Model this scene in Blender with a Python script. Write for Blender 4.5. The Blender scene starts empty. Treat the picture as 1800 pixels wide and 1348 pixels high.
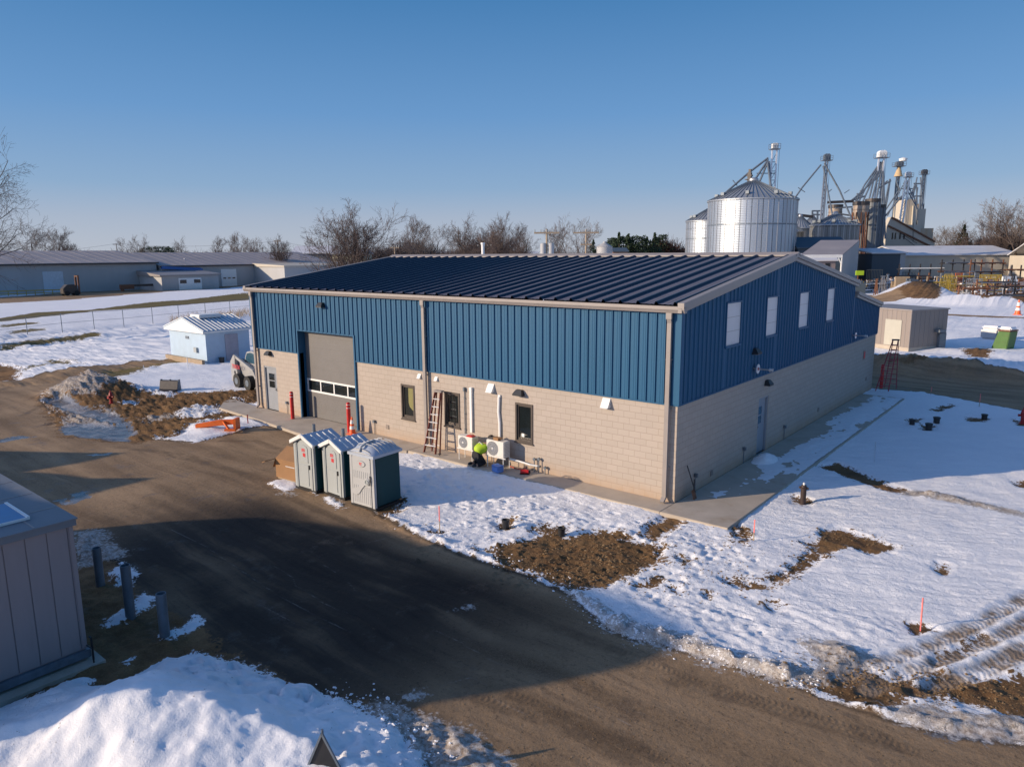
import bpy, math, random
import numpy as np
from mathutils import Vector, Matrix
R = math.radians
S = bpy.context.scene
# ---------------------------------------------------------------- camera
F, CX, CY, CZ, YAW, PITCH, ROLL = 1257.12, 9.4212, -19.257, 7.5292, -0.6873, 0.1793, -0.0071
_cy, _sy, _cp, _sp = math.cos(YAW), math.sin(YAW), math.cos(PITCH), math.sin(PITCH)
fwd = Vector((_sy*_cp, _cy*_cp, -_sp)); rt = Vector((_cy, -_sy, 0)); up = rt.cross(fwd)
_c, _s = math.cos(ROLL), math.sin(ROLL)
rgt = _c*rt + _s*up; upv = -_s*rt + _c*up
cam_d = bpy.data.cameras.new('camera'); cam = bpy.data.objects.new('camera', cam_d)
S.collection.objects.link(cam)
cam.matrix_world = Matrix(((rgt.x, upv.x, -fwd.x, CX), (rgt.y, upv.y, -fwd.y, CY), (rgt.z, upv.z, -fwd.z, CZ), (0, 0, 0, 1)))
cam_d.sensor_width = 36; cam_d.lens = F/1800*36; cam_d.clip_start = .1; cam_d.clip_end = 20000
S.camera = cam
# ---------------------------------------------------------------- sun and sky
SUN_EL, SUN_AZ = R(16), R(216)          # azimuth clockwise from +y; light travels towards +x +y
sd = Vector((math.sin(SUN_AZ)*math.cos(SUN_EL), math.cos(SUN_AZ)*math.cos(SUN_EL), math.sin(SUN_EL)))
sl = bpy.data.lights.new('sun', 'SUN'); sl.energy = 4.1; sl.angle = R(.5); sl.color = (1, .80, .58)
so = bpy.data.objects.new('sun', sl); S.collection.objects.link(so)
so.rotation_euler = (-sd).to_track_quat('-Z', 'Y').to_euler(); so.location = (-40, -60, 60)
W = bpy.data.worlds.new('World'); S.world = W; W.use_nodes = True
nt = W.node_tree; bg = nt.nodes['Background']
sky = nt.nodes.new('ShaderNodeTexSky'); sky.sky_type = 'NISHITA'; sky.sun_disc = False
sky.sun_elevation = SUN_EL; sky.sun_rotation = SUN_AZ; sky.altitude = 200
sky.air_density = 1.0; sky.dust_density = .7; sky.ozone_density = 1.6
# the measured winter sky: the physical sky blended with a clear blue gradient down to a pale lilac horizon
tcw = nt.nodes.new('ShaderNodeTexCoord'); spw = nt.nodes.new('ShaderNodeSeparateXYZ'); nt.links.new(tcw.outputs['Generated'], spw.inputs[0])
cr = nt.nodes.new('ShaderNodeValToRGB'); nt.links.new(spw.outputs[2], cr.inputs[0])
el_ = cr.color_ramp.elements; el_[0].position = 0; el_[0].color = (3.75,4.15,4.95,1); el_[1].position = 1; el_[1].color = (.12,.75,2.3,1)
for p_, c_ in ((.048,(2.95,3.58,4.78,1)), (.087,(1.95,3.12,4.84,1)), (.177,(1.06,2.45,4.75,1)), (.32,(.40,1.60,3.65,1)), (.6,(.22,1.1,2.95,1))):
    e_ = cr.color_ramp.elements.new(p_); e_.color = c_
# the sky is brighter on the sun's side
dt_ = nt.nodes.new('ShaderNodeVectorMath'); dt_.operation = 'DOT_PRODUCT'; nt.links.new(tcw.outputs['Generated'], dt_.inputs[0]); dt_.inputs[1].default_value = tuple(sd)
mr_ = nt.nodes.new('ShaderNodeMapRange'); nt.links.new(dt_.outputs['Value'], mr_.inputs[0]); mr_.inputs[1].default_value = .42; mr_.inputs[2].default_value = 1; mr_.inputs[3].default_value = 1; mr_.inputs[4].default_value = 2.4
vm_ = nt.nodes.new('ShaderNodeVectorMath'); vm_.operation = 'SCALE'; nt.links.new(cr.outputs[0], vm_.inputs[0]); nt.links.new(mr_.outputs[0], vm_.inputs['Scale'])
gl_ = nt.nodes.new('ShaderNodeVectorMath'); gl_.operation = 'MULTIPLY_ADD'; mg_ = nt.nodes.new('ShaderNodeMapRange'); nt.links.new(dt_.outputs['Value'], mg_.inputs[0]); mg_.inputs[1].default_value = .42; mg_.inputs[2].default_value = 1
nt.links.new(mg_.outputs[0], gl_.inputs[0]); gl_.inputs[1].default_value = (4.2,3.1,2.2); nt.links.new(vm_.outputs[0], gl_.inputs[2])
mxw = nt.nodes.new('ShaderNodeMix'); mxw.data_type = 'RGBA'; mxw.inputs[0].default_value = .9
nt.links.new(sky.outputs[0], mxw.inputs[6]); nt.links.new(gl_.outputs[0], mxw.inputs[7])
nt.links.new(mxw.outputs[2], bg.inputs[0]); bg.inputs[1].default_value = .10
S.view_settings.view_transform = 'Standard'; S.view_settings.look = 'None'
S.view_settings.exposure = .35; S.view_settings.gamma = 1; S.view_settings.use_curve_mapping = False

# ---------------------------------------------------------------- helpers
GZ = -.12                                # level of the ground below the concrete
def ray(px, py):
    return (rgt*((px-900)/F) + upv*(-(py-674)/F) + fwd)
def G(px, py, z=GZ):                     # surveyed point on the level z
    d = ray(px, py); t = (z-CZ)/d.z
    return Vector((CX+t*d.x, CY+t*d.y, z))
def D(px, py, dist):                     # surveyed point at a known distance along the view axis
    d = ray(px, py); return Vector((CX, CY, CZ)) + d*dist
class MB:
    def __init__(s): s.v = []; s.f = []; s.sm = False
    def add(s, vs, fs):
        n = len(s.v); s.v += [tuple(v) for v in vs]; s.f += [tuple(i+n for i in f) for f in fs]; return s
    def box(s, x0, x1, y0, y1, z0, z1):
        return s.add([(x0,y0,z0),(x1,y0,z0),(x1,y1,z0),(x0,y1,z0),(x0,y0,z1),(x1,y0,z1),(x1,y1,z1),(x0,y1,z1)],
                     [(0,3,2,1),(4,5,6,7),(0,1,5,4),(1,2,6,5),(2,3,7,6),(3,0,4,7)])
    def cbox(s, c, sx, sy, sz): return s.box(c[0]-sx/2,c[0]+sx/2,c[1]-sy/2,c[1]+sy/2,c[2]-sz/2,c[2]+sz/2)
    def bar(s, a, b, w, h=None, up=(0,0,1)):          # rectangular bar from a to b
        a = Vector(a); b = Vector(b); h = h or w; d = (b-a)
        if d.length < 1e-6: return s
        d.normalize(); u = Vector(up)
        if abs(d.dot(u)) > .95: u = Vector((1,0,0))
        r = d.cross(u).normalized(); u = r.cross(d)
        vs = []
        for p in (a, b):
            for sx, sy in ((-1,-1),(1,-1),(1,1),(-1,1)): vs.append(p + r*(sx*w/2) + u*(sy*h/2))
        return s.add(vs, [(0,3,2,1),(4,5,6,7),(0,1,5,4),(1,2,6,5),(2,3,7,6),(3,0,4,7)])
    def tube(s, a, b, r0, r1=None, n=8, cap=True):
        a = Vector(a); b = Vector(b); r1 = r0 if r1 is None else r1
        d = b-a
        if d.length < 1e-6: return s
        d.normalize(); u = Vector((0,0,1)) if abs(d.z) < .9 else Vector((1,0,0))
        x = d.cross(u).normalized(); y = x.cross(d)
        vs = [];
        for p, r in ((a, r0), (b, r1)):
            for i in range(n):
                t = 2*math.pi*i/n; vs.append(p + x*(math.cos(t)*r) + y*(math.sin(t)*r))
        fs = [(i, i+n, (i+1)%n+n, (i+1)%n) for i in range(n)]
        if cap: fs += [tuple(range(n)), tuple(range(2*n-1, n-1, -1))]
        return s.add(vs, fs)
    def path(s, pts, r, n=8):
        for a, b in zip(pts[:-1], pts[1:]): s.tube(a, b, r, r, n)
        return s
    def lathe(s, prof, n=16, c=(0,0,0), cap=True):     # prof: (radius, z)
        vs = [(c[0]+r*math.cos(2*math.pi*i/n), c[1]+r*math.sin(2*math.pi*i/n), c[2]+z) for r, z in prof for i in range(n)]
        fs = [(k*n+i, k*n+(i+1)%n, (k+1)*n+(i+1)%n, (k+1)*n+i) for k in range(len(prof)-1) for i in range(n)]
        if cap: fs += [tuple(range(n-1, -1, -1)), tuple((len(prof)-1)*n+i for i in range(n))]
        return s.add(vs, fs)
    def prism(s, poly, axis, a, b):                    # polygon (2 coords) extruded along an axis
        n = len(poly)
        def P(u, v, w):
            return {'x': (w, u, v), 'y': (u, w, v), 'z': (u, v, w)}[axis]
        vs = [P(u, v, a) for u, v in poly] + [P(u, v, b) for u, v in poly]
        fs = [tuple(range(n)), tuple(range(2*n-1, n-1, -1))] + [(i, i+n, (i+1)%n+n, (i+1)%n) for i in range(n)]
        return s.add(vs, fs)
    def quad(s, a, b, c, d): return s.add([a,b,c,d], [(0,1,2,3)])
    def build(s, name, mat, parent=None, smooth=False, bevel=0):
        me = bpy.data.meshes.new(name); me.from_pydata(s.v, [], s.f); me.materials.append(mat)
        import bmesh
        bm = bmesh.new(); bm.from_mesh(me); bmesh.ops.recalc_face_normals(bm, faces=bm.faces)
        if bevel: bmesh.ops.bevel(bm, geom=[e for e in bm.edges if len(e.link_faces) == 2 and e.calc_face_angle(0) > .6], offset=bevel, segments=2, affect='EDGES', clamp_overlap=True)
        bm.to_mesh(me); bm.free()
        if smooth: me.shade_smooth()
        if smooth and smooth != 'all':
            me.set_sharp_from_angle(angle=R(40))
        o = bpy.data.objects.new(name, me); S.collection.objects.link(o)
        if parent: o.parent = parent
        return o
def tag(o, label=None, cat=None, group=None, kind=None):
    if label: o['label'] = label
    if cat: o['category'] = cat
    if group: o['group'] = group
    if kind: o['kind'] = kind
    return o
def thing(name, label, cat, loc=(0,0,0), rz=0, group=None):
    o = bpy.data.objects.new(name, None); S.collection.objects.link(o)
    o.location = loc; o.rotation_euler = (0,0,rz); o.empty_display_size = .3
    return tag(o, label, cat, group)
def dup(root, loc=None, rz=None, label=None, scale=None):
    r = root.copy(); S.collection.objects.link(r)
    if loc is not None: r.location = loc
    if rz is not None: r.rotation_euler = (0,0,rz)
    if label: r['label'] = label
    if scale: r.scale = scale
    for ch in root.children:
        c = ch.copy(); S.collection.objects.link(c); c.parent = r
        for g in ch.children:
            d = g.copy(); S.collection.objects.link(d); d.parent = c
    return r

# ---------------------------------------------------------------- materials
def newmat(name):
    m = bpy.data.materials.new(name); m.use_nodes = True
    return m, m.node_tree, m.node_tree.nodes['Principled BSDF']
def N(nt, t, **kw):
    n = nt.nodes.new(t)
    for k, v in kw.items():
        if k.startswith('i_'): n.inputs[int(k[2:]) if k[2:].isdigit() else k[2:]].default_value = v
        else: setattr(n, k, v)
    return n
def mixc(nt, fac, a, b, mode='MIX'):
    n = nt.nodes.new('ShaderNodeMix'); n.data_type = 'RGBA'; n.blend_type = mode; n.clamp_factor = True
    for s, v in ((0, fac), (6, a), (7, b)):
        if hasattr(v, 'links') or isinstance(v, bpy.types.NodeSocket): nt.links.new(v, n.inputs[s])
        elif s == 0: n.inputs[0].default_value = v
        else: n.inputs[s].default_value = (*v, 1) if len(v) == 3 else v
    return n.outputs[2]
def math_(nt, op, a, b=None, clamp=False):
    n = nt.nodes.new('ShaderNodeMath'); n.operation = op; n.use_clamp = clamp
    for i, v in enumerate((a, b)):
        if v is None: continue
        if isinstance(v, (int, float)): n.inputs[i].default_value = v
        else: nt.links.new(v, n.inputs[i])
    return n.outputs[0]
def noise(nt, vec, scale, detail=4, rough=.55, dist=0):
    n = nt.nodes.new('ShaderNodeTexNoise'); n.inputs['Scale'].default_value = scale
    n.inputs['Detail'].default_value = detail; n.inputs['Roughness'].default_value = rough; n.inputs['Distortion'].default_value = dist
    nt.links.new(vec, n.inputs['Vector']); return n.outputs['Fac']
def bump(nt, bs, h, strength=.3, dist=.01):
    b = nt.nodes.new('ShaderNodeBump'); b.inputs['Strength'].default_value = strength; b.inputs['Distance'].default_value = dist
    nt.links.new(h, b.inputs['Height']); nt.links.new(b.outputs[0], bs.inputs['Normal']); return b
def mat(name, col, rough=.6, metal=0, var=.12, scale=3, bmp=0, bscale=30, spec=.5, dirt=None, dscale=1.2, streak=False, alpha=1):
    m, nt, bs = newmat(name)
    tc = nt.nodes.new('ShaderNodeTexCoord'); v = tc.outputs['Object']
    if streak:
        mp = nt.nodes.new('ShaderNodeMapping'); mp.inputs['Scale'].default_value = (1, 1, .12); nt.links.new(v, mp.inputs[0]); vv = mp.outputs[0]
    else: vv = v
    n = noise(nt, vv, scale, 5, .6)
    c0 = tuple(c*(1-var) for c in col); c1 = tuple(min(1, c*(1+var)) for c in col)
    rm = math_(nt, 'MULTIPLY_ADD', n, 2.2, True); rm.node.inputs[2].default_value = -.6
    c = mixc(nt, rm, c0, c1)
    if dirt:
        n2 = noise(nt, vv, dscale, 6, .65)
        f = math_(nt, 'MULTIPLY_ADD', n2, 4, True); f.node.inputs[2].default_value = -2.2
        c = mixc(nt, f, c, dirt)
    nt.links.new(c, bs.inputs['Base Color'])
    bs.inputs['Metallic'].default_value = metal; bs.inputs['Specular IOR Level'].default_value = spec
    rr = math_(nt, 'MULTIPLY_ADD', n, .2, True); rr.node.inputs[2].default_value = rough-.1; nt.links.new(rr, bs.inputs['Roughness'])
    if bmp:
        bump(nt, bs, noise(nt, v, bscale, 4), bmp, .01)
    return m
M = {}
M['blue'] = mat('blue_painted_siding', (.020,.098,.195), .5, 0, .05, 1.5, .04, 4, spec=.25, streak=True)
M['roof'] = mat('navy_roof_metal', (.016,.036,.066), .5, 0, .07, 1, .05, 3, spec=.3)
M['pan'] = mat('frosted_roof_pan', (.175,.160,.180), .5, 0, .10, .8, .05, 3, spec=.3)
M['taupe'] = mat('taupe_trim', (.28,.25,.235), .45, 0, .06, 2)
M['garage'] = mat('garage_door_grey', (.155,.148,.145), .5, 0, .04, 2)
M['white'] = mat('white_paint', (.78,.78,.76), .45, 0, .05, 4)
M['offwhite'] = mat('offwhite_casing', (.70,.68,.62), .45, 0, .05, 4)
M['greydoor'] = mat('grey_painted_door', (.27,.29,.32), .42, 0, .05, 2)
M['bronze'] = mat('dark_bronze', (.085,.068,.058), .4, .0, .1, 4)
M['black'] = mat('black_plastic', (.018,.018,.02), .45, 0, .2, 6)
M['blackfix'] = mat('black_fixture', (.012,.016,.022), .5, 0, .1, 6)
M['panel'] = mat('translucent_panel', (.60,.59,.60), .35, 0, .05, 3)
M['red'] = mat('red_paint', (.52,.018,.018), .35, 0, .1, 5, dirt=(.33,.02,.018), dscale=5)
M['hydrant'] = mat('hydrant_red', (.30,.012,.015), .45, 0, .15, 6)
M['orange'] = mat('orange_paint', (.68,.13,.015), .45, 0, .15, 4, dirt=(.25,.08,.03))
M['conef'] = mat('cone_orange', (.85,.13,.03), .5, 0, .06, 5)
M['galv'] = mat('galvanised_steel', (.42,.43,.45), .42, .7, .1, 6)
M['galvd'] = mat('weathered_pipe', (.15,.18,.215), .45, .3, .2, 6, dirt=(.07,.075,.08))
M['darksteel'] = mat('dark_steel', (.06,.055,.055), .5, .4, .25, 5, dirt=(.14,.06,.03))
M['rust'] = mat('rusty_steel', (.17,.075,.04), .75, 0, .3, 3, .2, 20)
M['alu'] = mat('aluminium', (.74,.74,.76), .35, .4, .06, 6)
M['fibre'] = mat('red_brown_fibreglass', (.20,.045,.025), .5, 0, .15, 5)
M['grill'] = mat('fan_grille', (.22,.22,.22), .5, 0, .05, 8)
M['brown'] = mat('brown_cardboard', (.30,.16,.07), .8, 0, .12, 2, .1, 12)
M['tgrey'] = mat('toilet_door_grey', (.37,.40,.405), .5, 0, .07, 3, streak=True, dirt=(.28,.28,.26), dscale=2)
M['tlight'] = mat('toilet_light_grey', (.44,.45,.46), .5, 0, .07, 3, streak=True, dirt=(.34,.33,.31), dscale=2)
M['tgreen'] = mat('toilet_dark_green', (.004,.050,.062), .5, 0, .15, 2, streak=True, spec=.25)
M['troof'] = mat('toilet_roof', (.42,.47,.55), .45, 0, .05, 3)
M['sticker'] = mat('red_print', (.62,.04,.05), .5, 0, .1, 6)
M['hiviz'] = mat('hi_vis_yellow', (.40,.58,.02), .7, 0, .08, 8, .3, 30)
M['cloth'] = mat('black_cloth', (.012,.012,.015), .85, 0, .3, 8, .3, 30)
M['skin'] = mat('skin', (.45,.26,.18), .6)
M['bluebox'] = mat('blue_plastic', (.10,.22,.55), .5, 0, .08, 4)
M['shedblue'] = mat('pale_blue_wall', (.40,.52,.64), .6, 0, .06, 2)
M['shedtaupe'] = mat('taupe_steel_siding', (.29,.235,.23), .5, 0, .08, 2, streak=True, dirt=(.22,.18,.175), dscale=2)
M['shedroof'] = mat('grey_metal_roof', (.16,.17,.19), .5, 0, .12, 2, dirt=(.24,.22,.20), dscale=1.5)
M['tanwall'] = mat('tan_steel_siding', (.25,.21,.185), .55, 0, .06, 2, streak=True)
M['tandoor'] = mat('cream_door', (.44,.42,.35), .5, 0, .04, 3)
M['whwall'] = mat('pale_warehouse_wall', (.40,.40,.40), .6, 0, .08, .3, streak=True)
M['whroof'] = mat('weathered_warehouse_roof', (.33,.29,.28), .6, 0, .12, .15, dirt=(.42,.38,.36), dscale=.4)
M['green'] = mat('green_equipment_paint', (.05,.14,.025), .5, 0, .2, 3, dirt=(.16,.12,.05))
M['concrete'] = mat('concrete', (.43,.37,.30), .8, 0, .12, 1.2, .25, 25, dirt=(.33,.25,.17), dscale=.8)
M['elev'] = mat('pale_elevator_cladding', (.50,.45,.37), .6, 0, .08, .2, streak=True)
M['rustw'] = mat('rust_streaked_cladding', (.42,.34,.25), .6, 0, .12, .3, streak=True, dirt=(.48,.26,.08), dscale=.25)
M['yellow'] = mat('yellow_paint', (.45,.32,.05), .5, 0, .15, 2)
M['pink'] = mat('pink_paint', (.85,.20,.18), .55, 0, .05, 6)
M['purple'] = mat('faded_purple_paint', (.30,.20,.38), .55, 0, .1, 2)
M['wood'] = mat('weathered_wood', (.33,.25,.17), .8, 0, .15, 2, streak=True)
M['bark'] = mat('bare_bark', (.085,.062,.052), .9, 0, .25, 1)
M['barkl'] = mat('greyish_bark', (.15,.125,.11), .9, 0, .2, 1)
M['twig'] = mat('reddish_twigs', (.10,.072,.062), .9, 0, .2, .6)
M['ever'] = mat('evergreen_needles', (.022,.042,.018), .85, 0, .35, .6)
M['cream'] = mat('cream_wall', (.55,.50,.33), .6)
M['carwhite'] = mat('white_machine_paint', (.34,.34,.34), .4, 0, .06, 3, dirt=(.4,.38,.34), dscale=2)
M['rubber'] = mat('rubber', (.02,.02,.02), .8, 0, .2, 6)
M['snowm'] = mat('snow_clump', (.80,.80,.82), .7, 0, .05, 5, .4, 12)
M['dirtm'] = mat('dirt_heap', (.17,.11,.055), .9, 0, .25, .8, .5, 4)
M['hose'] = mat('red_hose', (.55,.05,.02), .5)
def glass(name, col=(.012,.016,.018), rough=.06):
    m, nt, bs = newmat(name)
    tc = nt.nodes.new('ShaderNodeTexCoord'); n = noise(nt, tc.outputs['Object'], 1.6, 3)
    nt.links.new(mixc(nt, n, tuple(c*.5 for c in col), tuple(c*1.6 for c in col)), bs.inputs['Base Color'])
    bs.inputs['Roughness'].default_value = rough; bs.inputs['Specular IOR Level'].default_value = .6
    return m
M['glass'] = glass('dark_glass'); M['glassy'] = glass('amber_lit_room_glass', (.12,.12,.03), .1)
M['glassb'] = glass('blue_reflecting_glass', (.03,.08,.12), .05)
def brickmat(name, axis):
    m, nt, bs = newmat(name)
    tc = nt.nodes.new('ShaderNodeTexCoord'); sp = nt.nodes.new('ShaderNodeSeparateXYZ'); nt.links.new(tc.outputs['Object'], sp.inputs[0])
    cb = nt.nodes.new('ShaderNodeCombineXYZ'); nt.links.new(sp.outputs[axis], cb.inputs[0]); nt.links.new(sp.outputs[2], cb.inputs[1])
    br = nt.nodes.new('ShaderNodeTexBrick'); nt.links.new(cb.outputs[0], br.inputs[0])
    br.offset = .5; br.inputs['Scale'].default_value = 1; br.inputs['Brick Width'].default_value = .4066; br.inputs['Row Height'].default_value = .20333
    br.inputs['Mortar Size'].default_value = .007; br.inputs['Mortar Smooth'].default_value = .3; br.inputs['Bias'].default_value = -.05
    br.inputs['Color1'].default_value = (.40,.345,.295,1); br.inputs['Color2'].default_value = (.43,.37,.318,1); br.inputs['Mortar'].default_value = (.31,.255,.21,1)
    n = noise(nt, tc.outputs['Object'], .8, 5, .6)
    f = math_(nt, 'MULTIPLY_ADD', n, 1.6, True); f.node.inputs[2].default_value = -.5
    c = mixc(nt, f, br.outputs['Color'], (.37,.315,.27)); c.node.inputs[0].default_value = .5
    k = math_(nt, 'MULTIPLY', f, .45); nt.links.new(k, c.node.inputs[0])
    # a damp, slightly stained lowest course
    mr = nt.nodes.new('ShaderNodeMapRange'); nt.links.new(sp.outputs[2], mr.inputs[0]); mr.inputs[1].default_value = .0; mr.inputs[2].default_value = .5; mr.inputs[3].default_value = 1; mr.inputs[4].default_value = 0
    k2 = math_(nt, 'MULTIPLY', mr.outputs[0], noise(nt, tc.outputs['Object'], 2.5, 4))
    c = mixc(nt, math_(nt, 'MULTIPLY', k2, 1.3, True), c, (.40,.28,.19))
    nt.links.new(c, bs.inputs['Base Color']); bs.inputs['Roughness'].default_value = .88
    h = math_(nt, 'MULTIPLY_ADD', br.outputs['Fac'], -1.0); nt.links.new(math_(nt, 'MULTIPLY', noise(nt, tc.outputs['Object'], 45, 5, .7), .5), h.node.inputs[2])
    bump(nt, bs, h, .5, .008)
    return m
M['blockx'] = brickmat('split_face_block_front', 0); M['blocky'] = brickmat('split_face_block_side', 1)
def binmat(name, col, seams, h, horiz, met=.75):
    # corrugated galvanised bin wall: fine horizontal corrugation bump, cylinder local coords
    m, nt, bs = newmat(name)
    tc = nt.nodes.new('ShaderNodeTexCoord'); sp = nt.nodes.new('ShaderNodeSeparateXYZ'); nt.links.new(tc.outputs['Object'], sp.inputs[0])
    at = math_(nt, 'ARCTAN2', sp.outputs[1], sp.outputs[0])
    u = math_(nt, 'MULTIPLY', at, seams/(2*math.pi)); w = math_(nt, 'MULTIPLY', sp.outputs[2], 1/horiz)
    cu = math_(nt, 'FLOOR', u); cw = math_(nt, 'FLOOR', w)
    cb = nt.nodes.new('ShaderNodeCombineXYZ'); nt.links.new(cu, cb.inputs[0]); nt.links.new(cw, cb.inputs[1])
    wn = nt.nodes.new('ShaderNodeTexWhiteNoise'); nt.links.new(cb.outputs[0], wn.inputs[0])
    c = mixc(nt, wn.outputs[0], tuple(x*.86 for x in col), tuple(x*1.08 for x in col))
    fr = math_(nt, 'FRACT', u); e = math_(nt, 'LESS_THAN', math_(nt, 'ABSOLUTE', math_(nt, 'SUBTRACT', fr, .5)), .46)
    c = mixc(nt, e, tuple(x*.35 for x in col), c)
    fw = math_(nt, 'FRACT', w); e2 = math_(nt, 'GREATER_THAN', fw, .05)
    c = mixc(nt, e2, tuple(x*.7 for x in col), c)
    nt.links.new(c, bs.inputs['Base Color']); bs.inputs['Metallic'].default_value = met; bs.inputs['Roughness'].default_value = .42
    wv = math_(nt, 'SINE', math_(nt, 'MULTIPLY', sp.outputs[2], 2*math.pi/.4))
    bump(nt, bs, wv, .25, .05)
    return m
# ---------------------------------------------------------------- numpy noise
def _hash(ix, iy, seed):
    h = (ix.astype(np.int64)*374761393 + iy.astype(np.int64)*668265263 + seed*974634777) & 0xffffffff
    h = ((h ^ (h >> 13))*1274126177) & 0xffffffff
    return ((h ^ (h >> 16)) & 0xffffff)/float(0xffffff)
def vnoise(x, y, seed=0):
    ix = np.floor(x); iy = np.floor(y); fx = x-ix; fy = y-iy
    fx = fx*fx*fx*(fx*(fx*6-15)+10); fy = fy*fy*fy*(fy*(fy*6-15)+10)
    a = _hash(ix, iy, seed); b = _hash(ix+1, iy, seed); c = _hash(ix, iy+1, seed); d = _hash(ix+1, iy+1, seed)
    return (a+(b-a)*fx)*(1-fy) + (c+(d-c)*fx)*fy
def fbm(x, y, f, octv=4, gain=.5, seed=0):
    s = 0; a = 1; t = 0
    for o in range(octv):
        s = s + a*(vnoise(x*f+17*o, y*f-9*o, seed+o)-.5); t += a; a *= gain; f *= 2.03
    return s/t*2
def sdf(X, Y, poly):                       # positive inside
    P = np.array([(p[0], p[1]) for p in poly]); n = len(P)
    d = np.full(X.shape, 1e9); ins = np.zeros(X.shape, bool)
    for i in range(n):
        a = P[i]; b = P[(i+1) % n]; e = b-a
        wx = X-a[0]; wy = Y-a[1]; t = np.clip((wx*e[0]+wy*e[1])/max(e@e, 1e-9), 0, 1)
        d = np.minimum(d, (wx-t*e[0])**2 + (wy-t*e[1])**2)
        c = ((a[1] > Y) != (b[1] > Y)); 
        with np.errstate(divide='ignore', invalid='ignore'):
            xi = (b[0]-a[0])*(Y-a[1])/(b[1]-a[1] if b[1] != a[1] else 1e-9)+a[0]
        ins ^= c & (X < xi)
    return np.where(ins, 1, -1)*np.sqrt(d)
def seg(X, Y, pts):                        # distance to a polyline
    d = np.full(X.shape, 1e9)
    for a, b in zip(pts[:-1], pts[1:]):
        a = np.array(a[:2]); b = np.array(b[:2]); e = b-a
        wx = X-a[0]; wy = Y-a[1]; t = np.clip((wx*e[0]+wy*e[1])/max(e@e, 1e-9), 0, 1)
        d = np.minimum(d, (wx-t*e[0])**2 + (wy-t*e[1])**2)
    return np.sqrt(d)
# ================================================================ ground: one sheet to the horizon
def axis_pts(lo, hi, st, end_lo, end_hi, g1lo=.0105, g1hi=.0105, swl=60, swh=60):
    mid = list(np.arange(lo, hi+st/2, st))
    def grow(start, sgn, end, g1, sw):
        o = []; p = 0; s = st
        while p < end:
            s *= 1+(g1 if p < sw else .07); p += s; o.append(start+sgn*p)
        return o
    return np.array(grow(lo, -1, end_lo, g1lo, swl)[::-1] + mid + grow(hi, 1, end_hi, g1hi, swh))
gx = axis_pts(-13, 10.5, .055, 4000, 4000, .0105, .05)
gy = axis_pts(-17, 3.5, .055, 2500, 5000, .06, .0115)
X, Y = np.meshgrid(gx, gy)
def PX(*pts, z=GZ): return [tuple(G(a, b, z))[:2] for a, b in pts]
def field(polys, lim=2.5):
    out = np.full(X.shape, -lim)
    for p in polys:
        xs = [q[0] for q in p]; ys = [q[1] for q in p]
        i0, i1 = np.searchsorted(gx, [min(xs)-lim, max(xs)+lim]); j0, j1 = np.searchsorted(gy, [min(ys)-lim, max(ys)+lim])
        sl_ = (slice(j0, j1), slice(i0, i1))
        if X[sl_].size: out[sl_] = np.maximum(out[sl_], np.clip(sdf(X[sl_], Y[sl_], p), -lim, lim))
    return out
def lines(pls, lim=2.5):
    out = np.full(X.shape, lim)
    for p in pls:
        xs = [q[0] for q in p]; ys = [q[1] for q in p]
        i0, i1 = np.searchsorted(gx, [min(xs)-lim, max(xs)+lim]); j0, j1 = np.searchsorted(gy, [min(ys)-lim, max(ys)+lim])
        sl_ = (slice(j0, j1), slice(i0, i1))
        if X[sl_].size: out[sl_] = np.minimum(out[sl_], seg(X[sl_], Y[sl_], p))
    return out
road_p = [
 PX((0,672),(60,664),(140,652),(230,641),(318,629),(345,634),(262,648),(205,664),(150,668),(110,680),(84,690),(70,705),(90,722),(130,748),(200,765),(300,774),(345,776),(400,764),(470,748),(520,760),(560,772),(640,790),(600,850),(650,890),(668,908),(735,941),(800,971),(870,996),(930,1012),(1005,1046),(1040,1075),(1065,1100),(1110,1122),(1150,1128),(1210,1145),(1300,1172),(1400,1205),(1470,1232),(1560,1262),(1660,1288),(1800,1306)) +
 [tuple(G(2200,1400))[:2], (16,-30), (-30,-60), (-80,-60), tuple(G(-500,800))[:2], tuple(G(-500,690))[:2]]]
rear_p = [PX((1500,646),(1575,648),(1690,658),(1800,671),(2200,705),(2200,785),(1800,722),(1620,690),(1540,684),(1480,676))]
far_road = [PX((1400,516),(1500,517),(1590,523),(1640,528),(1560,532),(1500,530),(1400,528)),
            PX((-700,548),(0,523),(160,512),(300,506),(440,499),(560,489),(560,493),(440,504),(280,514),(120,527),(0,534),(-700,575)),
            PX((1520,549),(1600,549),(1700,554),(1850,560),(1850,563),(1700,557),(1600,552),(1520,552))]
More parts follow.
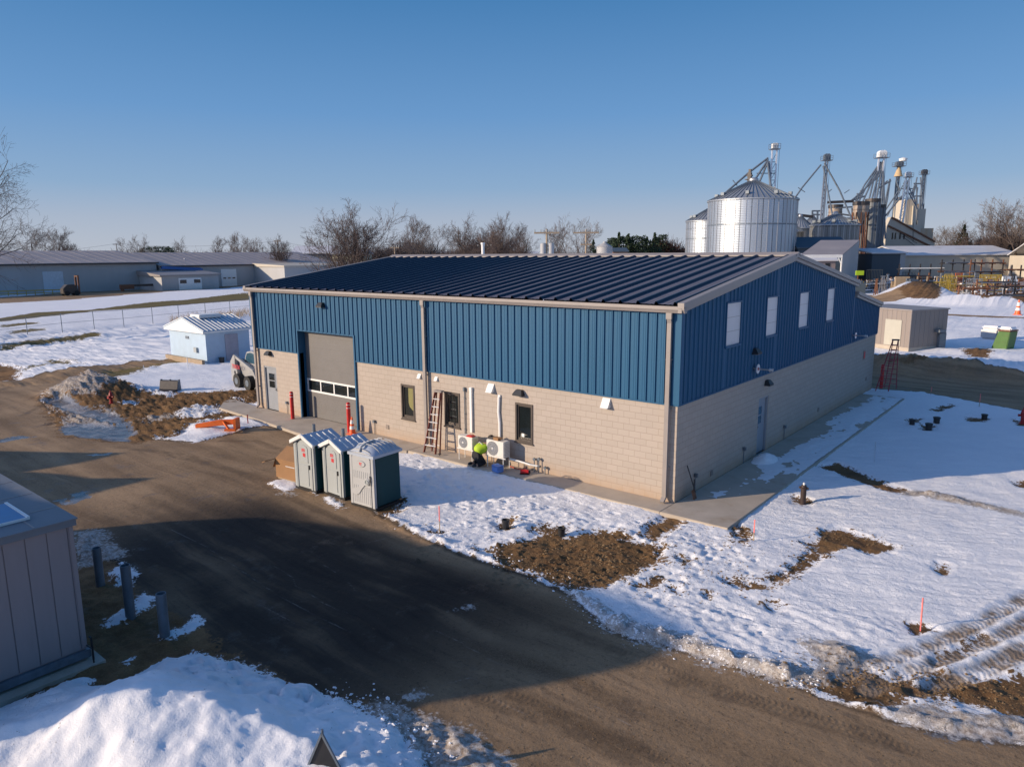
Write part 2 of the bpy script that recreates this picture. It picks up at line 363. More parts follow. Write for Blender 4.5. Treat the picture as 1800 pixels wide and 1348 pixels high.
mud_p = [
 PX((62,700),(84,688),(118,668),(160,658),(200,664),(225,680),(290,690),(330,692),(400,688),(460,686),(455,705),(385,718),(430,736),(345,752),(310,768),(250,778),(180,775),(110,766),(90,745),(80,725)),
 PX((838,962),(870,966),(905,956),(960,936),(1000,941),(1060,934),(1092,942),(1120,950),(1165,962),(1160,985),(1138,1000),(1100,1015),(1065,1030),(1040,1040),(1005,1040),(960,1022),(925,1006),(880,992),(855,975)),
 PX((1265,1016),(1300,1024),(1345,1030),(1370,1012),(1412,985),(1428,968),(1418,955),(1440,948),(1440,936),(1468,927),(1500,936),(1535,950),(1572,962),(1560,972),(1530,976),(1495,962),(1465,968),(1440,984),(1415,1000),(1385,1022),(1350,1034),(1300,1034)),
 PX((1132,930),(1165,912),(1178,903),(1205,912),(1198,926),(1170,938),(1150,958),(1135,950)),
 PX((1170,898),(1195,905),(1215,911),(1206,915),(1180,910)),
 PX((1648,990),(1664,996),(1660,1012),(1648,1004)),
 PX((868,920),(900,918),(905,930),(880,933)), PX((930,932),(960,925),(1000,928),(1000,940),(950,944)),
 PX((1598,1098),(1625,1100),(1640,1108),(1610,1116)), PX((762,930),(782,932),(784,938),(765,936)),
 PX((1780,848),(1810,846),(1815,860),(1790,856)),
 PX((1470,815),(1500,825),(1540,845),(1590,862),(1600,870),(1560,866),(1500,845),(1450,826),(1435,820)),
 PX((1380,1200),(1420,1196),(1500,1168),(1560,1190),(1640,1184),(1700,1196),(1800,1186),(2100,1190),(2100,1290),(1800,1262),(1720,1245),(1660,1228),(1590,1226),(1530,1205),(1470,1222)),
 PX((1395,1195),(1480,1195),(1540,1212),(1600,1230),(1560,1250),(1470,1228)),
 PX((1705,1130),(1730,1120),(1700,1145),(1640,1160),(1655,1145)),
 PX((180,712),(230,702),(290,702),(330,694),(400,690),(470,684),(470,705),(385,717),(440,737),(400,742),(345,752),(310,766),(285,770),(235,757),(205,742),(200,725)),
 PX((120,706),(170,700),(185,712),(175,722),(150,720),(130,712)),
 PX((0,640),(40,650),(30,668),(0,672),(-200,690),(-200,660)),
 PX((655,885),(700,878),(716,885),(700,905),(668,908),(650,898)),
 PX((1430,720),(1440,715),(1450,722)),
 PX((1190,980),(1215,983),(1205,990)), PX((1120,1030),(1160,1018),(1150,1030),(1125,1038)), PX((1180,1033),(1206,1036),(1190,1042)),PX((1240,1045),(1256,1048),(1246,1052)),
 PX((1595,737),(1618,738),(1615,745),(1596,744)), PX((1620,748),(1643,750),(1640,757),(1622,757)), PX((1700,735),(1738,737),(1730,742),(1705,741)),
 PX((1635,722),(1670,712),(1680,714),(1650,725)), PX((1780,738),(1800,742),(1812,750),(1790,748)),
 PX((1397,874),(1424,878),(1420,890),(1400,886)), PX((1295,920),(1310,935),(1322,950),(1310,962),(1300,950),(1290,935)),
 PX((1560,655),(1620,652),(1640,655),(1600,659)), PX((1345,1065),(1360,1060),(1380,1068),(1360,1074)),
 PX((1690,620),(1730,612),(1745,618),(1735,632),(1705,630)), PX((1560,520),(1590,500),(1625,500),(1655,520),(1650,535),(1590,530)),
 PX((1770,535),(1790,522),(1850,515),(1850,545)), PX((1705,527),(1740,528),(1770,536),(1720,537)),
 PX((1440,505),(1500,508),(1580,510),(1700,520),(1760,515),(1900,510),(1900,462),(1500,462),(1440,470)),
 PX((130,940),(220,1000),(235,1040),(280,1070),(330,1085),(420,1160),(560,1215),(640,1235),(660,1245),(500,1260),(100,1300),(-100,1280),(-100,900)),
 PX((140,1176),(180,1166),(230,1175),(240,1195),(190,1225),(120,1230)),
]
grass_p = [PX((-300,592),(0,560),(60,550),(160,545),(260,532),(330,527),(445,513),(445,527),(380,532),(260,541),(160,548),(80,557),(0,566),(-300,600)),
 PX((180,658),(230,650),(280,643),(330,628),(350,632),(300,640),(262,648),(220,662),(190,666)),
 PX((330,628),(350,626),(352,634),(336,636)),
 PX((0,605),(60,598),(130,590),(175,584),(175,588),(120,596),(50,604),(0,612)),
 PX((40,655),(70,642),(95,635),(120,637),(140,644),(128,645),(105,640),(75,648),(45,658)),
 PX((0,572),(60,566),(70,569),(0,577)), PX((20,582),(75,577),(80,580),(20,587))]
dirty_p = [PX((1570,864),(1640,866),(1700,880),(1800,905),(1800,911),(1720,895),(1640,880),(1590,872)), PX((78,694),(84,688),(118,669),(160,659),(192,665),(215,680),(205,692),(180,698),(172,706),(150,704),(118,702),(90,706)), PX((96,716),(120,712),(150,722),(130,732),(104,728)), PX((176,716),(196,724),(206,732),(190,728)),
 PX((635,1252),(660,1238),(705,1240),(760,1258),(830,1290),(880,1322),(910,1365),(860,1420),(700,1420)),
 PX((132,936),(165,930),(190,935),(188,948),(210,962),(228,975),(190,988),(132,1000)),
 PX((1000,1042),(1075,1078),(1110,1100),(1200,1128),(1300,1158),(1400,1180),(1480,1170),(1490,1195),(1400,1207),(1300,1178),(1200,1148),(1110,1124),(1050,1085)),
 PX((1560,1245),(1660,1240),(1800,1268),(2000,1290),(2000,1320),(1800,1308),(1660,1290),(1570,1265)),
 PX((1400,1132),(1470,1130),(1540,1160),(1520,1190),(1440,1180)),
 PX((110,735),(150,728),(205,745),(195,752),(120,748)), PX((490,868),(505,862),(520,868),(510,872)), PX((250,738),(330,728),(340,733),(262,745)),
 PX((1268,1160),(1300,1163),(1352,1182),(1350,1187),(1300,1178)), PX((718,1220),(742,1216),(758,1222),(740,1231),(722,1229)),
 PX((795,1072),(830,1063),(830,1068)), PX((1175,1110),(1240,1130),(1230,1140),(1180,1125))]
snow_p = [PX((-300,1262),(0,1236),(60,1228),(110,1206),(160,1196),(170,1203),(150,1212),(165,1218),(195,1215),(230,1196),(262,1175),(300,1155),(345,1146),(400,1158),(440,1172),(490,1196),(530,1208),(580,1222),(620,1238),(650,1258),(690,1285),(720,1310),(750,1348),(800,1500),(-300,1500)),
 PX((472,850),(500,842),(528,848),(524,858),(505,864),(488,860)), PX((567,876),(580,872),(600,884),(606,892),(596,893),(575,884)), PX((545,866),(560,860),(556,870)),
 PX((190,1088),(225,1068),(255,1040),(272,1050),(262,1068),(240,1078),(225,1096),(196,1100)), PX((195,1012),(215,990),(240,1010),(225,1030),(205,1028)),
 PX((283,1118),(320,1100),(345,1080),(360,1095),(330,1108),(300,1122)), PX((222,1160),(232,1156),(230,1163)),
 PX((312,770),(340,752),(372,742),(420,736),(462,738),(470,746),(440,752),(395,762),(345,776)),
 PX((310,728),(345,716),(385,718),(388,730),(350,738),(320,737)), PX((455,688),(470,684),(475,692),(460,695)), PX((215,712),(240,708),(238,713)), PX((410,700),(425,703),(420,708)),
 PX((235,690),(300,700),(310,695),(260,684)), PX((290,680),(330,690),(400,683),(450,678),(450,668),(360,660),(300,668)),
 PX((1560,521),(1600,523),(1600,526),(1530,525)), PX((1612,505),(1630,503),(1640,512),(1625,515)), PX((1596,512),(1612,508),(1620,520),(1605,522)),
 PX((1655,1248),(1700,1240),(1740,1252),(1720,1262)), PX((1590,1195),(1640,1190),(1650,1200),(1610,1210))]
ice_p = [PX((70,706),(108,701),(140,712),(168,722),(205,728),(228,742),(240,762),(225,776),(170,772),(110,764),(104,750),(150,742),(190,745),(150,735),(110,722)),
 PX((0,772),(40,765),(60,768),(0,778),(-100,785),(-100,775)), PX((150,800),(195,795),(190,800)), PX((1620,1290),(1680,1276),(1760,1290),(1820,1290),(1820,1308),(1720,1302)),
 PX((1750,1285),(1830,1275),(1850,1312),(1780,1305)), PX((120,868),(150,860),(160,875),(130,885)), PX((95,880),(115,876),(118,886))]
crack_l = [PX((480,995),(500,1005),(515,1015),(520,1030),(540,1040),(570,1060),(612,1078)), PX((565,990),(590,1005)), PX((612,1022),(625,1038)),
 PX((762,1106),(790,1118),(820,1135),(860,1158),(900,1175)), PX((860,1225),(900,1245),(925,1255)), PX((300,930),(360,960),(420,1000),(480,1040),(560,1085),(620,1112)),
 PX((965,1240),(980,1245)), PX((1045,1240),(1110,1275)), PX((790,1200),(830,1190),(860,1205)), PX((430,1050),(470,1070),(520,1095)), PX((700,940),(640,955))]
track_l = [PX((1480,1195),(1560,1165),(1640,1135),(1720,1100),(1800,1055),(1900,990)), PX((1520,1215),(1600,1180),(1690,1150),(1760,1120),(1800,1098),(1900,1040)),
 PX((1640,1205),(1720,1180),(1800,1140)), PX((1610,1215),(1700,1190),(1820,1150))]
rear_snow_bank = PX((1500,640),(1600,640),(1700,650),(1800,662),(2000,680))
tread_l = [PX((840,1228),(900,1248),(980,1275),(1060,1310),(1120,1345),(1200,1400)), PX((900,1222),(980,1252),(1060,1285),(1150,1330)), PX((1180,1195),(1300,1230),(1450,1275),(1600,1320)), PX((520,930),(640,965),(760,1010),(880,1060),(1000,1110),(1120,1165)),
 PX((300,800),(420,830),(520,880),(640,930)), PX((200,785),(330,800),(450,840),(560,900)), PX((350,775),(450,775),(520,800)), PX((1050,1130),(1200,1190),(1400,1250),(1560,1300)), PX((60,700),(160,660),(260,640)), PX((40,730),(120,690),(220,655))]
f_road = np.maximum(field(road_p), np.maximum(field(rear_p), field(far_road)))
f_mud = field(mud_p); f_grass = field(grass_p); f_dirty = field(dirty_p); f_snow = field(snow_p); f_ice = field(ice_p)
f_crack = lines(crack_l); f_track = lines(track_l); f_tread = lines(tread_l)
# height ------------------------------------------------------------------
def sm(x, a, b): t = np.clip((x-a)/(b-a), 0, 1); return t*t*(3-2*t)
n1 = fbm(X, Y, 1.1, 5, .55, 3); n2 = fbm(X, Y, 4.5, 4, .55, 11); n3 = fbm(X, Y, .25, 3, .5, 21)
H = np.full(X.shape, GZ) + .02*n3
edge = .12*n2 + .10*n1
bare = np.maximum.reduce([f_road, f_mud, f_grass])
snowy = np.maximum(-bare, f_snow)          # > 0 where snow lies
st = sm(snowy+edge, -.02, .16)
rag = 1+1.6*((X < -15) & (Y > -14) & (Y < 8))+1.2*(sm(Y, 25, 40)) + .9*((Y > -8) & (Y < -.5) & (X > -8) & (X < 6))
ridge = lambda ax, ay: 1-np.abs(fbm(X*ax, Y*ay, 1, 4, .5, 31))
H += st*(.055+.035*n1)
H += np.where(f_mud > -.3, sm(f_mud+edge, -.1, .3)*np.where(X > -14, .05*n2+.05*n1, .05*fbm(X, Y, .7, 5, .62, 7)), 0)*((X > -14) | (f_mud > 0))
near = (X > -14) & (X < 12) & (Y > -20) & (Y < 6)
# windblown crust on the open field to the right
wf = sm(X, 0, 3)*st
c_, s_ = math.cos(R(28)), math.sin(R(28)); XR = X*c_+Y*s_; YR = -X*s_+Y*c_
H += wf*(.020*fbm(XR*.9, YR*4.2, 1, 4, .55, 41) + .012*fbm(XR*2.4, YR*9, 1, 2, .5, 43))
# trampled and ploughed snow
tram = field([PX((690,790),(760,800),(900,860),(1130,905),(1285,940),(1260,990),(1100,1020),(900,960),(700,900)), PX((1150,930),(1290,940),(1330,990),(1280,1060),(1100,1060),(1080,1000)),
              PX((1010,1040),(1200,1000),(1330,1050),(1480,1100),(1560,1150),(1480,1190),(1300,1165),(1100,1115))], 2)
H += st*sm(tram, -.4, .5)*(.022*(.6-np.abs(fbm(X, Y, 1.9, 4, .55, 52))*1.9) + .035*n1 + .034*fbm(X, Y, 8, 4, .7, 51) + .09*np.maximum(0, fbm(X, Y, 4.5, 5, .7, 53)-.14))
bank = PX((672,908),(735,938),(800,968),(870,992)); bank2 = PX((1010,1046),(1060,1090),(1150,1122),(1250,1152),(1350,1180),(1440,1200))
db = lines([bank]); H += np.exp(-(db/.20)**2)*(.07+.09*n2+.05*fbm(X, Y, 9, 3, .6, 57))
db = lines([bank2]); H += np.exp(-(db/.32)**2)*(.05+.09*n2+.05*n1+.05*fbm(X, Y, 9, 3, .6, 58))*st
bl = lines([PX((1180,1115),(1300,1140),(1420,1165))]); H += np.exp(-(bl/.6)**2)*(.05+.06*n1)
# parallel ploughed lines beside the road
pl = sm(field([PX((1060,1050),(1300,1030),(1600,1110),(1520,1175),(1300,1150),(1100,1110))], 1.5), -.2, .6)
H += pl*.014*np.sin((X*.30+Y*1.0)*2*math.pi/.7+5*n1)*(.4+n3) + pl*.055*fbm(X*.45+Y*.1, Y*3.4+X*.9, 1, 5, .6, 55)
# tyre ruts
for i, t in enumerate(track_l):
    dt = lines([t]); a = (X*.8+Y*.6)
    H += np.where(dt < .5, -.038*np.exp(-(dt/.17)**4) + .018*np.exp(-((dt-.28)/.08)**2)*(1+n2) + .006*np.exp(-(dt/.15)**4)*fbm(X, Y, 8, 3, .6, 88), 0)
# grainy crust everywhere snow lies near the viewer
H += st*near*(.014*fbm(X, Y, 11, 4, .7, 91) + .006*vnoise(X*28, Y*28, 95))
H += (1-st)*near*(.008*fbm(X, Y, 7, 4, .65, 97))*(f_road > 0)
rr = lambda cx, cy, rx, ry, h, rot=0: h*np.exp(-((((X-cx)*math.cos(rot)+(Y-cy)*math.sin(rot))/rx)**2+((-(X-cx)*math.sin(rot)+(Y-cy)*math.cos(rot))/ry)**2)**1.2)
# ploughed heap in the left foreground
fp = field([snow_p[0]], 2.5)
H += sm(fp+.25*n1, -.05, 2.4)*(.60+.26*n3+.035*n1+.06*fbm(X*.8+Y*.6, Y*.5-X*.4, 1, 3, .5, 65)) + sm(fp, -.1, .5)*(.10+.02*n1+.010*n2)
H += rr(*PX((230,1290))[0], 1.7, .9, .30, .3)
lump = sm(field([PX((540,1215),(760,1350),(700,1450),(560,1400),(480,1250))], 1.5), -.2, .4)
H += lump*(.06*n2+.06*n1+.09*np.maximum(0, fbm(X, Y, 5, 5, .65, 61))+.05*fbm(X, Y, 12, 3, .6, 62))
rim_ = np.exp(-((fp-.25)/.35)**2)*(np.abs(fp) < 1.5)
H += rim_*(.05*np.maximum(0, fbm(X, Y, 6, 4, .65, 66))+.02*fbm(X, Y, 14, 3, .6, 67))
H += sm(f_dirty+edge, -.05, .5)*(.05+.09*n2+.05*n1+.05*fbm(X, Y, 9, 3, .6, 63))*(X > -14) 
H += field([dirty_p[2]], 1).clip(0, .6)*.5*(1+.5*n2)
# mounds further away: (pixel x, pixel y, rx, ry, h)
for (px, py, rx, ry, h) in ((170,690,2.6,1.5,.75),(140,702,2.2,1.3,.35),(120,655,4.5,2.2,.3),(230,640,6,2,.15),(350,755,1.3,.6,.22),(400,750,1.6,.5,.15),(440,742,1.5,.6,.15),
                            (1610,525,5.0,3.8,2.7),(1640,529,6,3.5,.7),(1585,528,5,3,.5),(1680,534,6,3,.75),(1722,536,6,2.6,.7),(1790,534,7,4,1.0),(1840,528,9,5,1.2),(1600,650,7,2.2,.4),(1700,655,9,2.4,.4),(1800,668,8,2,.35),
                            (1500,652,5,2,.3),(1640,632,5,2,.25),(1718,622,3,1.6,.35),(1580,560,5,2,.6),(1350,810,.5,.35,.0)):
    c = PX((px, py))[0]; H += rr(c[0], c[1], rx, ry, h*1.0, .2)*(1+(.10 if py < 600 else .30)*n1+(.0 if py < 600 else .12)*n2)
H += np.where((X < -40) & (X > -75) & (Y > -8) & (Y < 40), .16*fbm(XR*.9, YR*3.2, .5, 4, .55, 71), 0)
H += np.where((Y > 26) & (X > -14), .10*fbm(X, Y, .5, 5, .55, 75)*st, 0)
# a shallow ditch along the far fence
dd = lines([PX((-200,625),(0,604),(110,590),(220,580),(330,572),(445,566))], 8)
H += -.35*np.exp(-((dd-3.5)/1.8)**2)*(X < -25)*(1+.3*n1)
# foot prints
rng = random.Random(5)
def stamp(x, y, ang, a=.16, b=.065, dep=.05):
    i0, i1 = np.searchsorted(gx, [x-.45, x+.45]); j0, j1 = np.searchsorted(gy, [y-.45, y+.45])
    xx = X[j0:j1, i0:i1]-x; yy = Y[j0:j1, i0:i1]-y
    u = xx*math.cos(ang)+yy*math.sin(ang); v = -xx*math.sin(ang)+yy*math.cos(ang); q = (u/a)**2+(v/b)**2
    H[j0:j1, i0:i1] += -dep*np.exp(-q**1.5) + dep*.25*np.exp(-(q-2.2)**2)
def walk(pts, jit=.14, step=.44, **k):
    for (a, b) in zip(pts[:-1], pts[1:]):
        a = Vector(a); b = Vector(b); L = (b-a).length; d = (b-a).normalized(); n = Vector((-d.y, d.x)); t = 0; s = 1
        while t < L:
            p = a+d*t+n*(s*.11+rng.uniform(-jit, jit)); stamp(p.x, p.y, math.atan2(d.y, d.x)+rng.uniform(-.5, .5), rng.uniform(.12,.17), rng.uniform(.06,.08), rng.uniform(.09, .15) if a.y < -9 else rng.uniform(.02, .055)); t += step+rng.uniform(-.05, .12); s = -s
P2 = lambda *a: [p for p in PX(*a)]
for w_ in (((740,805),(800,850),(860,880)), ((760,810),(830,840),(900,850)), ((700,800),(780,860),(830,900)), ((820,860),(900,900),(1000,905)), ((850,840),(960,900),(1100,930)), ((960,870),(1060,900),(1180,930)),
           ((720,850),(800,830),(880,830)), ((720,870),(790,870),(860,845)), ((1200,940),(1250,985),(1180,1020),(1100,1060)), ((1210,930),(1290,980),(1330,1040)), ((1130,980),(1200,960),(1270,970)),
           ((900,915),(1000,925),(1120,925)), ((1250,960),(1200,1040),(1150,1080)), ((1270,990),(1230,1050),(1300,1090),(1380,1140)),
           ((320,1165),(370,1185),(430,1175)), ((330,1210),(380,1205),(450,1210)), ((280,1235),(340,1245),(420,1240),(470,1255)), ((410,1180),(480,1220),(540,1260)), ((470,1250),(510,1290))):
    hp_ = w_[0][0] < 560 and w_[0][1] > 1100; walk(P2(*w_), **(dict(jit=.12, step=.42) if hp_ else {}))
for k in range(34):
    p = PX((rng.uniform(1080,1330), rng.uniform(915,1050)))[0]; stamp(p[0], p[1], rng.uniform(0, 3), rng.uniform(.06, .16), rng.uniform(.04, .09), rng.uniform(-.05, .06))
for k in range(90):
    p = PX((rng.uniform(700,960), rng.uniform(820,900)))[0]; stamp(p[0], p[1], rng.uniform(0, 3), rng.uniform(.08, .18), rng.uniform(.05, .09), rng.uniform(.01, .06))
for k in range(130):
    p = PX((rng.uniform(700,960), rng.uniform(905,990)))[0]
    stamp(p[0], p[1], rng.uniform(0, 3), rng.uniform(.05, .12), rng.uniform(.04, .08), rng.uniform(-.06, .03))
for k in range(260):     # clods in the bare earth
    p = PX((rng.uniform(860,1160), rng.uniform(940,1035)))[0]; stamp(p[0], p[1], rng.uniform(0, 3), rng.uniform(.04, .10), rng.uniform(.03, .07), rng.uniform(-.07, .06))
# the clay heaped in rows in the big bare patch
big = sm(field([mud_p[0]], 1.5), -.05, .45)
H += big*(.16*np.maximum(0, np.sin((X*-.70+Y*.70)*2*math.pi/.75+2.4*n1))*(.6+.6*n2+.4)+.07*fbm(X, Y, 6, 4, .65, 85)+.05*np.maximum(0, fbm(X, Y, 11, 3, .6, 86)))
ki_ = sm(f_ice, -.15, .25)*(X < 0); H = H*(1-ki_*.9)+(GZ-.01)*ki_*.9
# keep the sheet under the building
inside = (X > -22.8) & (X < -.2) & (Y > .3) & (Y < 23.6); H[inside] = -.3
padm = ((X > -22) & (X < 2.0) & (Y > -.85) & (Y < 21.6)); H = np.where(padm, np.minimum(H, -.10), H)
padg = ((X > -25) & (X < -10.5) & (Y > -1.9) & (Y < .5)); H = np.where(padg, np.minimum(H, -.11), H)
nv = X.size; me = bpy.data.meshes.new('ground')
co = np.stack([X, Y, H], -1).reshape(-1, 3).astype(np.float32)
ny, nx = X.shape; idx = np.arange(nv).reshape(ny, nx)
fa = np.stack([idx[:-1,:-1], idx[:-1,1:], idx[1:,1:], idx[1:,:-1]], -1).reshape(-1, 4).astype(np.int32)
me.vertices.add(nv); me.vertices.foreach_set('co', co.ravel())
me.loops.add(fa.size); me.loops.foreach_set('vertex_index', fa.ravel())
me.polygons.add(len(fa)); me.polygons.foreach_set('loop_start', np.arange(0, fa.size, 4, dtype=np.int32))
me.update(calc_edges=True)
for nm, a in (('road', f_road), ('mud', f_mud), ('grass', f_grass), ('dirty', f_dirty), ('snow', f_snow), ('ice', f_ice), ('crack', f_crack), ('track', f_track), ('tread', f_tread), ('rag', rag)):
    at = me.attributes.new(nm, 'FLOAT', 'POINT'); at.data.foreach_set('value', a.astype(np.float32).ravel())
me.shade_smooth()
# material -----------------------------------------------------------------
m, nt, bs = newmat('snow_mud_and_asphalt_ground')
tc = nt.nodes.new('ShaderNodeTexCoord'); v = tc.outputs['Object']
def att(n_):
    a = nt.nodes.new('ShaderNodeAttribute'); a.attribute_name = n_; return a.outputs['Fac']
nA = noise(nt, v, 2.2, 6, .62); nB = noise(nt, v, 11, 6, .65); nC = noise(nt, v, 45, 5, .7); nL = noise(nt, v, .35, 5, .6)
aRag = att('rag')
def mask(a, amp1, amp2, soft=.03, rg=False):      # 1 inside, edge broken by noise
    k1 = math_(nt, 'MULTIPLY', aRag, amp1) if rg else amp1; k2 = math_(nt, 'MULTIPLY', aRag, amp2) if rg else amp2
    s = math_(nt, 'MULTIPLY_ADD', math_(nt, 'SUBTRACT', nA, .5), k1); nt.links.new(a, s.node.inputs[2])
    t = math_(nt, 'MULTIPLY_ADD', math_(nt, 'SUBTRACT', nB, .5), k2); nt.links.new(s, t.node.inputs[2])
    u = math_(nt, 'MULTIPLY_ADD', math_(nt, 'SUBTRACT', nC, .5), .22); nt.links.new(t, u.node.inputs[2])
    mr = nt.nodes.new('ShaderNodeMapRange'); mr.interpolation_type = 'SMOOTHSTEP'; nt.links.new(u, mr.inputs[0]); mr.inputs[1].default_value = -soft; mr.inputs[2].default_value = soft
    return mr.outputs[0]
def ramp(f, lo, hi):
    mr = nt.nodes.new('ShaderNodeMapRange'); nt.links.new(f, mr.inputs[0]); mr.inputs[1].default_value = lo; mr.inputs[2].default_value = hi; return mr.outputs[0]
aR, aM, aG, aD, aS, aI, aC, aT = [att(k) for k in ('road', 'mud', 'grass', 'dirty', 'snow', 'ice', 'crack', 'track')]
snowc = mixc(nt, ramp(nL, .3, .7), (.89,.895,.91), (.82,.825,.85))
# asphalt covered in mud dust, streaked along the drive
mp = nt.nodes.new('ShaderNodeMapping'); mp.inputs['Scale'].default_value = (.085, .95, 1); mp.inputs['Rotation'].default_value = (0, 0, R(-6)); nt.links.new(v, mp.inputs[0])
wob = nt.nodes.new('ShaderNodeTexNoise'); wob.inputs['Scale'].default_value = .16; wob.inputs['Detail'].default_value = 2; nt.links.new(v, wob.inputs['Vector'])
wv = nt.nodes.new('ShaderNodeVectorMath'); wv.operation = 'MULTIPLY_ADD'; nt.links.new(wob.outputs['Color'], wv.inputs[0]); wv.inputs[1].default_value = (0, 1.3, 0); nt.links.new(mp.outputs[0], wv.inputs[2])
nS = noise(nt, wv.outputs[0], 1.5, 9, .68); nS2 = noise(nt, wv.outputs[0], 6, 8, .7); nP = noise(nt, v, 1.1, 9, .72); nG = noise(nt, v, 34, 5, .8); nM = noise(nt, v, 14, 6, .75)
dust = ramp(math_(nt, 'ADD', math_(nt, 'MULTIPLY', nS, .65), math_(nt, 'MULTIPLY', nL, .35)), .38, .62)
roadc = mixc(nt, dust, (.175,.112,.060), (.42,.285,.165))
roadc = mixc(nt, math_(nt, 'MULTIPLY', ramp(nS2, .50, .66), .55), roadc, (.088,.058,.037))       # tyre smears
roadc = mixc(nt, math_(nt, 'MULTIPLY', ramp(nS2, .44, .30), .45), roadc, (.36,.26,.17))
roadc = mixc(nt, math_(nt, 'MULTIPLY', ramp(nP, .56, .66), .45), roadc, (.10,.063,.036))          # wet mud
roadc = mixc(nt, math_(nt, 'MULTIPLY', ramp(nC, .50, .66), .55), roadc, (.40,.29,.19))           # grit
roadc = mixc(nt, math_(nt, 'MULTIPLY', ramp(nG, .58, .70), .6), roadc, (.045,.032,.024))
roadc = mixc(nt, ramp(nM, .56, .66), roadc, mixc(nt, .55, roadc, (.03,.022,.018))); roadc = mixc(nt, math_(nt, 'MULTIPLY', ramp(nM, .42, .32), .5), roadc, (.42,.31,.21))
aTr0 = att('tread'); roadc = mixc(nt, math_(nt, 'MULTIPLY', ramp(aTr0, .20, .10), math_(nt, 'MULTIPLY', ramp(nA, .35, .55), .45)), roadc, (.10,.066,.040))
asph_shade_at = nt.nodes.new('ShaderNodeAttribute'); asph_shade_at.attribute_name = 'asphalt'
roadc = mixc(nt, math_(nt, 'MULTIPLY', math_(nt, 'MULTIPLY', asph_shade_at.outputs['Fac'], .92), ramp(math_(nt, 'SUBTRACT', 1.0, dust), -.9, .45)), roadc, mixc(nt, ramp(nS2, .35, .6), (.022,.0195,.018), (.008,.0085,.0095)))  # dark asphalt, blackened further to deepen the shade of the big shadow
mudc = mixc(nt, ramp(nA, .35, .65), (.15,.080,.036), (.28,.165,.075))
mudc = mixc(nt, math_(nt, 'MULTIPLY', ramp(nP, .50, .60), .7), mudc, (.085,.048,.022)); mudc = mixc(nt, ramp(nG, .58, .68), mudc, (.36,.26,.14)); mudc = mixc(nt, ramp(nC, .50, .70), mudc, (.095,.052,.022))
grassc = mixc(nt, ramp(nB, .35, .65), (.13,.105,.035), (.20,.15,.06))
dirtc = mixc(nt, ramp(nB, .38, .62), (.25,.195,.15), (.56,.53,.50))
dirtc = mixc(nt, ramp(nC, .52, .72), dirtc, (.14,.105,.08))
icec = mixc(nt, ramp(nA, .4, .65), (.085,.078,.076), (.22,.21,.215))
kR = mask(aR, .35, .18); kM = mask(aM, .9, .8, .04, True); kG = mask(aG, 1.4, 1.0, .15, True); kD = mask(aD, .7, .8, .10, True); kS = mask(aS, .6, .7, .03, True); kI = mask(aI, .8, .4, .05)
col = mixc(nt, kR, snowc, roadc)
col = mixc(nt, kM, col, mudc); col = mixc(nt, kG, col, grassc); col = mixc(nt, kI, col, icec)
col = mixc(nt, math_(nt, 'MULTIPLY', kD, .92), col, dirtc); col = mixc(nt, kS, col, snowc)
# dark wet rim where asphalt meets the snow
rim = math_(nt, 'MULTIPLY', ramp(math_(nt, 'ABSOLUTE', math_(nt, 'ADD', aR, -.05)), .12, .0), math_(nt, 'SUBTRACT', 1, math_(nt, 'MAXIMUM', kS, kD)))
col = mixc(nt, math_(nt, 'MULTIPLY', rim, math_(nt, 'MULTIPLY', kR, .8)), col, (.03,.025,.022))
ck = ramp(math_(nt, 'ADD', aC, math_(nt, 'MULTIPLY', math_(nt, 'SUBTRACT', nB, .5), .10)),   .030, .006)
col = mixc(nt, math_(nt, 'MULTIPLY', ck, math_(nt, 'MULTIPLY', ramp(nB, .42, .62), .6)), col, (.36,.33,.30))
tk = math_(nt, 'MULTIPLY', ramp(aT, .22, .1), math_(nt, 'SUBTRACT', 1, kR))
col = mixc(nt, math_(nt, 'MULTIPLY', tk, ramp(nA, .35, .6)), col, (.26,.20,.15))
# scattered earth crumbs on snow near the works
cr = nt.nodes.new('ShaderNodeAttribute'); cr.attribute_name = 'crumbs'
col = mixc(nt, math_(nt, 'MULTIPLY', ramp(nB, .66, .70), cr.outputs['Fac']), col, (.14,.10,.06))
nt.links.new(col, bs.inputs['Base Color'])
wet = math_(nt, 'MULTIPLY', kR, ramp(nP, .56, .64)); rg = math_(nt, 'MULTIPLY_ADD', math_(nt, 'MAXIMUM', kI, math_(nt, 'MULTIPLY', wet, .55)), -.6); rg.node.inputs[2].default_value = .82; nt.links.new(rg, bs.inputs['Roughness'])
sp__ = math_(nt, 'MULTIPLY_ADD', kI, .35); sp__.node.inputs[2].default_value = .2; nt.links.new(sp__, bs.inputs['Specular IOR Level'])
hb = math_(nt, 'ADD', math_(nt, 'ADD', math_(nt, 'MULTIPLY', nC, .5), math_(nt, 'MULTIPLY', nG, .2)), nB)
hb = math_(nt, 'MULTIPLY', hb, math_(nt, 'SUBTRACT', 1, math_(nt, 'MULTIPLY', kI, .9)))
def tyre(dirx, diry, per, at_, w_, amp):
    sp_ = nt.nodes.new('ShaderNodeSeparateXYZ'); nt.links.new(v, sp_.inputs[0])
    ph = math_(nt, 'ADD', math_(nt, 'MULTIPLY', sp_.outputs[0], dirx*2*math.pi/per), math_(nt, 'MULTIPLY', sp_.outputs[1], diry*2*math.pi/per))
    ph = math_(nt, 'ADD', ph, math_(nt, 'MULTIPLY', at_, 30))
    return math_(nt, 'MULTIPLY', math_(nt, 'MULTIPLY', math_(nt, 'SINE', ph), amp), ramp(at_, w_, w_*.6))
aTr = att('tread')
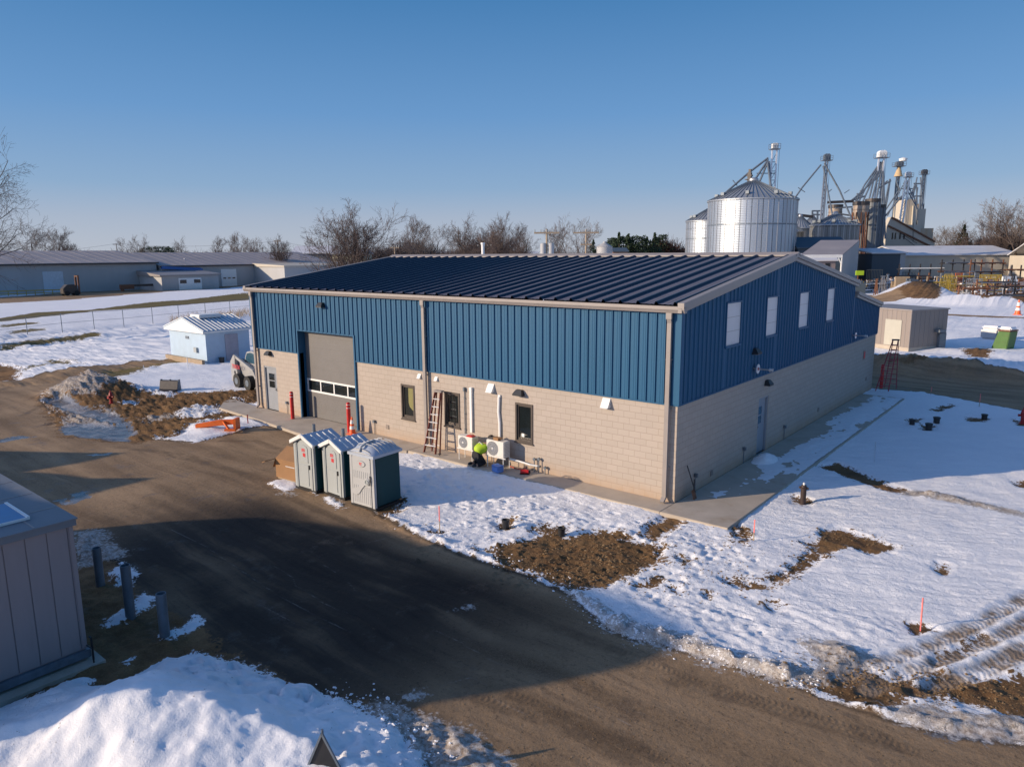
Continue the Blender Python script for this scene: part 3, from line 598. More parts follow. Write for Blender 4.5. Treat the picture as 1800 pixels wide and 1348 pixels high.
hb = math_(nt, 'ADD', hb, tyre(.8, .6, .12, aT, .18, .17)); hb = math_(nt, 'ADD', hb, math_(nt, 'MULTIPLY', tyre(.97, -.2, .10, aTr, .14, .22), ramp(nL, .42, .55)))
b = bump(nt, bs, hb, .6, .045)
fl = math_(nt, 'MULTIPLY_ADD', kR, -.40); fl.node.inputs[2].default_value = .75; nt.links.new(math_(nt, 'ADD', fl, math_(nt, 'MULTIPLY', kM, .35)), b.inputs['Strength'])
# two more fields: dark asphalt with the big shadow's shade painted in; crumbs
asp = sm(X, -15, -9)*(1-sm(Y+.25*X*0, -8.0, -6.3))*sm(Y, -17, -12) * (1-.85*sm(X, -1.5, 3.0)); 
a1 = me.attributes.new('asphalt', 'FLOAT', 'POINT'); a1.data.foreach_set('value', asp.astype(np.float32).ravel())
crm = np.clip(sm(tram, -.5, .3)*.9 + .55*sm(f_road, -1.6, -.1) + sm(f_mud, -1.2, -.1)*.8, 0, 1)*near + .5*((Y > 40)*(sm(fbm(X, Y, .08, 3, .5, 81), -.1, .3)))
a2 = me.attributes.new('crumbs', 'FLOAT', 'POINT'); a2.data.foreach_set('value', crm.astype(np.float32).ravel())
me.materials.append(m)
ground = bpy.data.objects.new('ground', me); S.collection.objects.link(ground); tag(ground, kind='structure')
def hgt(x, y):
    i = min(max(int(np.searchsorted(gx, x)), 0), len(gx)-1); j = min(max(int(np.searchsorted(gy, y)), 0), len(gy)-1)
    return float(H[j, i])
def on(px, py):
    p = G(px, py)
    for _ in range(6):
        z_ = hgt(p.x, p.y); p = G(px, py, .5*(p.z+z_))
    return p
# ================================================================ concrete apron
mb = MB(); mb.box(0.005, 2.1, -.95, 21.8, -.2, 0)
mb.box(-10.9, .005, -.95, -.002, -.2, 0)
mb.prism([(-25.8,-.3),(-24.4,-1.35),(-20.3,-1.6),(-16.9,-1.95),(-13.5,-1.95),(-10.905,-1.0),(-10.905,.0),(-15.1,.0),(-15.1,.32),(-19.15,.32),(-19.15,.0),(-22.97,.0),(-25.9,.25)], 'z', -.2, 0)
ap = mb.build('concrete_apron', M['concrete'], bevel=.015); tag(ap, kind='structure')
# thin trodden snow on the side walk of the apron
def icy_sheet(name, x0, x1, y0, y1, seed, thr):
    xs = np.arange(x0, x1, .06); ys = np.arange(y0, y1, .06); XX, YY = np.meshgrid(xs, ys)
    f = fbm(XX*1.6, YY*.7, 1.0, 5, .6, seed) + .35*fbm(XX, YY, 6, 3, .5, seed+5) - thr(XX, YY)
    z = np.clip(f*.05, -.03, .035)+.004
    v = [(float(a), float(b), float(c)) for a, b, c in zip(XX.ravel(), YY.ravel(), z.ravel())]
    nx_ = len(xs); fs = []; zz = z
    for j in range(len(ys)-1):
        for i in range(nx_-1):
            if max(zz[j,i], zz[j,i+1], zz[j+1,i], zz[j+1,i+1]) > 0: fs.append((j*nx_+i, j*nx_+i+1, (j+1)*nx_+i+1, (j+1)*nx_+i))
    mb = MB(); mb.add(v, fs); o = mb.build(name, M['snowm'], smooth='all'); tag(o, kind='structure'); return o
icy_sheet('trodden_snow', .35, 2.06, 1.2, 21.6, 3, lambda x, y: .28 - .55*np.clip((y-4)/12, 0, 1)*np.exp(-((x-1.25-(y-12)*.0)/.55)**2) - .15*np.clip((y-3)/3, 0, 1) + .5*np.clip((.75-x)/.4, 0, 1))
# ================================================================ main building
HB, HE, L, W1, W2 = 3.05, 5.85, 22.97, 18.86, 24.0
RY, RZ, EZ = 9.43, 7.38, 6.02
bld = thing('maintenance_building', 'large blue metal sided building on a beige block base with a navy ribbed roof', 'building', (0,0,0))
def holes_wall(mb, u0, u1, z0, z1, holes, P, th):
    """flat wall on rectangular cells with openings; P(u, d, z) gives the point, d is depth into the wall"""
    us = sorted({u0, u1, *[h[0] for h in holes], *[h[1] for h in holes]}); zs = sorted({z0, z1, *[h[2] for h in holes], *[h[3] for h in holes]})
    us = [u for u in us if u0 <= u <= u1]; zs = [z for z in zs if z0 <= z <= z1]
    for a, b in zip(us[:-1], us[1:]):
        for c, d in zip(zs[:-1], zs[1:]):
            mu, mz = (a+b)/2, (c+d)/2
            if any(h[0] < mu < h[1] and h[2] < mz < h[3] for h in holes): continue
            mb.quad(P(a,0,c), P(b,0,c), P(b,0,d), P(a,0,d))
    for h in holes:
        a, b, c, d = h[0], h[1], max(h[2], z0), min(h[3], z1)
        mb.quad(P(a,0,c), P(a,th,c), P(a,th,d), P(a,0,d)); mb.quad(P(b,0,c), P(b,th,c), P(b,th,d), P(b,0,d))
        if h[3] <= z1: mb.quad(P(a,0,d), P(b,0,d), P(b,th,d), P(a,th,d))
        if h[2] >= z0: mb.quad(P(a,0,c), P(b,0,c), P(b,th,c), P(a,th,c))
FR = lambda u, d, z: (u, d, z)
SD = lambda u, d, z: (-d, u, z)
GD = (-19.15, -15.10, -.15, 4.10)
DR = (-22.27, -21.2, -.15, 2.18)
WIN = [(-12.22, -11.44, .94, 2.37), (-9.76, -8.95, 1.0, 2.35), (-6.23, -5.45, .95, 2.36)]
SDR = (6.68, 7.66, -.15, 2.15)
mb = MB(); holes_wall(mb, -L, 0, -.15, HB, [GD, DR] + WIN, FR, .2)
mb.build('front_block_wall', M['blockx'], bld)
mb = MB(); holes_wall(mb, 0, W2, -.15, HB, [SDR], SD, .2)
mb.quad((-L,W2,-.15),(0,W2,-.15),(0,W2,HB),(-L,W2,HB)); mb.quad((-L,0,-.15),(-L,W2,-.15),(-L,W2,HB),(-L,0,HB))
mb.build('side_block_wall', M['blocky'], bld)
# flashing between block and siding
mb = MB(); mb.box(-L-.05, GD[0]-.06, -.06, 0, HB-.03, HB+.015); mb.box(GD[1]+.06, .06, -.06, 0, HB-.03, HB+.015); mb.box(.0, .06, 0, W2+.03, HB-.03, HB+.015)
mb.build('base_flashing', M['blue'], bld)
def rib_wall(mb, u0, u1, P, zlo, zhi, pitch=.3048, off=0, dep=.044):
    """exposed-fastener ribbed sheet: trapezoid major ribs and two shallow minor ribs"""
    u = u0; prof = []
    while u < u1-.001:
        for du, d in ((0,0),(.105,0),(.115,.007),(.135,.007),(.145,0),(.185,0),(.195,.007),(.215,.007),(.225,0),(.236,0),(.252,1),(.286,1),(.302,0)):
            uu = u+du
            if uu > u1: break
            prof.append((uu, d*dep if d == 1 else d))
        u += pitch
    prof.append((u1, 0))
    for (a, da), (b, db) in zip(prof[:-1], prof[1:]):
        m_ = (a+b)/2; z0a, z0b = zlo(a, m_), zlo(b, m_); z1a, z1b = zhi(a), zhi(b)
        mb.quad(P(a,-.03-da,z0a), P(b,-.03-db,z0b), P(b,-.03-db,z1b), P(a,-.03-da,z1a))
mb = MB(); rib_wall(mb, -L, 0, FR, lambda u, m_: GD[3]+.02 if GD[0]-.06 < m_ < GD[1]+.06 else HB+.015, lambda u: HE+.1)
mb.build('front_siding', M['blue'], bld)
slope = (RZ-EZ)/(RY+.2)
def gz(y):          # underside of the roof along the gable
    if y <= RY: return EZ-.10+slope*(y+.2)
    if y <= W1: return EZ-.10+slope*(RY*2+.2-y)
    return 5.45-(y-W1)*.155
PANELS = [(3.22, 4.42), (6.82, 7.96), (10.46, 11.64), (14.2, 15.32)]
PZ = (4.48, 5.88)
mb = MB()
def side_strip(u0, u1, lo, hi): rib_wall(mb, u0, u1, SD, lambda u, m_: lo if not callable(lo) else lo(u), hi)
cur = 0.0
for a, b in PANELS:
    side_strip(cur, a, HB+.015, gz); side_strip(a, b, HB+.015, lambda u: PZ[0]); side_strip(a, b, PZ[1], gz); cur = b
side_strip(cur, W1, HB+.015, gz); side_strip(W1, W2, HB+.015, gz)
mb.build('gable_siding', M['blue'], bld)
mb = MB()   # far sides (plain ribbed sheets)
rib_wall(mb, 0, W2, lambda u, d, z: (-L+d, u, z), lambda u, m_: HB, gz, .9144)
rib_wall(mb, -L, 0, lambda u, d, z: (u, W2-d, z), lambda u, m_: HB, lambda u: gz(W2), .9144)
rib_wall(mb, -L, 0, lambda u, d, z: (u, W1+.001-d, z), lambda u, m_: 5.3, lambda u: gz(W1-.01), .9144)
mb.build('rear_siding', M['blue'], bld)
# corner trims
mb = MB(); mb.box(-.17, .075, -.078, .0, HB+.02, HE-.02); mb.box(.0, .078, -.001, .13, HB+.02, HE+.02); mb.build('corner_trim', M['blue'], bld)
mb = MB(); mb.box(-L-.075, -L+.16, -.075, .0, HB+.02, HE-.02); mb.build('corner_trim', M['blue'], bld)
mb = MB(); mb.box(0, .075, W2-.1, W2+.06, HB+.02, 4.55); mb.build('corner_trim', M['blue'], bld)
# roof sheets with standing seams
OV = .22
def roof(mb, x0, x1, ya, za, yb, zb, pitch=.6096, h=.078, seams=None):
    d = Vector((0, yb-ya, zb-za)); n = Vector((0, -(zb-za), yb-ya)).normalized()
    if n.z < 0: n = -n
    x = x0; A_ = lambda x, e: Vector((x, ya, za))+n*e
    def strip(m_, pr):
        for (a, ea), (b, eb) in zip(pr[:-1], pr[1:]):
            if a >= x1: return
            b = min(b, x1); m_.quad(A_(a, ea), A_(b, eb), A_(b, eb)+d, A_(a, ea)+d)
    while x < x1-.01:
        strip(mb, [(x+a, e) for a, e in ((0,0),(.19,0),(.20,.008),(.225,.008),(.235,0),(.36,0),(.37,.008),(.395,.008),(.405,0),(.475,0))])
        strip(seams, [(x+a, e) for a, e in ((.475,0),(.512,h),(.572,h),(.6096,0))]); x += pitch
mb = MB(); sm_b = MB()
for a_ in ((-L-OV, OV-.06, -.2, EZ+.02, RY, RZ), (-L-OV, OV-.06, W1+.2, EZ+.02, RY, RZ), (-L-OV, OV-.06, W2+.2, 4.68, W1, 5.52)): roof(mb, *a_, seams=sm_b)
rf = mb.build('roof', M['pan'], bld); sm_b.build('standing_seams', M['roof'], rf)
mb = MB(); mb.prism([(RY-.28, RZ-.02), (RY, RZ+.085), (RY+.28, RZ-.02), (RY+.28, RZ+.03), (RY, RZ+.14), (RY-.28, RZ+.03)], 'x', -L-OV, OV+.02)
mb.build('ridge_cap', M['taupe'], rf)
# rake trims: two stepped fascia boards up the gable
mb = MB()
def rake(ya, za, yb, zb):
    for dz, t, hh in ((.02, .20, .16), (-.13, .14, .13)):
        for xs in ((OV-.06-t+.06, OV+.0),):
            A = (ya, za+dz); B = (yb, zb+dz)
            mb.prism([(A[0],A[1]-hh/2),(B[0],B[1]-hh/2),(B[0],B[1]+hh/2),(A[0],A[1]+hh/2)], 'x', .03 if dz < 0 else .02, OV-.07 if dz < 0 else OV)
rake(-.26, EZ-.02, RY, RZ-.0); rake(RY, RZ-.0, W1+.2, EZ-.02); rake(W1+.03, 5.50, W2+.2, 4.66)
mb.build('rake_trim', M['taupe'], bld); mb = MB()
A = [(-.26, EZ-.1), (RY, RZ-.08)]
mb.prism([(-.26,EZ-.1),(RY,RZ-.08),(W1+.2,EZ-.1),(W1+.2,EZ+.05),(RY,RZ+.07),(-.26,EZ+.05)], 'x', -L-OV-.02, -L-.05)
mb.build('rake_trim', M['taupe'], bld)
# gutter: K profile
mb = MB(); mb.prism([(-.06,5.80),(-.19,5.80),(-.22,5.86),(-.25,5.90),(-.25,5.99),(-.235,6.0),(-.235,5.97),(-.06,5.97)], 'x', -L-.30, OV)
mb.build('gutter', M['taupe'], bld)
# downspouts
def downspout(x):
    mb = MB(); w = .135
    mb.box(x-w/2, x+w/2, -.19, -.10, .16, 5.50)
    mb.bar((x, -.135, 5.48), (x, -.20, 5.66), w, .07, (0,1,0)); mb.box(x-w/2-.02, x+w/2+.02, -.235, -.155, 5.62, 5.80)
    for z in (1.1, 2.9, 4.4): mb.box(x-w/2-.012, x+w/2+.012, -.176, -.0, z, z+.03)
    mb.bar((x, -.135, .18), (x, -.30, .05), w, .07, (0,1,0))
    o = mb.build('downspout', M['taupe'], bld)
    return o
for x in (-L+.25, -10.66, -.27): downspout(x)
# garage door -------------------------------------------------------------
mb = MB()   # blue jamb lining
mb.box(GD[0]-.08, GD[0], -.075, .45, -.02, GD[3]+.06); mb.box(GD[1], GD[1]+.08, -.075, .45, -.02, GD[3]+.06); mb.box(GD[0], GD[1], -.074, .45, GD[3], GD[3]+.059)
mb.build('door_jamb', M['blue'], bld)

mb = MB(); Yd = .33; n_ = 21
rows = [(0, 1.22), (1.84, 4.1)]
for z0, z1 in rows:
    k = int(round((z1-z0)/.10)); hh = (z1-z0)/k
    for i in range(k):
        a = z0+i*hh; deep = (i % 5 == 0)
        mb.box(GD[0], GD[1], Yd+(.012 if deep else .006), Yd+.05, a, a+.018); mb.box(GD[0], GD[1], Yd, Yd+.05, a+.018, a+hh)
gdoor = mb.build('overhead_door', M['garage'], bld)
mb = MB(); mb.box(GD[0], GD[1], Yd-.012, Yd+.05, 1.22, 1.30); mb.box(GD[0], GD[1], Yd-.012, Yd+.05, 1.76, 1.84)
for x in np.linspace(GD[0]+.0, GD[1]-.07, 5): mb.box(x, x+.07, Yd-.010, Yd+.05, 1.30, 1.76)
mb.build('window_frame', M['white'], gdoor)
mb = MB(); mb.box(GD[0]+.01, GD[1]-.01, Yd+.02, Yd+.03, 1.30, 1.76); mb.build('window_pane', M['glass'], gdoor)
# front entrance door
def hingedoor(name, u0, u1, P, label, win, handle_side=1, mat_='greydoor', glassm='glass'):
    mb = MB()
    def B(a, b, d0, d1, z0, z1):
        p = [P(a,d0,z0), P(b,d1,z1)]; mb.box(min(p[0][0],p[1][0]), max(p[0][0],p[1][0]), min(p[0][1],p[1][1]), max(p[0][1],p[1][1]), z0, z1)
    B(u0+.05, u1-.05, .09, .14, 0, 2.10); door = mb.build(name, M[mat_], bld)
    if label: door['label'] = label
    mb = MB(); B(u0, u0+.05, .02, .14, 0, 2.18); B(u1-.05, u1, .02, .14, 0, 2.18); B(u0+.05, u1-.05, .02, .14, 2.10, 2.18); mb.build('door_frame', M[mat_], door)
    mb = MB(); a, b, z0, z1 = win; B(a, b, .080, .095, z0, z1); mb.build('window_pane', M[glassm], door)
    mb = MB(); B(a-.03, a, .072, .1, z0-.03, z1+.03); B(b, b+.03, .072, .1, z0-.03, z1+.03); B(a, b, .072, .1, z1, z1+.03); B(a, b, .072, .1, z0-.03, z0); B(a, b, .070, .1, (z0+z1)/2-.02, (z0+z1)/2+.02); mb.build('window_frame', M[mat_], door)
    hx = u1-.14 if handle_side > 0 else u0+.14
    mb = MB(); B(hx-.02, hx+.02, .05, .09, .98, 1.14); B(hx-.10, hx+.02, .03, .05, 1.04, 1.07); mb.build('handle', M['black'], door)
hingedoor('entrance_door', DR[0], DR[1], FR, 'grey door with a two pane window', (-21.98, -21.5, 1.12, 1.82), 1)
hingedoor('side_door', SDR[0], SDR[1], SD, 'grey door with a narrow window in the shaded gable wall', (6.86, 7.22, 1.15, 1.80), -1, 'greydoor', 'glassb')
# windows ------------------------------------------------------------------
def window(u0, u1, z0, z1, gm):
    mb = MB(); t = .065
    mb.box(u0, u0+t, -.03, .16, z0, z1); mb.box(u1-t, u1, -.03, .16, z0, z1); mb.box(u0+t, u1-t, -.03, .16, z1-t, z1); mb.box(u0+t, u1-t, -.03, .16, z0, z0+t)
    w_ = mb.build('window', M['bronze'], bld)
    mb = MB(); s = t+.015
    for a, b, c, d in ((u0+t, u0+t+.055, z0+t, z1-t), (u1-t-.055, u1-t, z0+t, z1-t), (u0+t+.055, u1-t-.055, z1-t-.06, z1-t), (u0+t+.055, u1-t-.055, z0+t, z0+t+.09)): mb.box(a, b, .03, .12, c, d)
    mb.build('sash', M['bronze'], w_)
    mb = MB(); mb.box(u0+t+.05, u1-t-.05, .06, .075, z0+t+.08, z1-t-.05); mb.build('pane', M[gm], w_)
    mb = MB(); mb.box(u0-.03, u1+.03, -.055, .0, z0-.05, z0-.003); mb.build('sill', M['bronze'], w_)
    return w_
ws = [window(*w_, g_) for w_, g_ in zip(WIN, ('glass', 'glass', 'glass'))]
ws[0]['label'] = 'narrow dark framed window with a yellow wall showing in its pane'
mb = MB(); mb.prism([(-11.86,1.62),(-11.80,1.45),(-11.62,1.32),(-11.57,1.30),(-11.57,2.22),(-11.86,2.22)], 'y', .052, .058); mb.build('lit_interior', mat('yellow_room_wall', (.20,.185,.06), .6), ws[0])
mb = MB(); mb.box(-6.0, -5.88, .05, .058, 1.13, 1.25); mb.build('sticker', M['white'], ws[2])
# translucent gable panels
for i, (a, b) in enumerate(PANELS):
    mb = MB(); n_ = 9
    for k in range(n_):
        u = a+(b-a)*k/n_; v_ = a+(b-a)*(k+1)/n_; mb.box(.012+(.006 if k % 2 else 0), .03, u, v_, PZ[0], PZ[1])
    p = mb.build('translucent_panel', M['panel'], bld)
    mb = MB(); mb.box(.0, .075, a-.05, a, PZ[0]-.05, PZ[1]+.05); mb.box(0, .075, b, b+.05, PZ[0]-.05, PZ[1]+.05); mb.box(0, .085, a-.06, b+.06, PZ[1], PZ[1]+.05); mb.box(0, .095, a-.03, b+.03, PZ[0]-.07, PZ[0]); mb.build('panel_frame', M['blue'], p)
    mb = MB()
    for q in (1, 2): z = PZ[0]+(PZ[1]-PZ[0])*q/3; mb.box(.02, .034, a+.0, b-.0, z-.006, z+.006)
    mb.build('seam_line', M['taupe'], p)
# wall pack lights
def wallpack(P, u, z, name='wall_light'):
    mb = MB(); w_ = .20
    pr = [(0,-.09),(-.22,-.09),(-.22,-.03),(-.12,.11),(0,.11)]
    vs = []
    for s in (-1, 1):
        for d, dz in pr:
            k = w_ if dz < .1 else w_*.62
            vs.append(P(u+s*k, d-.0, z+dz))
    n = len(pr); mb.add(vs, [tuple(range(n)), tuple(range(2*n-1, n-1, -1))] + [(i, i+n, (i+1)%n+n, (i+1)%n) for i in range(n)])
    o = mb.build(name, M['blackfix'], bld)
    mb = MB(); p0 = P(u-w_*.8, -.20, z-.10); p1 = P(u+w_*.8, -.05, z-.092)
    mb.box(min(p0[0],p1[0]), max(p0[0],p1[0]), min(p0[1],p1[1]), max(p0[1],p1[1]), z-.10, z-.092); mb.build('lens', M['panel'], o)
wallpack(lambda u,d,z: (u,d-.06,z), -17.14, 5.36); wallpack(FR, -21.66, 2.84); wallpack(FR, -6.0, 2.73); wallpack(lambda u,d,z: (-(d-.06),u,z), 5.75, 4.05); wallpack(SD, 7.33, 2.68)
# vent hoods
for x, z, s in ((-11.1, 2.80, .11), (-10.16, 2.79, .10), (-7.35, 2.75, .19), (-2.46, 2.82, .19)):
    mb = MB(); mb.prism([(0, z-s*.8), (-s*1.1, z-s*.8), (-s*.9, z-s*.6), (-.02, z+s*.8), (0, z+s*.8)], 'x', x-s*.75, x+s*.75); mb.build('vent_hood', M['white'], bld)
# small brick vents, hose bibs and conduits
for P, u, z in ((FR, -13.15, .42), (SD, 2.65, .30), (SD, 14.2, .45), (SD, 22.6, .7)):
    mb = MB(); p0 = P(u-.09, -.02, z-.09); p1 = P(u+.09, .0, z+.09); mb.box(min(p0[0],p1[0]), max(p0[0],p1[0]), min(p0[1],p1[1]), max(p0[1],p1[1]), z-.09, z+.09)
    for k in range(4):
        zz = z-.075+k*.042; p0 = P(u-.08, -.03, 0); p1 = P(u+.08, -.02, 0); mb.box(min(p0[0],p1[0]), max(p0[0],p1[0]), min(p0[1],p1[1]), max(p0[1],p1[1]), zz, zz+.02)
    mb.build('wall_vent', M['tanwall'], bld)
for P, u in ((FR, -20.4), (FR, -13.95), (SD, 5.35), (SD, 9.6), (SD, 1.35)):
    mb = MB(); a = P(u, -.04, 0); b = P(u, -.04, .52); mb.tube(a, b, .014, n=6); c = P(u, -.06, .55); mb.cbox(c, .10, .10, .11); mb.build('outlet_box', M['galvd'], bld)
# flue pipes through the gable with round wall plates
for y, z, s in ((5.85, 3.42, 1), (18.9, 3.42, .9)):
    mb = MB(); mb.tube((.0, y, z), (.62, y, z), .035*s, n=10); mb.tube((.62, y, z), (.74, y, z), .085*s, .06*s, 12); fl_ = mb.build('flue_pipe', M['galv'], bld, smooth=True)
    mb = MB(); mb.tube((.20, y, z), (.215, y, z), .17*s, n=20); mb.build('flue_disc', M['alu'], fl_)
    mb = MB(); mb.tube((.215, y, z), (.235, y, z), .05*s, n=12); mb.build('flue_collar', M['red'], fl_)
mb = MB(); mb.box(0, .02, 21.55, 21.95, 1.86, 2.35); lo = mb.build('louvre', M['tanwall'], bld)
mb = MB(); mb.box(.02, .03, 21.62, 21.88, 1.93, 2.28); mb.build('notice', M['sticker'], lo)
# mechanical lines on the front wall
mb = MB(); mb.box(-8.37, -8.27, -.09, 0, .95, 2.62); mb.box(-8.38, -8.26, -.10, 0, 2.56, 2.66); mb.build('line_set_cover', M['white'], bld)
mb = MB(); mb.tube((-8.66,-.04,.55), (-8.66,-.04,2.60), .020, n=8); mb.cbox((-8.66,-.05,2.55), .07, .09, .14)
for z in (1.0, 1.6, 2.2): mb.cbox((-8.66,-.03,z), .07, .05, .025)
mb.build('conduit', M['galvd'], bld)
mb = MB(); mb.path([(-6.93,-.05,.9), (-6.93,-.05,1.5), (-6.98,-.05,1.9), (-6.95,-.05,2.48)], .052, 8); mb.cbox((-6.95,-.03,2.5), .10, .06, .08); mb.build('line_set_cover', M['white'], bld, smooth=True)
# ================================================================ objects round the building
def zat(base, px, py):                   # height at which the ray through (px,py) passes over/near a ground point
    d = ray(px, py); c = Vector((CX, CY)); b = Vector(base[:2]); hd = (b-c).length
    return CZ + d.z*hd/Vector((d.x, d.y)).length
def text_mesh(s, size, mat_, parent, loc, rot, name='lettering', depth=.004):
    c = bpy.data.curves.new(name, 'FONT'); c.body = s; c.size = size; c.extrude = depth; c.align_x = 'CENTER'; c.align_y = 'CENTER'
    o = bpy.data.objects.new(name, c); S.collection.objects.link(o)
    dg = bpy.context.evaluated_depsgraph_get(); me = bpy.data.meshes.new_from_object(o.evaluated_get(dg)); bpy.data.objects.remove(o)
    me.materials.clear(); me.materials.append(mat_)
    o = bpy.data.objects.new(name, me); S.collection.objects.link(o); o.parent = parent; o.location = loc; o.rotation_euler = rot
    return o
# ---- portable toilets with gabled roofs
def gable_toilet(loc, label):
    t = thing('portable_toilet', label, 'portable toilet', loc, R(2), 'grey and green portable toilets')
    w, d, h = 1.02, 1.08, 1.66                       # eaves height; front faces -y, origin at front centre
    mb = MB()
    mb.box(-w/2, -w/2+.03, .05, d, .1, h); mb.box(w/2-.03, w/2, .05, d, .1, h); mb.box(-w/2, w/2, d-.03, d, .1, h)
    for k in range(5): yy = .16+k*.19; mb.box(w/2, w/2+.012, yy, yy+.07, .16, h-.06)
    mb.build('body', M['tgreen'], t)
    mb = MB(); mb.box(-w/2-.04, w/2+.04, -.02, d+.02, .0, .10); mb.build('skid_base', M['black'], t)
    # front frame with arched opening
    mb = MB()
    for s in (-1, 1):
        for x0, x1, y0 in ((.44,.515,-.03), (.38,.425,-.05), (.335,.37,-.045)): mb.box(min(s*x0,s*x1), max(s*x0,s*x1), y0, .05, .1, h)
    mb.prism([(-.51,h), (.51,h), (.51,h+.02), (0,h+.23), (-.51,h+.02)], 'y', -.03, .05)
    mb.build('front_frame', M['tgrey'], t)
    mb = MB(); mb.box(-.33, .33, -.02, .03, .12, h-.16)
    arch = [(-.33,h-.16)]+[(-.33*math.cos(a), h-.16+.19*math.sin(a)) for a in np.linspace(0, math.pi, 13)]+[(.33,h-.16)]
    mb.prism(arch[1:-1], 'y', -.02, .03)
    dr = mb.build('door', M['tgrey'], t)
    mb = MB()   # raised door panels
    mb.prism([(-.22,.98),(-.22,1.42)]+[(-.22*math.cos(a), 1.42+.15*math.sin(a)) for a in np.linspace(0.2, math.pi-.2, 9)]+[(.22,1.42),(.22,.98)], 'y', -.035, -.019)
    mb.box(-.22, .22, -.035, -.019, .20, .90); mb.build('door_panel', M['tgrey'], dr, bevel=.006)
    mb = MB(); mb.box(.25, .29, -.06, -.02, .78, .92); mb.build('handle', M['black'], dr)
    mb = MB()
    for x in (-.06, -.0, .06): mb.box(x-.018, x+.018, -.040, -.034, 1.34, 1.44)
    mb.box(-.08,.08,-.040,-.034,1.425,1.445); mb.box(-.03, .03, -.040, -.034, 1.18, 1.30); mb.box(.04, .10, -.040, -.034, 1.17, 1.30); mb.build('red_lettering', M['sticker'], dr)
    # roof
    mb = MB(); o = .08
    for s in (-1, 1):
        mb.prism([(0,h+.25),(s*(w/2+o),h-.01),(s*(w/2+o),h-.05),(0,h+.20)], 'y', -.05, d+.05)
    rf_ = mb.build('roof', M['troof'], t)
    mb = MB()
    for s in (-1, 1):
        for k in range(4):
            y = .22+k*.24; mb.bar((s*.10, y, h+.215), (s*(w/2+.03), y, h+.02), .03, .03)
    mb.build('roof_rib', M['white'], rf_)
    mb = MB()
    for s in (-1, 1):
        mb.prism([(0,h+.29),(s*(w/2+o+.03),h+.0),(s*(w/2+o+.02),h-.12),(0,h+.15)], 'y', -.12, -.05)
    mb.build('front_fascia', M['white'], rf_, bevel=.01)
    mb = MB(); mb.tube((-.53, d-.25, .2), (-.53, d-.25, h+.36), .055, n=10); mb.build('vent_pipe', M['galvd'], t, smooth=True)
    return t
def mid(a, b): return (a+b)/2
z0t = .0
t1 = gable_toilet((0,0,0), 'tall green sided portable toilet beside the brown cardboard box, leftmost of the row')
p = mid(G(524,858), G(554,868)); t1.location = (p.x, p.y, hgt(p.x, p.y))
p = mid(G(572,869), G(605.5,879)); dup(t1, (p.x, p.y, hgt(p.x, p.y)), R(-1), 'gable roofed portable toilet in the middle of the row of three')
# ---- round roofed toilet
p = mid(G(621,888), G(658,899)); t = thing('portable_toilet', 'light grey portable toilet with domed ribbed roof and oval sign, nearest the snow', 'portable toilet', (p.x, p.y, hgt(p.x,p.y)), R(3), 'grey and green portable toilets')
w, d, h = 1.06, 1.12, 1.70
mb = MB(); mb.prism([(-w/2,.08),(w/2,.08),(w/2-.02,h),(-w/2+.02,h)], 'y', .06, d); mb.build('body', M['tgreen'], t, bevel=.05)
mb = MB(); mb.box(-w/2-.03, w/2+.03, 0, d+.03, 0, .09); mb.build('skid_base', M['black'], t)
mb = MB()
for s in (-1, 1): mb.prism([(s*(w/2+.01),.08),(s*(w/2-.10),.08),(s*(w/2-.12),h),(s*(w/2-.01),h)], 'y', -.02, .075)
mb.prism([(-.50,h-.02)]+[(-.50*math.cos(a), h-.02+.20*math.sin(a)) for a in np.linspace(0, math.pi, 15)]+[(.50,h-.02)], 'y', -.015, .07)
mb.build('front_frame', M['tlight'], t, bevel=.008)
mb = MB(); mb.prism([(-.41,.10),(.41,.10),(.40,h-.14)]+[(.40*math.cos(a), h-.14+.16*math.sin(a)) for a in np.linspace(.1, math.pi-.1, 13)]+[(-.40,h-.14)], 'y', -.03, .03)
dr = mb.build('door', M['tlight'], t, bevel=.006)
mb = MB()
for k in range(9): x = -.34+k*.085; mb.box(x, x+.012, -.037, -.029, .18, .72); mb.box(x, x+.012, -.037, -.029, .95, 1.18)
mb.build('door_fluting', M['tlight'], dr)
mb = MB(); n_ = 24; el = [(.0+.20*math.cos(2*math.pi*i/n_), 1.42+.105*math.sin(2*math.pi*i/n_)) for i in range(n_)]; mb.prism(el, 'y', -.05, -.028); mb.build('oval_sign', M['tlight'], dr, bevel=.012)
mb = MB(); mb.box(-.06,.06,-.055,-.049,1.44,1.46); mb.box(-.045,-.02,-.055,-.049,1.38,1.44); mb.box(.01,.035,-.055,-.049,1.36,1.44); mb.build('red_lettering', M['sticker'], dr)
mb = MB(); mb.prism([(-.40,.42),(-.40,.58),(-.15,.66),(.05,.80),(.14,.97),(.24,1.02),(.34,.98),(.38,.86),(.30,.78),(.16,.76),(.02,.62),(-.10,.46),(-.22,.40)], 'y', -.055, -.028); mb.build('door_grip_moulding', M['tlight'], dr, bevel=.012)
mb = MB(); mb.lathe([(.075,0),(.075,.02),(.05,.02),(.05,.005)], 16); o = mb.build('latch', M['tgrey'], dr); o.rotation_euler = (R(90),0,0); o.location = (.25,-.055,.89)
mb = MB(); mb.bar((.40,-.05,1.10),(.42,-.06,.98),.02); mb.bar((.42,-.06,.98),(.39,-.06,.80),.02); mb.build('handle', M['black'], dr)
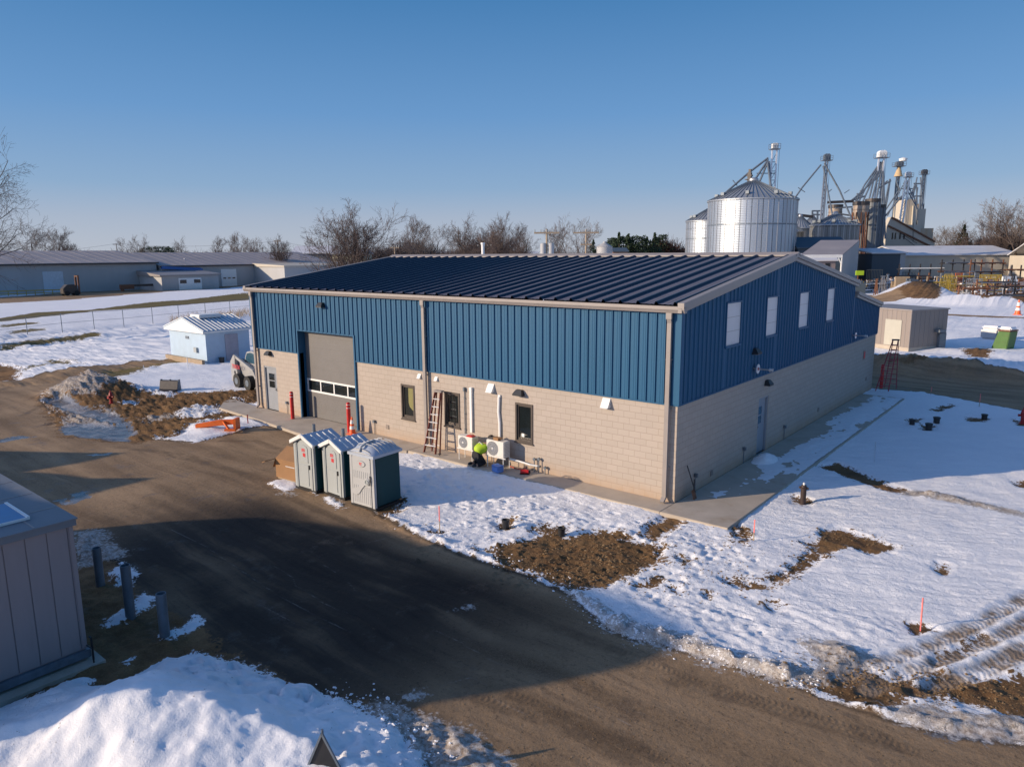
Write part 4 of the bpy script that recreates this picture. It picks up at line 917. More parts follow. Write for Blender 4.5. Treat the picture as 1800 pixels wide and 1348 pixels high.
# domed roof with swept ribs and front spine
mb = MB(); nu, nv_ = 21, 17; vs = []
for j in range(nv_):
    for i in range(nu):
        u = i/(nu-1)*2-1; v_ = j/(nv_-1)*2-1
        z = h+.02 + .27*(1-abs(u)**2.4)*(1-abs(v_)**3.0*.75) + (.010*math.sin(j*2.6) if abs(u) < .93 else 0)
        vs.append((u*(w/2+.04), d/2+v_*(d/2+.05), z))
fs = [(j*nu+i, j*nu+i+1, (j+1)*nu+i+1, (j+1)*nu+i) for j in range(nv_-1) for i in range(nu-1)]
mb.add(vs, fs)
mb.box(-w/2-.04, w/2+.04, -.05, d+.05, h-.06, h+.03)
rf_ = mb.build('roof', M['troof'], t, smooth=True)
mb = MB(); pts = [(0,-.07,h+.10),(0,.0,h+.24),(0,.22,h+.31),(0,.55,h+.325)]
mb.path(pts, .035, 8); mb.build('roof_spine', M['tlight'], rf_, smooth=True)
mb = MB()
for k in range(6):
    y = .18+k*.15
    for s in (-1, 1): mb.path([(s*.05,y,h+.295),(s*.28,y+.05,h+.265),(s*.46,y+.08,h+.14),(s*.55,y+.09,h+.04)], .016, 6)
mb.build('roof_rib', M['tlight'], rf_, smooth=True)
# ---- cardboard box
p = mid(G(492,845), G(530,855)); t = thing('cardboard_box', 'large open brown cardboard box lying beside the left portable toilet', 'box', (p.x-.0, p.y, hgt(p.x,p.y)), R(6))
mb = MB(); mb.box(-.72,.62,-.0,.02,.06,.72); mb.box(-.72,.62,.88,.90,.06,.98); mb.box(-.72,-.70,.02,.88,.06,.72); mb.box(.60,.62,.02,.88,.06,.72); mb.box(-.70,.60,.02,.88,.06,.08); mb.build('carton', M['brown'], t)
mb = MB(); mb.prism([(0,.72),(.02,.72),(.55,1.02),(.53,1.04)], 'x', -.72, .62) ; mb.build('top_flap', M['brown'], t)
mb = MB(); mb.bar((-.71,.02,.72),(-.98,.10,.62),.02,.8,(0,1,0)); mb.quad((-.72,.0,.72),(-.72,.88,.72),(-.95,.80,.35),(-.95,.05,.35)); mb.build('side_flap', M['brown'], t)
mb = MB(); mb.box(-.2,.25,-.004,0,.50,.53); mb.build('tape', M['panel'], t)
mb = MB(); mb.box(-.70,.60,.05,.20,0,.06); mb.box(-.70,.60,.66,.82,0,.06); mb.build('pallet', M['wood'], t)
# ---- red bollards by the garage door
def bollard(loc, h, r, label, m_='red', band='white', dome=True, group='red steel bollards'):
    t = thing('bollard', label, 'bollard', loc, 0, group)
    prof = [(r,0),(r,h-r*.7)] + ([(r*math.cos(a), h-r*.7+r*.7*math.sin(a)) for a in (R(25),R(50),R(72))]+[(.005,h)] if dome else [(r,h),(r*.85,h),(r*.85,h-.06)])
    mb = MB(); mb.lathe(prof, 16); mb.build('post', M[m_], t, smooth=True)
    if band:
        for z in (h*.80, h*.91):
            mb = MB(); mb.lathe([(r+.003,z),(r+.003,z+.022)], 16, cap=False); mb.build('reflective_band', M[band], t, smooth=True)
    return t
bollard((-15.12,-.47,0), 1.31, .088, 'red bollard with two white bands behind the traffic cone, right of the garage door')
bollard((-19.25,-.52,0), 1.31, .088, 'red bollard between the grey entrance door and the garage door')
p = G(1541,680,0); bollard((p.x+.25, p.y-.1, -.02), 1.35, .09, 'shaded red bollard at the far end of the gable wall beside the red stepladder', band='pink')
# ---- traffic cones
def cone(loc, s, label):
    t = thing('traffic_cone', label, 'cone', loc, 0, 'orange and white traffic cones'); t.scale = (s,s,s)
    mb = MB(); mb.box(-.19,.19,-.19,.19,0,.03); mb.build('base', M['conef'], t, bevel=.01)
    mb = MB(); mb.lathe([(.14,.03),(.112,.22),(.092,.36),(.078,.45),(.050,.62),(.03,.74),(.02,.75)],16); mb.build('cone_body', M['conef'], t, smooth=True)
    mb = MB(); mb.lathe([(.115,.22),(.095,.36)],16,cap=False); mb.build('reflective_collar', M['white'], t, smooth=True)
    mb = MB(); mb.lathe([(.081,.45),(.054,.62)],16,cap=False); mb.build('reflective_collar', M['white'], t, smooth=True)
    return t
c1 = cone((-14.72,-.62,0), 1.0, 'orange and white traffic cone standing by the right garage door bollard')
p = G(1789,549, .2); dup(c1, (p.x,p.y,hgt(p.x,p.y)), 0, 'far orange and white traffic cone in the snowy yard at the right edge', (2.4,2.4,2.4))
# ---- stepladder near the windows
def step_ladder(feet, top, label, rails, tread, n, group='open stepladders', rear_tread=False):
    fl, fr, rl, rr_ = [Vector(f) for f in feet]; top = Vector(top)
    org = (fl+fr+rl+rr_)/4; t = thing('stepladder', label, 'ladder', org, 0, group)
    fl, fr, rl, rr_, tp = [v_-org for v_ in (fl, fr, rl, rr_, top)]
    side = (fr-fl).normalized(); wt = .13
    tl, tr = tp-side*wt, tp+side*wt; off = (rl-fl).normalized()*.06
    for a, b in ((fl, tl), (fr, tr)):
        mb = MB(); mb.bar(a, b-off*.0, .035, .07, up=tuple(off)); mb.build('front_rail', rails, t)
    for a, b in ((rl, tl+off), (rr_, tr+off)):
        mb = MB(); mb.bar(a, b, .03, .05, up=tuple(off)); mb.build('rear_rail', rails, t)
    for k in range(1, n+1):
        f = k/(n+1); a = fl.lerp(tl, f); b = fr.lerp(tr, f); mb = MB(); mb.bar(a, b, .085, .03); mb.build('tread', tread, t)
        if k == 1 or k == 2: mb = MB(); mb.bar(a+Vector((0,0,-.02)), fl.lerp(tl, f-.5/(n+1)), .012); mb.bar(b, fr.lerp(tr, f-.5/(n+1)), .012); mb.build('brace', tread, t)
    for k in range(1, n+1, 1 if rear_tread else 2):
        f = k/(n+1); mb = MB(); mb.bar(rl.lerp(tl+off, f), rr_.lerp(tr+off, f), .02, .03); mb.build('rear_brace', tread, t)
    mb = MB(); c = tp+off*.5; mb.bar(c-side*(wt+.05), c+side*(wt+.05), .17, .07); mb.build('top_cap', M['taupe'] if not rear_tread else M['darksteel'], t)
    return t
step_ladder([(-10.22,-.72,0), (-9.66,-.66,0), (-10.10,-.42,0), (-9.58,-.50,0)], (-9.74,-.36,2.40), 'red brown stepladder with white treads leaning by the second window', M['fibre'], M['alu'], 7)
f = [G(1539,687,0), G(1561.5,688,0), G(1554.5,681,0), G(1575.3,683.3,0)]; c = sum(f, Vector())/4
magr = mat('magenta_red_fibreglass', (.30,.03,.05), .5)
step_ladder(f, (c.x+.25, c.y, zat(c, 1566, 597)), 'tall red stepladder standing open at the far corner of the building', magr, magr, 9, rear_tread=True)
# ---- heat pump units on stands
def heat_pump(x0, x1, yf, z0, z1, dep, label):
    w_ = x1-x0; h_ = z1-z0; t = thing('heat_pump', label, 'heat pump', ((x0+x1)/2, yf, 0), 0, 'white outdoor heat pump units')
    mb = MB(); mb.box(-w_/2, w_/2, 0, dep, z0, z1); cs = mb.build('casing', M['offwhite'], t, bevel=.02)
    cx_ = -w_*.13; cz_ = z0+h_*.5; r = min(w_*.34, h_*.44)
    mb = MB(); mb.tube((cx_, -.004, cz_), (cx_, .02, cz_), r, n=28); mb.build('fan_opening', M['grill'], cs)
    mb = MB(); n_ = 40
    for rr__ in (.25, .5, .75, 1.0):
        q = [(cx_+r*rr__*math.cos(2*math.pi*i/n_), -.012, cz_+r*rr__*math.sin(2*math.pi*i/n_)) for i in range(n_+1)]; mb.path(q, .003, 4)
    for i in range(20): a = 2*math.pi*i/20; mb.tube((cx_,-.012,cz_), (cx_+r*math.cos(a),-.012,cz_+r*math.sin(a)), .0028, n=4)
    mb.build('fan_grille', M['alu'], cs)
    mb = MB(); mb.tube((cx_,-.02,cz_),(cx_,0,cz_), .035, n=12); mb.build('hub', M['offwhite'], cs)
    mb = MB()
    for k in range(9): mb.box(w_/2, w_/2+.006, .04, dep-.04, z0+.06+k*h_*.09, z0+.075+k*h_*.09)
    mb.build('side_louvres', M['galv'], cs)
    for x in (-w_/2+.04, w_/2-.04):
        mb = MB(); mb.path([(x,.02,0),(x,.02,z0-.03),(x,.05,z0),(x,dep-.03,z0),(x,dep,z0-.03),(x,dep,0)], .016, 6); mb.build('stand_leg', M['white'], t, smooth=True)
    mb = MB(); mb.tube((-w_/2-.06,.03,z0-.025),(w_/2+.06,.03,z0-.025),.016,n=6); mb.build('stand_rail', M['white'], t)
    return t
def unp(px, py, ax, val):
    d_ = ray(px, py); C = Vector((CX,CY,CZ)); return C+d_*((val-C[ax])/d_[ax])
YU = -.62
a = unp(804.5,766.5,1,YU); b = unp(830.5,792,1,YU); hp1 = heat_pump(a.x, b.x, YU, b.z, unp(830.5,770,1,YU).z, .34, 'white heat pump under the grey conduit with a red cloth on top')
a = unp(854.5,773,1,YU-.02); b = unp(885.5,807,1,YU-.02); hp2 = heat_pump(a.x, b.x, YU-.02, b.z+.02, unp(885.5,778,1,YU-.02).z, .36, 'white heat pump with tools and cardboard on its top, nearer the right window')
u1t = hp1.location; zt1 = unp(830.5,770,1,YU).z; zt2 = unp(885.5,778,1,YU-.02).z
mb = MB(); mb.prism([(-.16,0),(.14,0),(.17,.03),(.05,.07),(-.12,.05)], 'y', -.10, .10); o = mb.build('cloth', M['red'], bevel=.01); o.location = (hp1.location.x+.18, YU+.12, zt1+.004); tag(o, 'crumpled red cloth lying on the left heat pump', 'cloth')
mb = MB(); mb.box(-.15,.13,-.09,.09,0,.09); mb.box(-.10,.02,-.10,.06,.09,.13); o = mb.build('tool_bag', M['darksteel'], bevel=.03); o.location = (hp2.location.x-.26, YU+.14, zt2+.004); tag(o, 'dark tool bag on the left end of the right heat pump', 'bag')
mb = MB(); mb.box(-.11,.12,-.09,.08,0,.10); mb.quad((.12,-.09,.10),(.25,-.10,.07),(.25,.07,.07),(.12,.08,.10)); o = mb.build('carton', M['brown']); o.location = (hp2.location.x-.01, YU+.12, zt2+.004); tag(o, 'small opened brown carton on the right heat pump', 'box')
# ---- kneeling worker
def skinned(name, joints, edges, mat_, parent=None, sub=2):
    me = bpy.data.meshes.new(name); me.from_pydata([j[0] for j in joints], edges, []); o = bpy.data.objects.new(name, me); S.collection.objects.link(o)
    md = o.modifiers.new('skin', 'SKIN'); md.use_smooth_shade = True
    sv = me.skin_vertices[0] if me.skin_vertices else None
    if not me.skin_vertices:
        bpy.context.view_layer.objects.active = o; o.select_set(True)
        bpy.ops.object.modifier_remove(modifier='skin'); bpy.ops.object.modifier_add(type='SKIN'); o.modifiers[0].use_smooth_shade = True
    for i, j in enumerate(joints): me.skin_vertices[0].data[i].radius = (j[1], j[2] if len(j) > 2 else j[1])
    me.skin_vertices[0].data[0].use_root = True
    s2_ = o.modifiers.new('sub', 'SUBSURF'); s2_.levels = sub; s2_.render_levels = sub
    dg = bpy.context.evaluated_depsgraph_get(); m2 = bpy.data.meshes.new_from_object(o.evaluated_get(dg)); o.modifiers.clear(); o.data = m2
    m2.materials.clear(); m2.materials.append(mat_); m2.shade_smooth()
    if parent: o.parent = parent
    return o
pw = G(843,821,0); per = thing('person', 'worker kneeling in a hi vis yellow jacket and black trousers between the heat pumps', 'person', (pw.x-.20, pw.y+.02, 0), R(-20)); per.scale = (1.15,1.0,1.15)
# local: faces +y, kneeling on both knees, torso bent down and forward
body = skinned('body', [((0,.02,.38),.09), ((0,.16,.50),.09), ((0,.32,.60),.09), ((0,.44,.64),.08), ((0,.50,.66),.05), ((0,.60,.62),.085), ((0,.66,.60),.07),
    ((-.12,.02,.34),.06), ((-.15,.28,.085),.05), ((-.14,-.05,.07),.045), ((-.14,-.16,.07),.05), ((.12,.02,.34),.06), ((.15,.26,.085),.05), ((.14,-.08,.07),.045), ((.14,-.19,.07),.05),
    ((-.19,.42,.62),.05), ((-.22,.52,.40),.05), ((-.14,.66,.30),.035), ((.19,.42,.62),.05), ((.24,.56,.42),.05), ((.18,.74,.38),.035)],
    [(0,1),(1,2),(2,3),(3,4),(4,5),(5,6),(0,7),(7,8),(8,9),(9,10),(0,11),(11,12),(12,13),(13,14),(3,15),(15,16),(16,17),(3,18),(18,19),(19,20)], M['skin'], per)
skinned('trousers', [((0,-.03,.32),.17), ((0,.08,.42),.17), ((-.12,.04,.30),.13), ((-.16,.31,.10),.10), ((-.14,-.02,.085),.085), ((.12,.04,.30),.13), ((.16,.29,.10),.10), ((.14,-.05,.085),.085)],
    [(0,1),(0,2),(2,3),(3,4),(0,5),(5,6),(6,7)], M['cloth'], per)
skinned('jacket', [((0,-.02,.43),.185), ((0,.20,.56),.20), ((0,.40,.62),.16), ((-.19,.40,.58),.085), ((-.23,.53,.42),.065), ((-.16,.64,.32),.048), ((.19,.40,.58),.085), ((.25,.56,.44),.065), ((.19,.70,.39),.048)],
    [(0,1),(1,2),(2,3),(3,4),(4,5),(2,6),(6,7),(7,8)], M['hiviz'], per)
mb = MB(); mb.path([(-.19,.24,.56),(-.12,.20,.70),(.0,.17,.755),(.12,.20,.70),(.19,.24,.56)], .014, 6); mb.build('reflective_strip', M['tlight'], per)
for s in (-1, 1): skinned('boot', [((s*.14,-.06,.075),.058), ((s*.14,-.18,.07),.055), ((s*.14,-.24,.045),.04)], [(0,1),(1,2)], M['black'], per, 1)
skinned('hood', [((0,.53,.68),.08), ((0,.60,.66),.115), ((0,.67,.60),.09)], [(0,1),(1,2)], M['cloth'], per, 2)
# hands with fingers
for s, hx, hy, hz in ((-1,-.14,.66,.30), (1,.18,.74,.38)):
    js = [((hx,hy,hz),.028), ((hx,hy+.07,hz-.01),.034)]; ed = [(0,1)]
    for k in range(4):
        a = len(js); js += [((hx+(k-1.5)*.019, hy+.10,hz-.01),.010), ((hx+(k-1.5)*.021,hy+.14+.01*(k in (1,2)),hz-.025),.008), ((hx+(k-1.5)*.02,hy+.155,hz-.05),.007)]; ed += [(1,a),(a,a+1),(a+1,a+2)]
    a = len(js); js += [((hx-s*.035,hy+.05,hz),.011), ((hx-s*.045,hy+.09,hz-.02),.009)]; ed += [(0,a),(a,a+1)]
    skinned('hand', js, ed, M['skin'], per, 1)
# ---- small things by the worker
p = G(870,831,0); mb = MB(); mb.box(-.20,.16,-.14,.12,0,.20); mb.box(-.21,.17,-.15,.13,.20,.235)
o = mb.build('toolbox', M['bluebox'], bevel=.012); o.location = (p.x, p.y+.18, hgt(p.x,p.y)+.03); o.rotation_euler = (0,0,R(-14)); tag(o, 'blue plastic box on the snow below the right heat pump', 'box')
p = G(921,834,0); t = thing('vacuum_pump', 'small red vacuum pump on the concrete at the wall foot', 'pump', (p.x, p.y+.06, 0), R(35))
mb = MB(); mb.tube((-.16,0,.09),(.12,0,.09),.075,n=12); mb.build('motor', M['red'], t, smooth=True)
mb = MB(); mb.box(-.18,.16,-.07,.07,0,.03); mb.tube((.10,0,.09),(.19,0,.09),.05,n=10); mb.build('base', M['black'], t)
mb = MB(); mb.path([(-.08,0,.16),(-.06,0,.23),(.06,0,.23),(.08,0,.16)],.012,6); mb.build('handle', M['black'], t)
a = G(896,820,0); b = G(918,826,0); c = G(925,815,0)
mb = MB(); mb.path([(a.x,a.y,.02),((a.x+b.x)/2,(a.y+b.y)/2-.06,.02),(b.x,b.y,.02),(b.x+.08,b.y+.15,.05)],.014,6); o = mb.build('hose', M['hose'], smooth=True); tag(o, 'thin red hose snaking over the concrete to the red pump', 'hose')
mb = MB(); mb.path([(hp2.location.x+.42,-.30,.34),(-5.9,-.22,.30),(-5.45,-.16,.24),(-5.2,-.08,.22),(-5.15,-.02,.22)],.035,8); o = mb.build('insulated_pipe', M['white'], smooth=True); tag(o, 'white insulated pipe running from the right heat pump to the wall', 'pipe')
for i, (x, h_, l) in enumerate(((-5.32,.42,'left of the two grey capped vents above the red pump'), (-5.12,.46,'right of the two grey capped vents above the red pump'), (-4.85,.20,'short grey capped vent standing alone right of the red pump'))):
    t = thing('vent_stub', l, 'vent', (x,-.10,0), 0, 'grey capped vents at the wall foot')
    mb = MB(); mb.tube((0,0,0),(0,0,h_),.018,n=8); mb.build('pipe', M['galvd'], t)
    mb = MB(); mb.tube((0,-.03,h_+.03),(0,.03,h_+.03),.055,n=12); mb.build('cap', M['galvd'], t)
# wooden blocks below the unit
p = G(861,808,0); mb = MB(); mb.box(-.22,.22,-.05,.05,0,.08); o = mb.build('timber_block', M['wood']); o.location = (p.x, p.y+.1, 0); tag(o, 'short timber block on the concrete behind the worker', 'timber')
# post of the capped anchor in the walk near the ladder
p = G(773,806); mb = MB(); mb.lathe([(.02,0),(.02,.16),(.06,.17),(.06,.2),(.01,.21)],10); o = mb.build('valve_key', M['darksteel']); o.location = (p.x, p.y, -.12); tag(o, 'small dark valve stem in the snow below the stepladder', 'valve')
# ---- shovel leaning on the gable wall
a = G(1222,877,0); b = unp(1208,818,0,.06)
t = thing('shovel', 'black handled shovel leaning on the shaded gable wall near the corner', 'shovel', a)
b = b-a; mb = MB(); mb.tube((0,0,.22),b,.018,n=8); mb.build('handle', M['black'], t)
mb = MB(); d_ = b.normalized(); mb.bar((0,0,.0), d_*.30, .2, .02, (1,0,0)); mb.build('blade', M['rust'], t)
# short stake at wall behind it
mb = MB(); mb.tube((0,0,0),(0,0,.5),.022,n=8); o = mb.build('pipe_stub', M['darksteel']); o.location = (.12, unp(1216,868,0,.05).y, 0); tag(o, 'short dark pipe standing against the gable wall behind the shovel', 'pipe')
# ---- hydrants
def hydrant(px, py, tpy, label, mt, top='hydrant'):
    b = on(px, py); h_ = zat(b, px, tpy)-b.z; t = thing('fire_hydrant', label, 'hydrant', b, R(20), 'fire hydrants'); s = h_/.75; t.scale = (s,s,s)
    mb = MB(); mb.lathe([(.13,0),(.13,.04),(.085,.05),(.08,.18),(.085,.42),(.105,.43),(.105,.47),(.095,.48),(.088,.56),(.06,.63),(.028,.66)],16); mb.build('barrel', M[mt], t, smooth=True)
    mb = MB(); mb.tube((0,0,.65),(0,0,.75),.03,n=5); mb.build('operating_nut', M[top], t)
    for s_ in (-1, 1): mb = MB(); mb.tube((0,0,.38),(s_*.17,0,.38),.05,n=10); mb.tube((s_*.17,0,.38),(s_*.19,0,.38),.06,n=6); mb.build('side_outlet', M[mt], t, smooth=True)
    mb = MB(); mb.tube((0,0,.36),(0,-.18,.36),.068,n=12); mb.tube((0,-.18,.36),(0,-.20,.36),.08,n=6); mb.build('front_outlet', M[mt], t, smooth=True)
    return t
M['oldhyd'] = mat('dark_brown_iron', (.045,.028,.024), .6, .2, .3, 8)
hydrant(196,709,686,'red fire hydrant on the muddy ground left of the orange blade','hydrant')
hydrant(1797,745,715,'red fire hydrant by the rear drive at the right edge','hydrant')
b = on(1411,886); h_ = zat(b,1411,848)-b.z; t = thing('standpipe', 'dark brown iron standpipe with a pale nut in the snow beside the apron', 'standpipe', b)
mb = MB(); mb.lathe([(.085,-.05),(.085,h_*.72),(.12,h_*.73),(.12,h_*.79),(.09,h_*.81),(.075,h_*.88),(.02,h_*.9)],14); mb.build('barrel', M['oldhyd'], t, smooth=True)
mb = MB(); mb.tube((0,0,h_*.88),(0,0,h_),.032,n=6); mb.build('pale_nut', M['white'], t)
mb = MB(); mb.tube((-.14,0,h_*.76),(.14,0,h_*.76),.035,n=8); mb.build('outlet', M['oldhyd'], t)
# ---- survey stakes
def stake(px, py, tpy, label, mt='pink', r=.012, lower='wood', tx=None):
    b = on(px, py); h_ = zat(b, px, tpy)-b.z; t = thing('survey_stake', label, 'stake', (b.x,b.y,b.z-.03), rng.uniform(0,3), 'coloured survey stakes'); lean = rng.uniform(-.03,.03)
    mb = MB(); mb.bar((0,0,0),(lean*.45,0,h_*.45),r*2.2,r*1.2); mb.build('stake', M[lower], t)
    mb = MB(); mb.bar((lean*.45,0,h_*.45),(lean,0,h_+.03),r*2.3,r*1.3); mb.build('painted_end', M[mt], t)
    return t
stake(773,934,889,'pink topped stake in the snow to the right of the portable toilets')
stake(1324.5,951,913,'pink stake in the snow by the tip of the concrete apron')
stake(1618,1108,1049,'pink painted stake on a bare patch near the tyre tracks', lower='pink')
stake(1537,812,776,'thin grey stake in the shaded snow beyond the dark standpipe','galv',.006,'galv')
stake(1636,694,680,'short pink stake on the snow edge near the far corner of the apron')
stake(1721,715,692,'pink stake between the rear drive and the black pipe stubs')
stake(254,656,642,'pale stake on the grass strip left of the blue shed','white',.02,'white')
stake(330.5,648,629,'pale stake at the foot of the blue shed wall','white',.02,'white')
stake(436,744,729,'red stake in the snow beside the orange blade end','red',.02,'red')
# ---- black pipe stubs
def stub(px, py, tpy, label, r=.11):
    b = on(px, py); h_ = zat(b, px, tpy)-b.z; t = thing('pipe_stub', label, 'pipe', (b.x,b.y,b.z), rng.uniform(0,3), 'black capped pipe stubs in the snow')
    mb = MB(); mb.lathe([(r*.82,-.08),(r*.86,h_*.8)],14); mb.build('pipe', M['black'], t, smooth=True)
    mb = MB(); mb.lathe([(r,h_*.8),(r*1.04,h_),(r*.8,h_),(r*.75,h_-.03)],14); mb.build('cap', M['black'], t, smooth=True)
    return t
stub(889,930,913,'black capped pipe in a ring of bare soil right of the pink stake')
stub(987,941,927,'black capped pipe at the edge of the large bare earth patch')
stub(1603,746,737,'leftmost of three clustered black pipe stubs in the shaded snow',.13)
stub(1632,757,744,'nearest of three clustered black pipe stubs in the shaded snow',.15)
stub(1646,744,733,'farthest of three clustered black pipe stubs in the shaded snow',.15)
stub(1730,737,728,'lone black pipe stub between the clustered stubs and the red hydrant',.14)
# ---- three weathered pipe bollards by the near shed
for (px, py, ty, r, l) in ((177,1029,962,.095,'weathered steel pipe bollard nearest the corner of the taupe shed'), (230,1087,992,.10,'middle one of three weathered pipe bollards near the taupe shed'), (290,1117,1042,.10,'weathered pipe bollard nearest the snow heap, rightmost of three')):
    b = on(px, py); h_ = zat(b, px-5, ty)-b.z; t = bollard(b, h_, r, l, 'galvd', None, False, 'weathered steel pipe bollards')
# ---- taupe shed in the left foreground
sh = thing('equipment_shed', 'taupe steel clad shed with a flat metal roof in the left foreground', 'shed', (-4.88,-14.72,GZ))
zt = zat((-4.88,-14.72), 131, 912)-GZ; zt = 2.78
mb = MB(); rib = []
Wd, Ln = 4.6, 5.2
def ribs(mb, a, b, ax, fixed, sgn, z0, z1):
    u = a
    while u < b:
        e = min(u+.34, b)
        for (p0, p1, dp) in ((u, u+.02, 0), (u+.02, u+.04, .018), (u+.04, e-.0, .018)):
            if p0 >= b: continue
            p1 = min(p1, b)
            if ax == 'y': mb.box(min(fixed, fixed+sgn*(dp+.01)), max(fixed, fixed+sgn*(dp+.01)), p0, p1, z0, z1)
            else: mb.box(p0, p1, min(fixed, fixed+sgn*(dp+.01)), max(fixed, fixed+sgn*(dp+.01)), z0, z1)
        u = e
ribs(mb, -Ln, -.03, 'y', -.03, 1, .30, zt-.02); ribs(mb, -Wd, -.03, 'x', -.03, 1, .30, zt-.02)
for k in range(46): y = -Ln+k*.113; mb.box(-.03,-.012,y,y+.012,.30,zt-.02)
mb.box(-Wd, -.03, -Ln, -.03, .25, zt-.02); mb.build('wall_cladding', M['shedtaupe'], sh)
mb = MB(); mb.box(-.06, .01, -.06, .01, .3, zt); mb.build('corner_trim', M['shedtaupe'], sh)
mb = MB(); mb.box(-Wd-.05, .06, -Ln, .06, zt-.02, zt+.10); mb.box(-Wd-.05, .085, -Ln, .085, zt+.10, zt+.125); mb.build('roof', M['shedroof'], sh)
mb = MB()
for y in (-.62, -1.8, -3.0): mb.box(-Wd, .04, y, y+.025, zt+.125, zt+.133)
for x in (-.9, -2.2, -3.4): mb.box(x, x+.025, -Ln, .04, zt+.125, zt+.131)
mb.build('roof_seam', M['taupe'], sh)
mb = MB(); mb.box(-1.75, -.52, -3.0, -.55, zt+.13, zt+.17); hs = mb.build('roof_hatch', mat('blue_hatch_lid', (.07,.22,.42), .4), sh)
mb = MB(); mb.box(-1.75, -.50, -.55, -.50, zt+.13, zt+.19); mb.box(-.52, -.50, -3.0, -.55, zt+.13, zt+.18); mb.build('hatch_rim', M['white'], hs)
mb = MB(); mb.box(-Wd, .05, -Ln, .05, .12, .27); mb.box(-Wd+.1, -.1, -Ln, -.1, 0, .12); mb.build('base_frame', M['galvd'], sh)
mb = MB(); mb.box(-Wd, .30, -Ln, .20, -.2, .06); mb.build('slab', M['concrete'], sh)
mb = MB(); mb.path([(.10,.06,.0),(.10,.06,.5),(.02,.06,.5)],.02,6); mb.path([(.22,.02,.0),(.22,.02,.35),(.02,.0,.35)],.015,6); mb.build('conduit', M['black'], sh)
# ---- black pointed sign back in the snow at the bottom edge
b = on(590,1348); a = on(548,1338); tp = Vector((on(566,1300).x, on(566,1300).y, 0))
b2 = on(570,1345); t = thing('warning_triangle', 'black fabric backed warning triangle sticking out of the snow heap at the bottom edge', 'sign', (b2.x,b2.y,b2.z-.15), R(30))
hh = zat(b2, 567, 1287)-b2.z+.15
mb = MB(); mb.prism([(-.30,0),(.32,0),(.0,hh)], 'y', -.012, .012); mb.build('panel', M['black'], t)
mb = MB(); mb.bar((-.30,-.02,0),(0,-.02,hh),.03); mb.bar((.32,-.02,0),(0,-.02,hh),.03); mb.tube((0,0,hh-.02),(0,0,hh+.05),.02,n=8); mb.build('frame_tube', M['galvd'], t)
# ---- skid steer loader
p = G(437,687); sk = thing('skid_steer_loader', 'white skid steer loader parked behind the left corner of the building', 'loader', (p.x-.25, p.y+.9, hgt(p.x,p.y)), R(-4))
mb = MB(); mb.prism([(-1.55,.28),(-1.60,1.35),(-1.25,1.62),(-.55,1.40),(.9,1.28),(.95,.40),(.30,.28)], 'y', -.62, .62); mb.build('body', M['carwhite'], sk, bevel=.03)
for s in (-1, 1):
    mb = MB(); mb.prism([(-1.75,.30),(-1.78,1.50),(-1.35,1.92),(-1.15,1.85),(-1.20,1.35),(-.95,.95),(-.95,.30)], 'y', min(s*.66,s*.86), max(s*.66,s*.86)); mb.build('rear_tower', M['carwhite'], sk, bevel=.02)
mb = MB(); mb.box(-1.80,-1.55,-.55,.55,.35,1.25); mb.build('rear_grille', M['black'], sk)
mb = MB(); mb.box(-1.45,-.5,-.5,.5,1.50,1.60); mb.tube((-1.2,.2,1.5),(-1.2,.2,1.85),.05,n=8); mb.build('engine_hood', M['black'], sk)
mb = MB(); mb.prism([(-.62,1.35),(-.70,1.75),(-.45,2.12),(.1,2.22),(.62,2.15),(.70,1.30)], 'y', -.48, .48); cb = mb.build('cab', M['galv'], sk, bevel=.03)
mb = MB(); mb.prism([(-.50,1.50),(-.56,1.76),(-.36,2.04),(.1,2.12),(.52,2.06),(.58,1.50)], 'y', -.49, .49); mb.build('cab_window', M['glassb'], cb)
for x in (-.95, .35):
    for s in (-1, 1):
        mb = MB(); mb.tube((x,s*.66,.42),(x,s*.96,.42),.42,n=20); wl = mb.build('wheel', M['rubber'], sk, smooth=True)
        mb = MB(); mb.tube((x,s*.93,.42),(x,s*.975,.42),.2,n=14); mb.build('rim', M['galvd'], wl)
for s in (-1, 1): mb = MB(); mb.bar((-1.35,s*.76,1.85),(.85,s*.76,1.15),.14,.16); mb.bar((.85,s*.76,1.15),(1.35,s*.76,.4),.14,.14); mb.build('lift_arm', M['carwhite'], sk)
mb = MB(); mb.prism([(1.3,.1),(1.95,.08),(1.9,.14),(1.42,.2),(1.40,.75),(1.32,.8)], 'y', -.95, .95); mb.build('bucket', M['darksteel'], sk)
text_mesh('TEREX', .34, M['sticker'], sk, (-1.05,-.885,1.22), (R(90),0,0)); 
mb = MB(); mb.tube((-1.25,-.875,.88),(-1.25,-.865,.88),.10,n=16); mb.build('round_emblem', M['black'], sk)
# ---- loader attachments on the ground
b = on(292,690); t = thing('loader_bucket', 'dark steel loader bucket lying tilted on the snow behind the hydrant', 'bucket', b, R(-60)); t.scale = (.62,.62,.72)
mb = MB(); mb.prism([(-.9,.0),(1.2,.02),(1.15,.08),(-.35,.22),(-.55,.85),(-.75,.9)], 'y', -.9, .9); mb.build('shell', M['darksteel'], t)
for y in (-.9, .0, .9): mb = MB(); mb.prism([(-.95,.0),(-.35,.1),(-.6,.95),(-.85,.95)], 'y', y-.03, y+.03); mb.build('side_plate', M['galvd'], t)
a = on(343,752); b = on(417,756); t = thing('plough_frame', 'orange steel plough beam lying on the snow by the drive', 'plough', mid(a,b), math.atan2((b-a).y,(b-a).x))
hl = (b-a).length/2*.95
mb = MB(); mb.prism([(-hl,.05),(hl,.24),(hl,.44),(hl*.2,.42),(-hl,.22)], 'y', -.08, .08); mb.build('beam', M['orange'], t, bevel=.015)
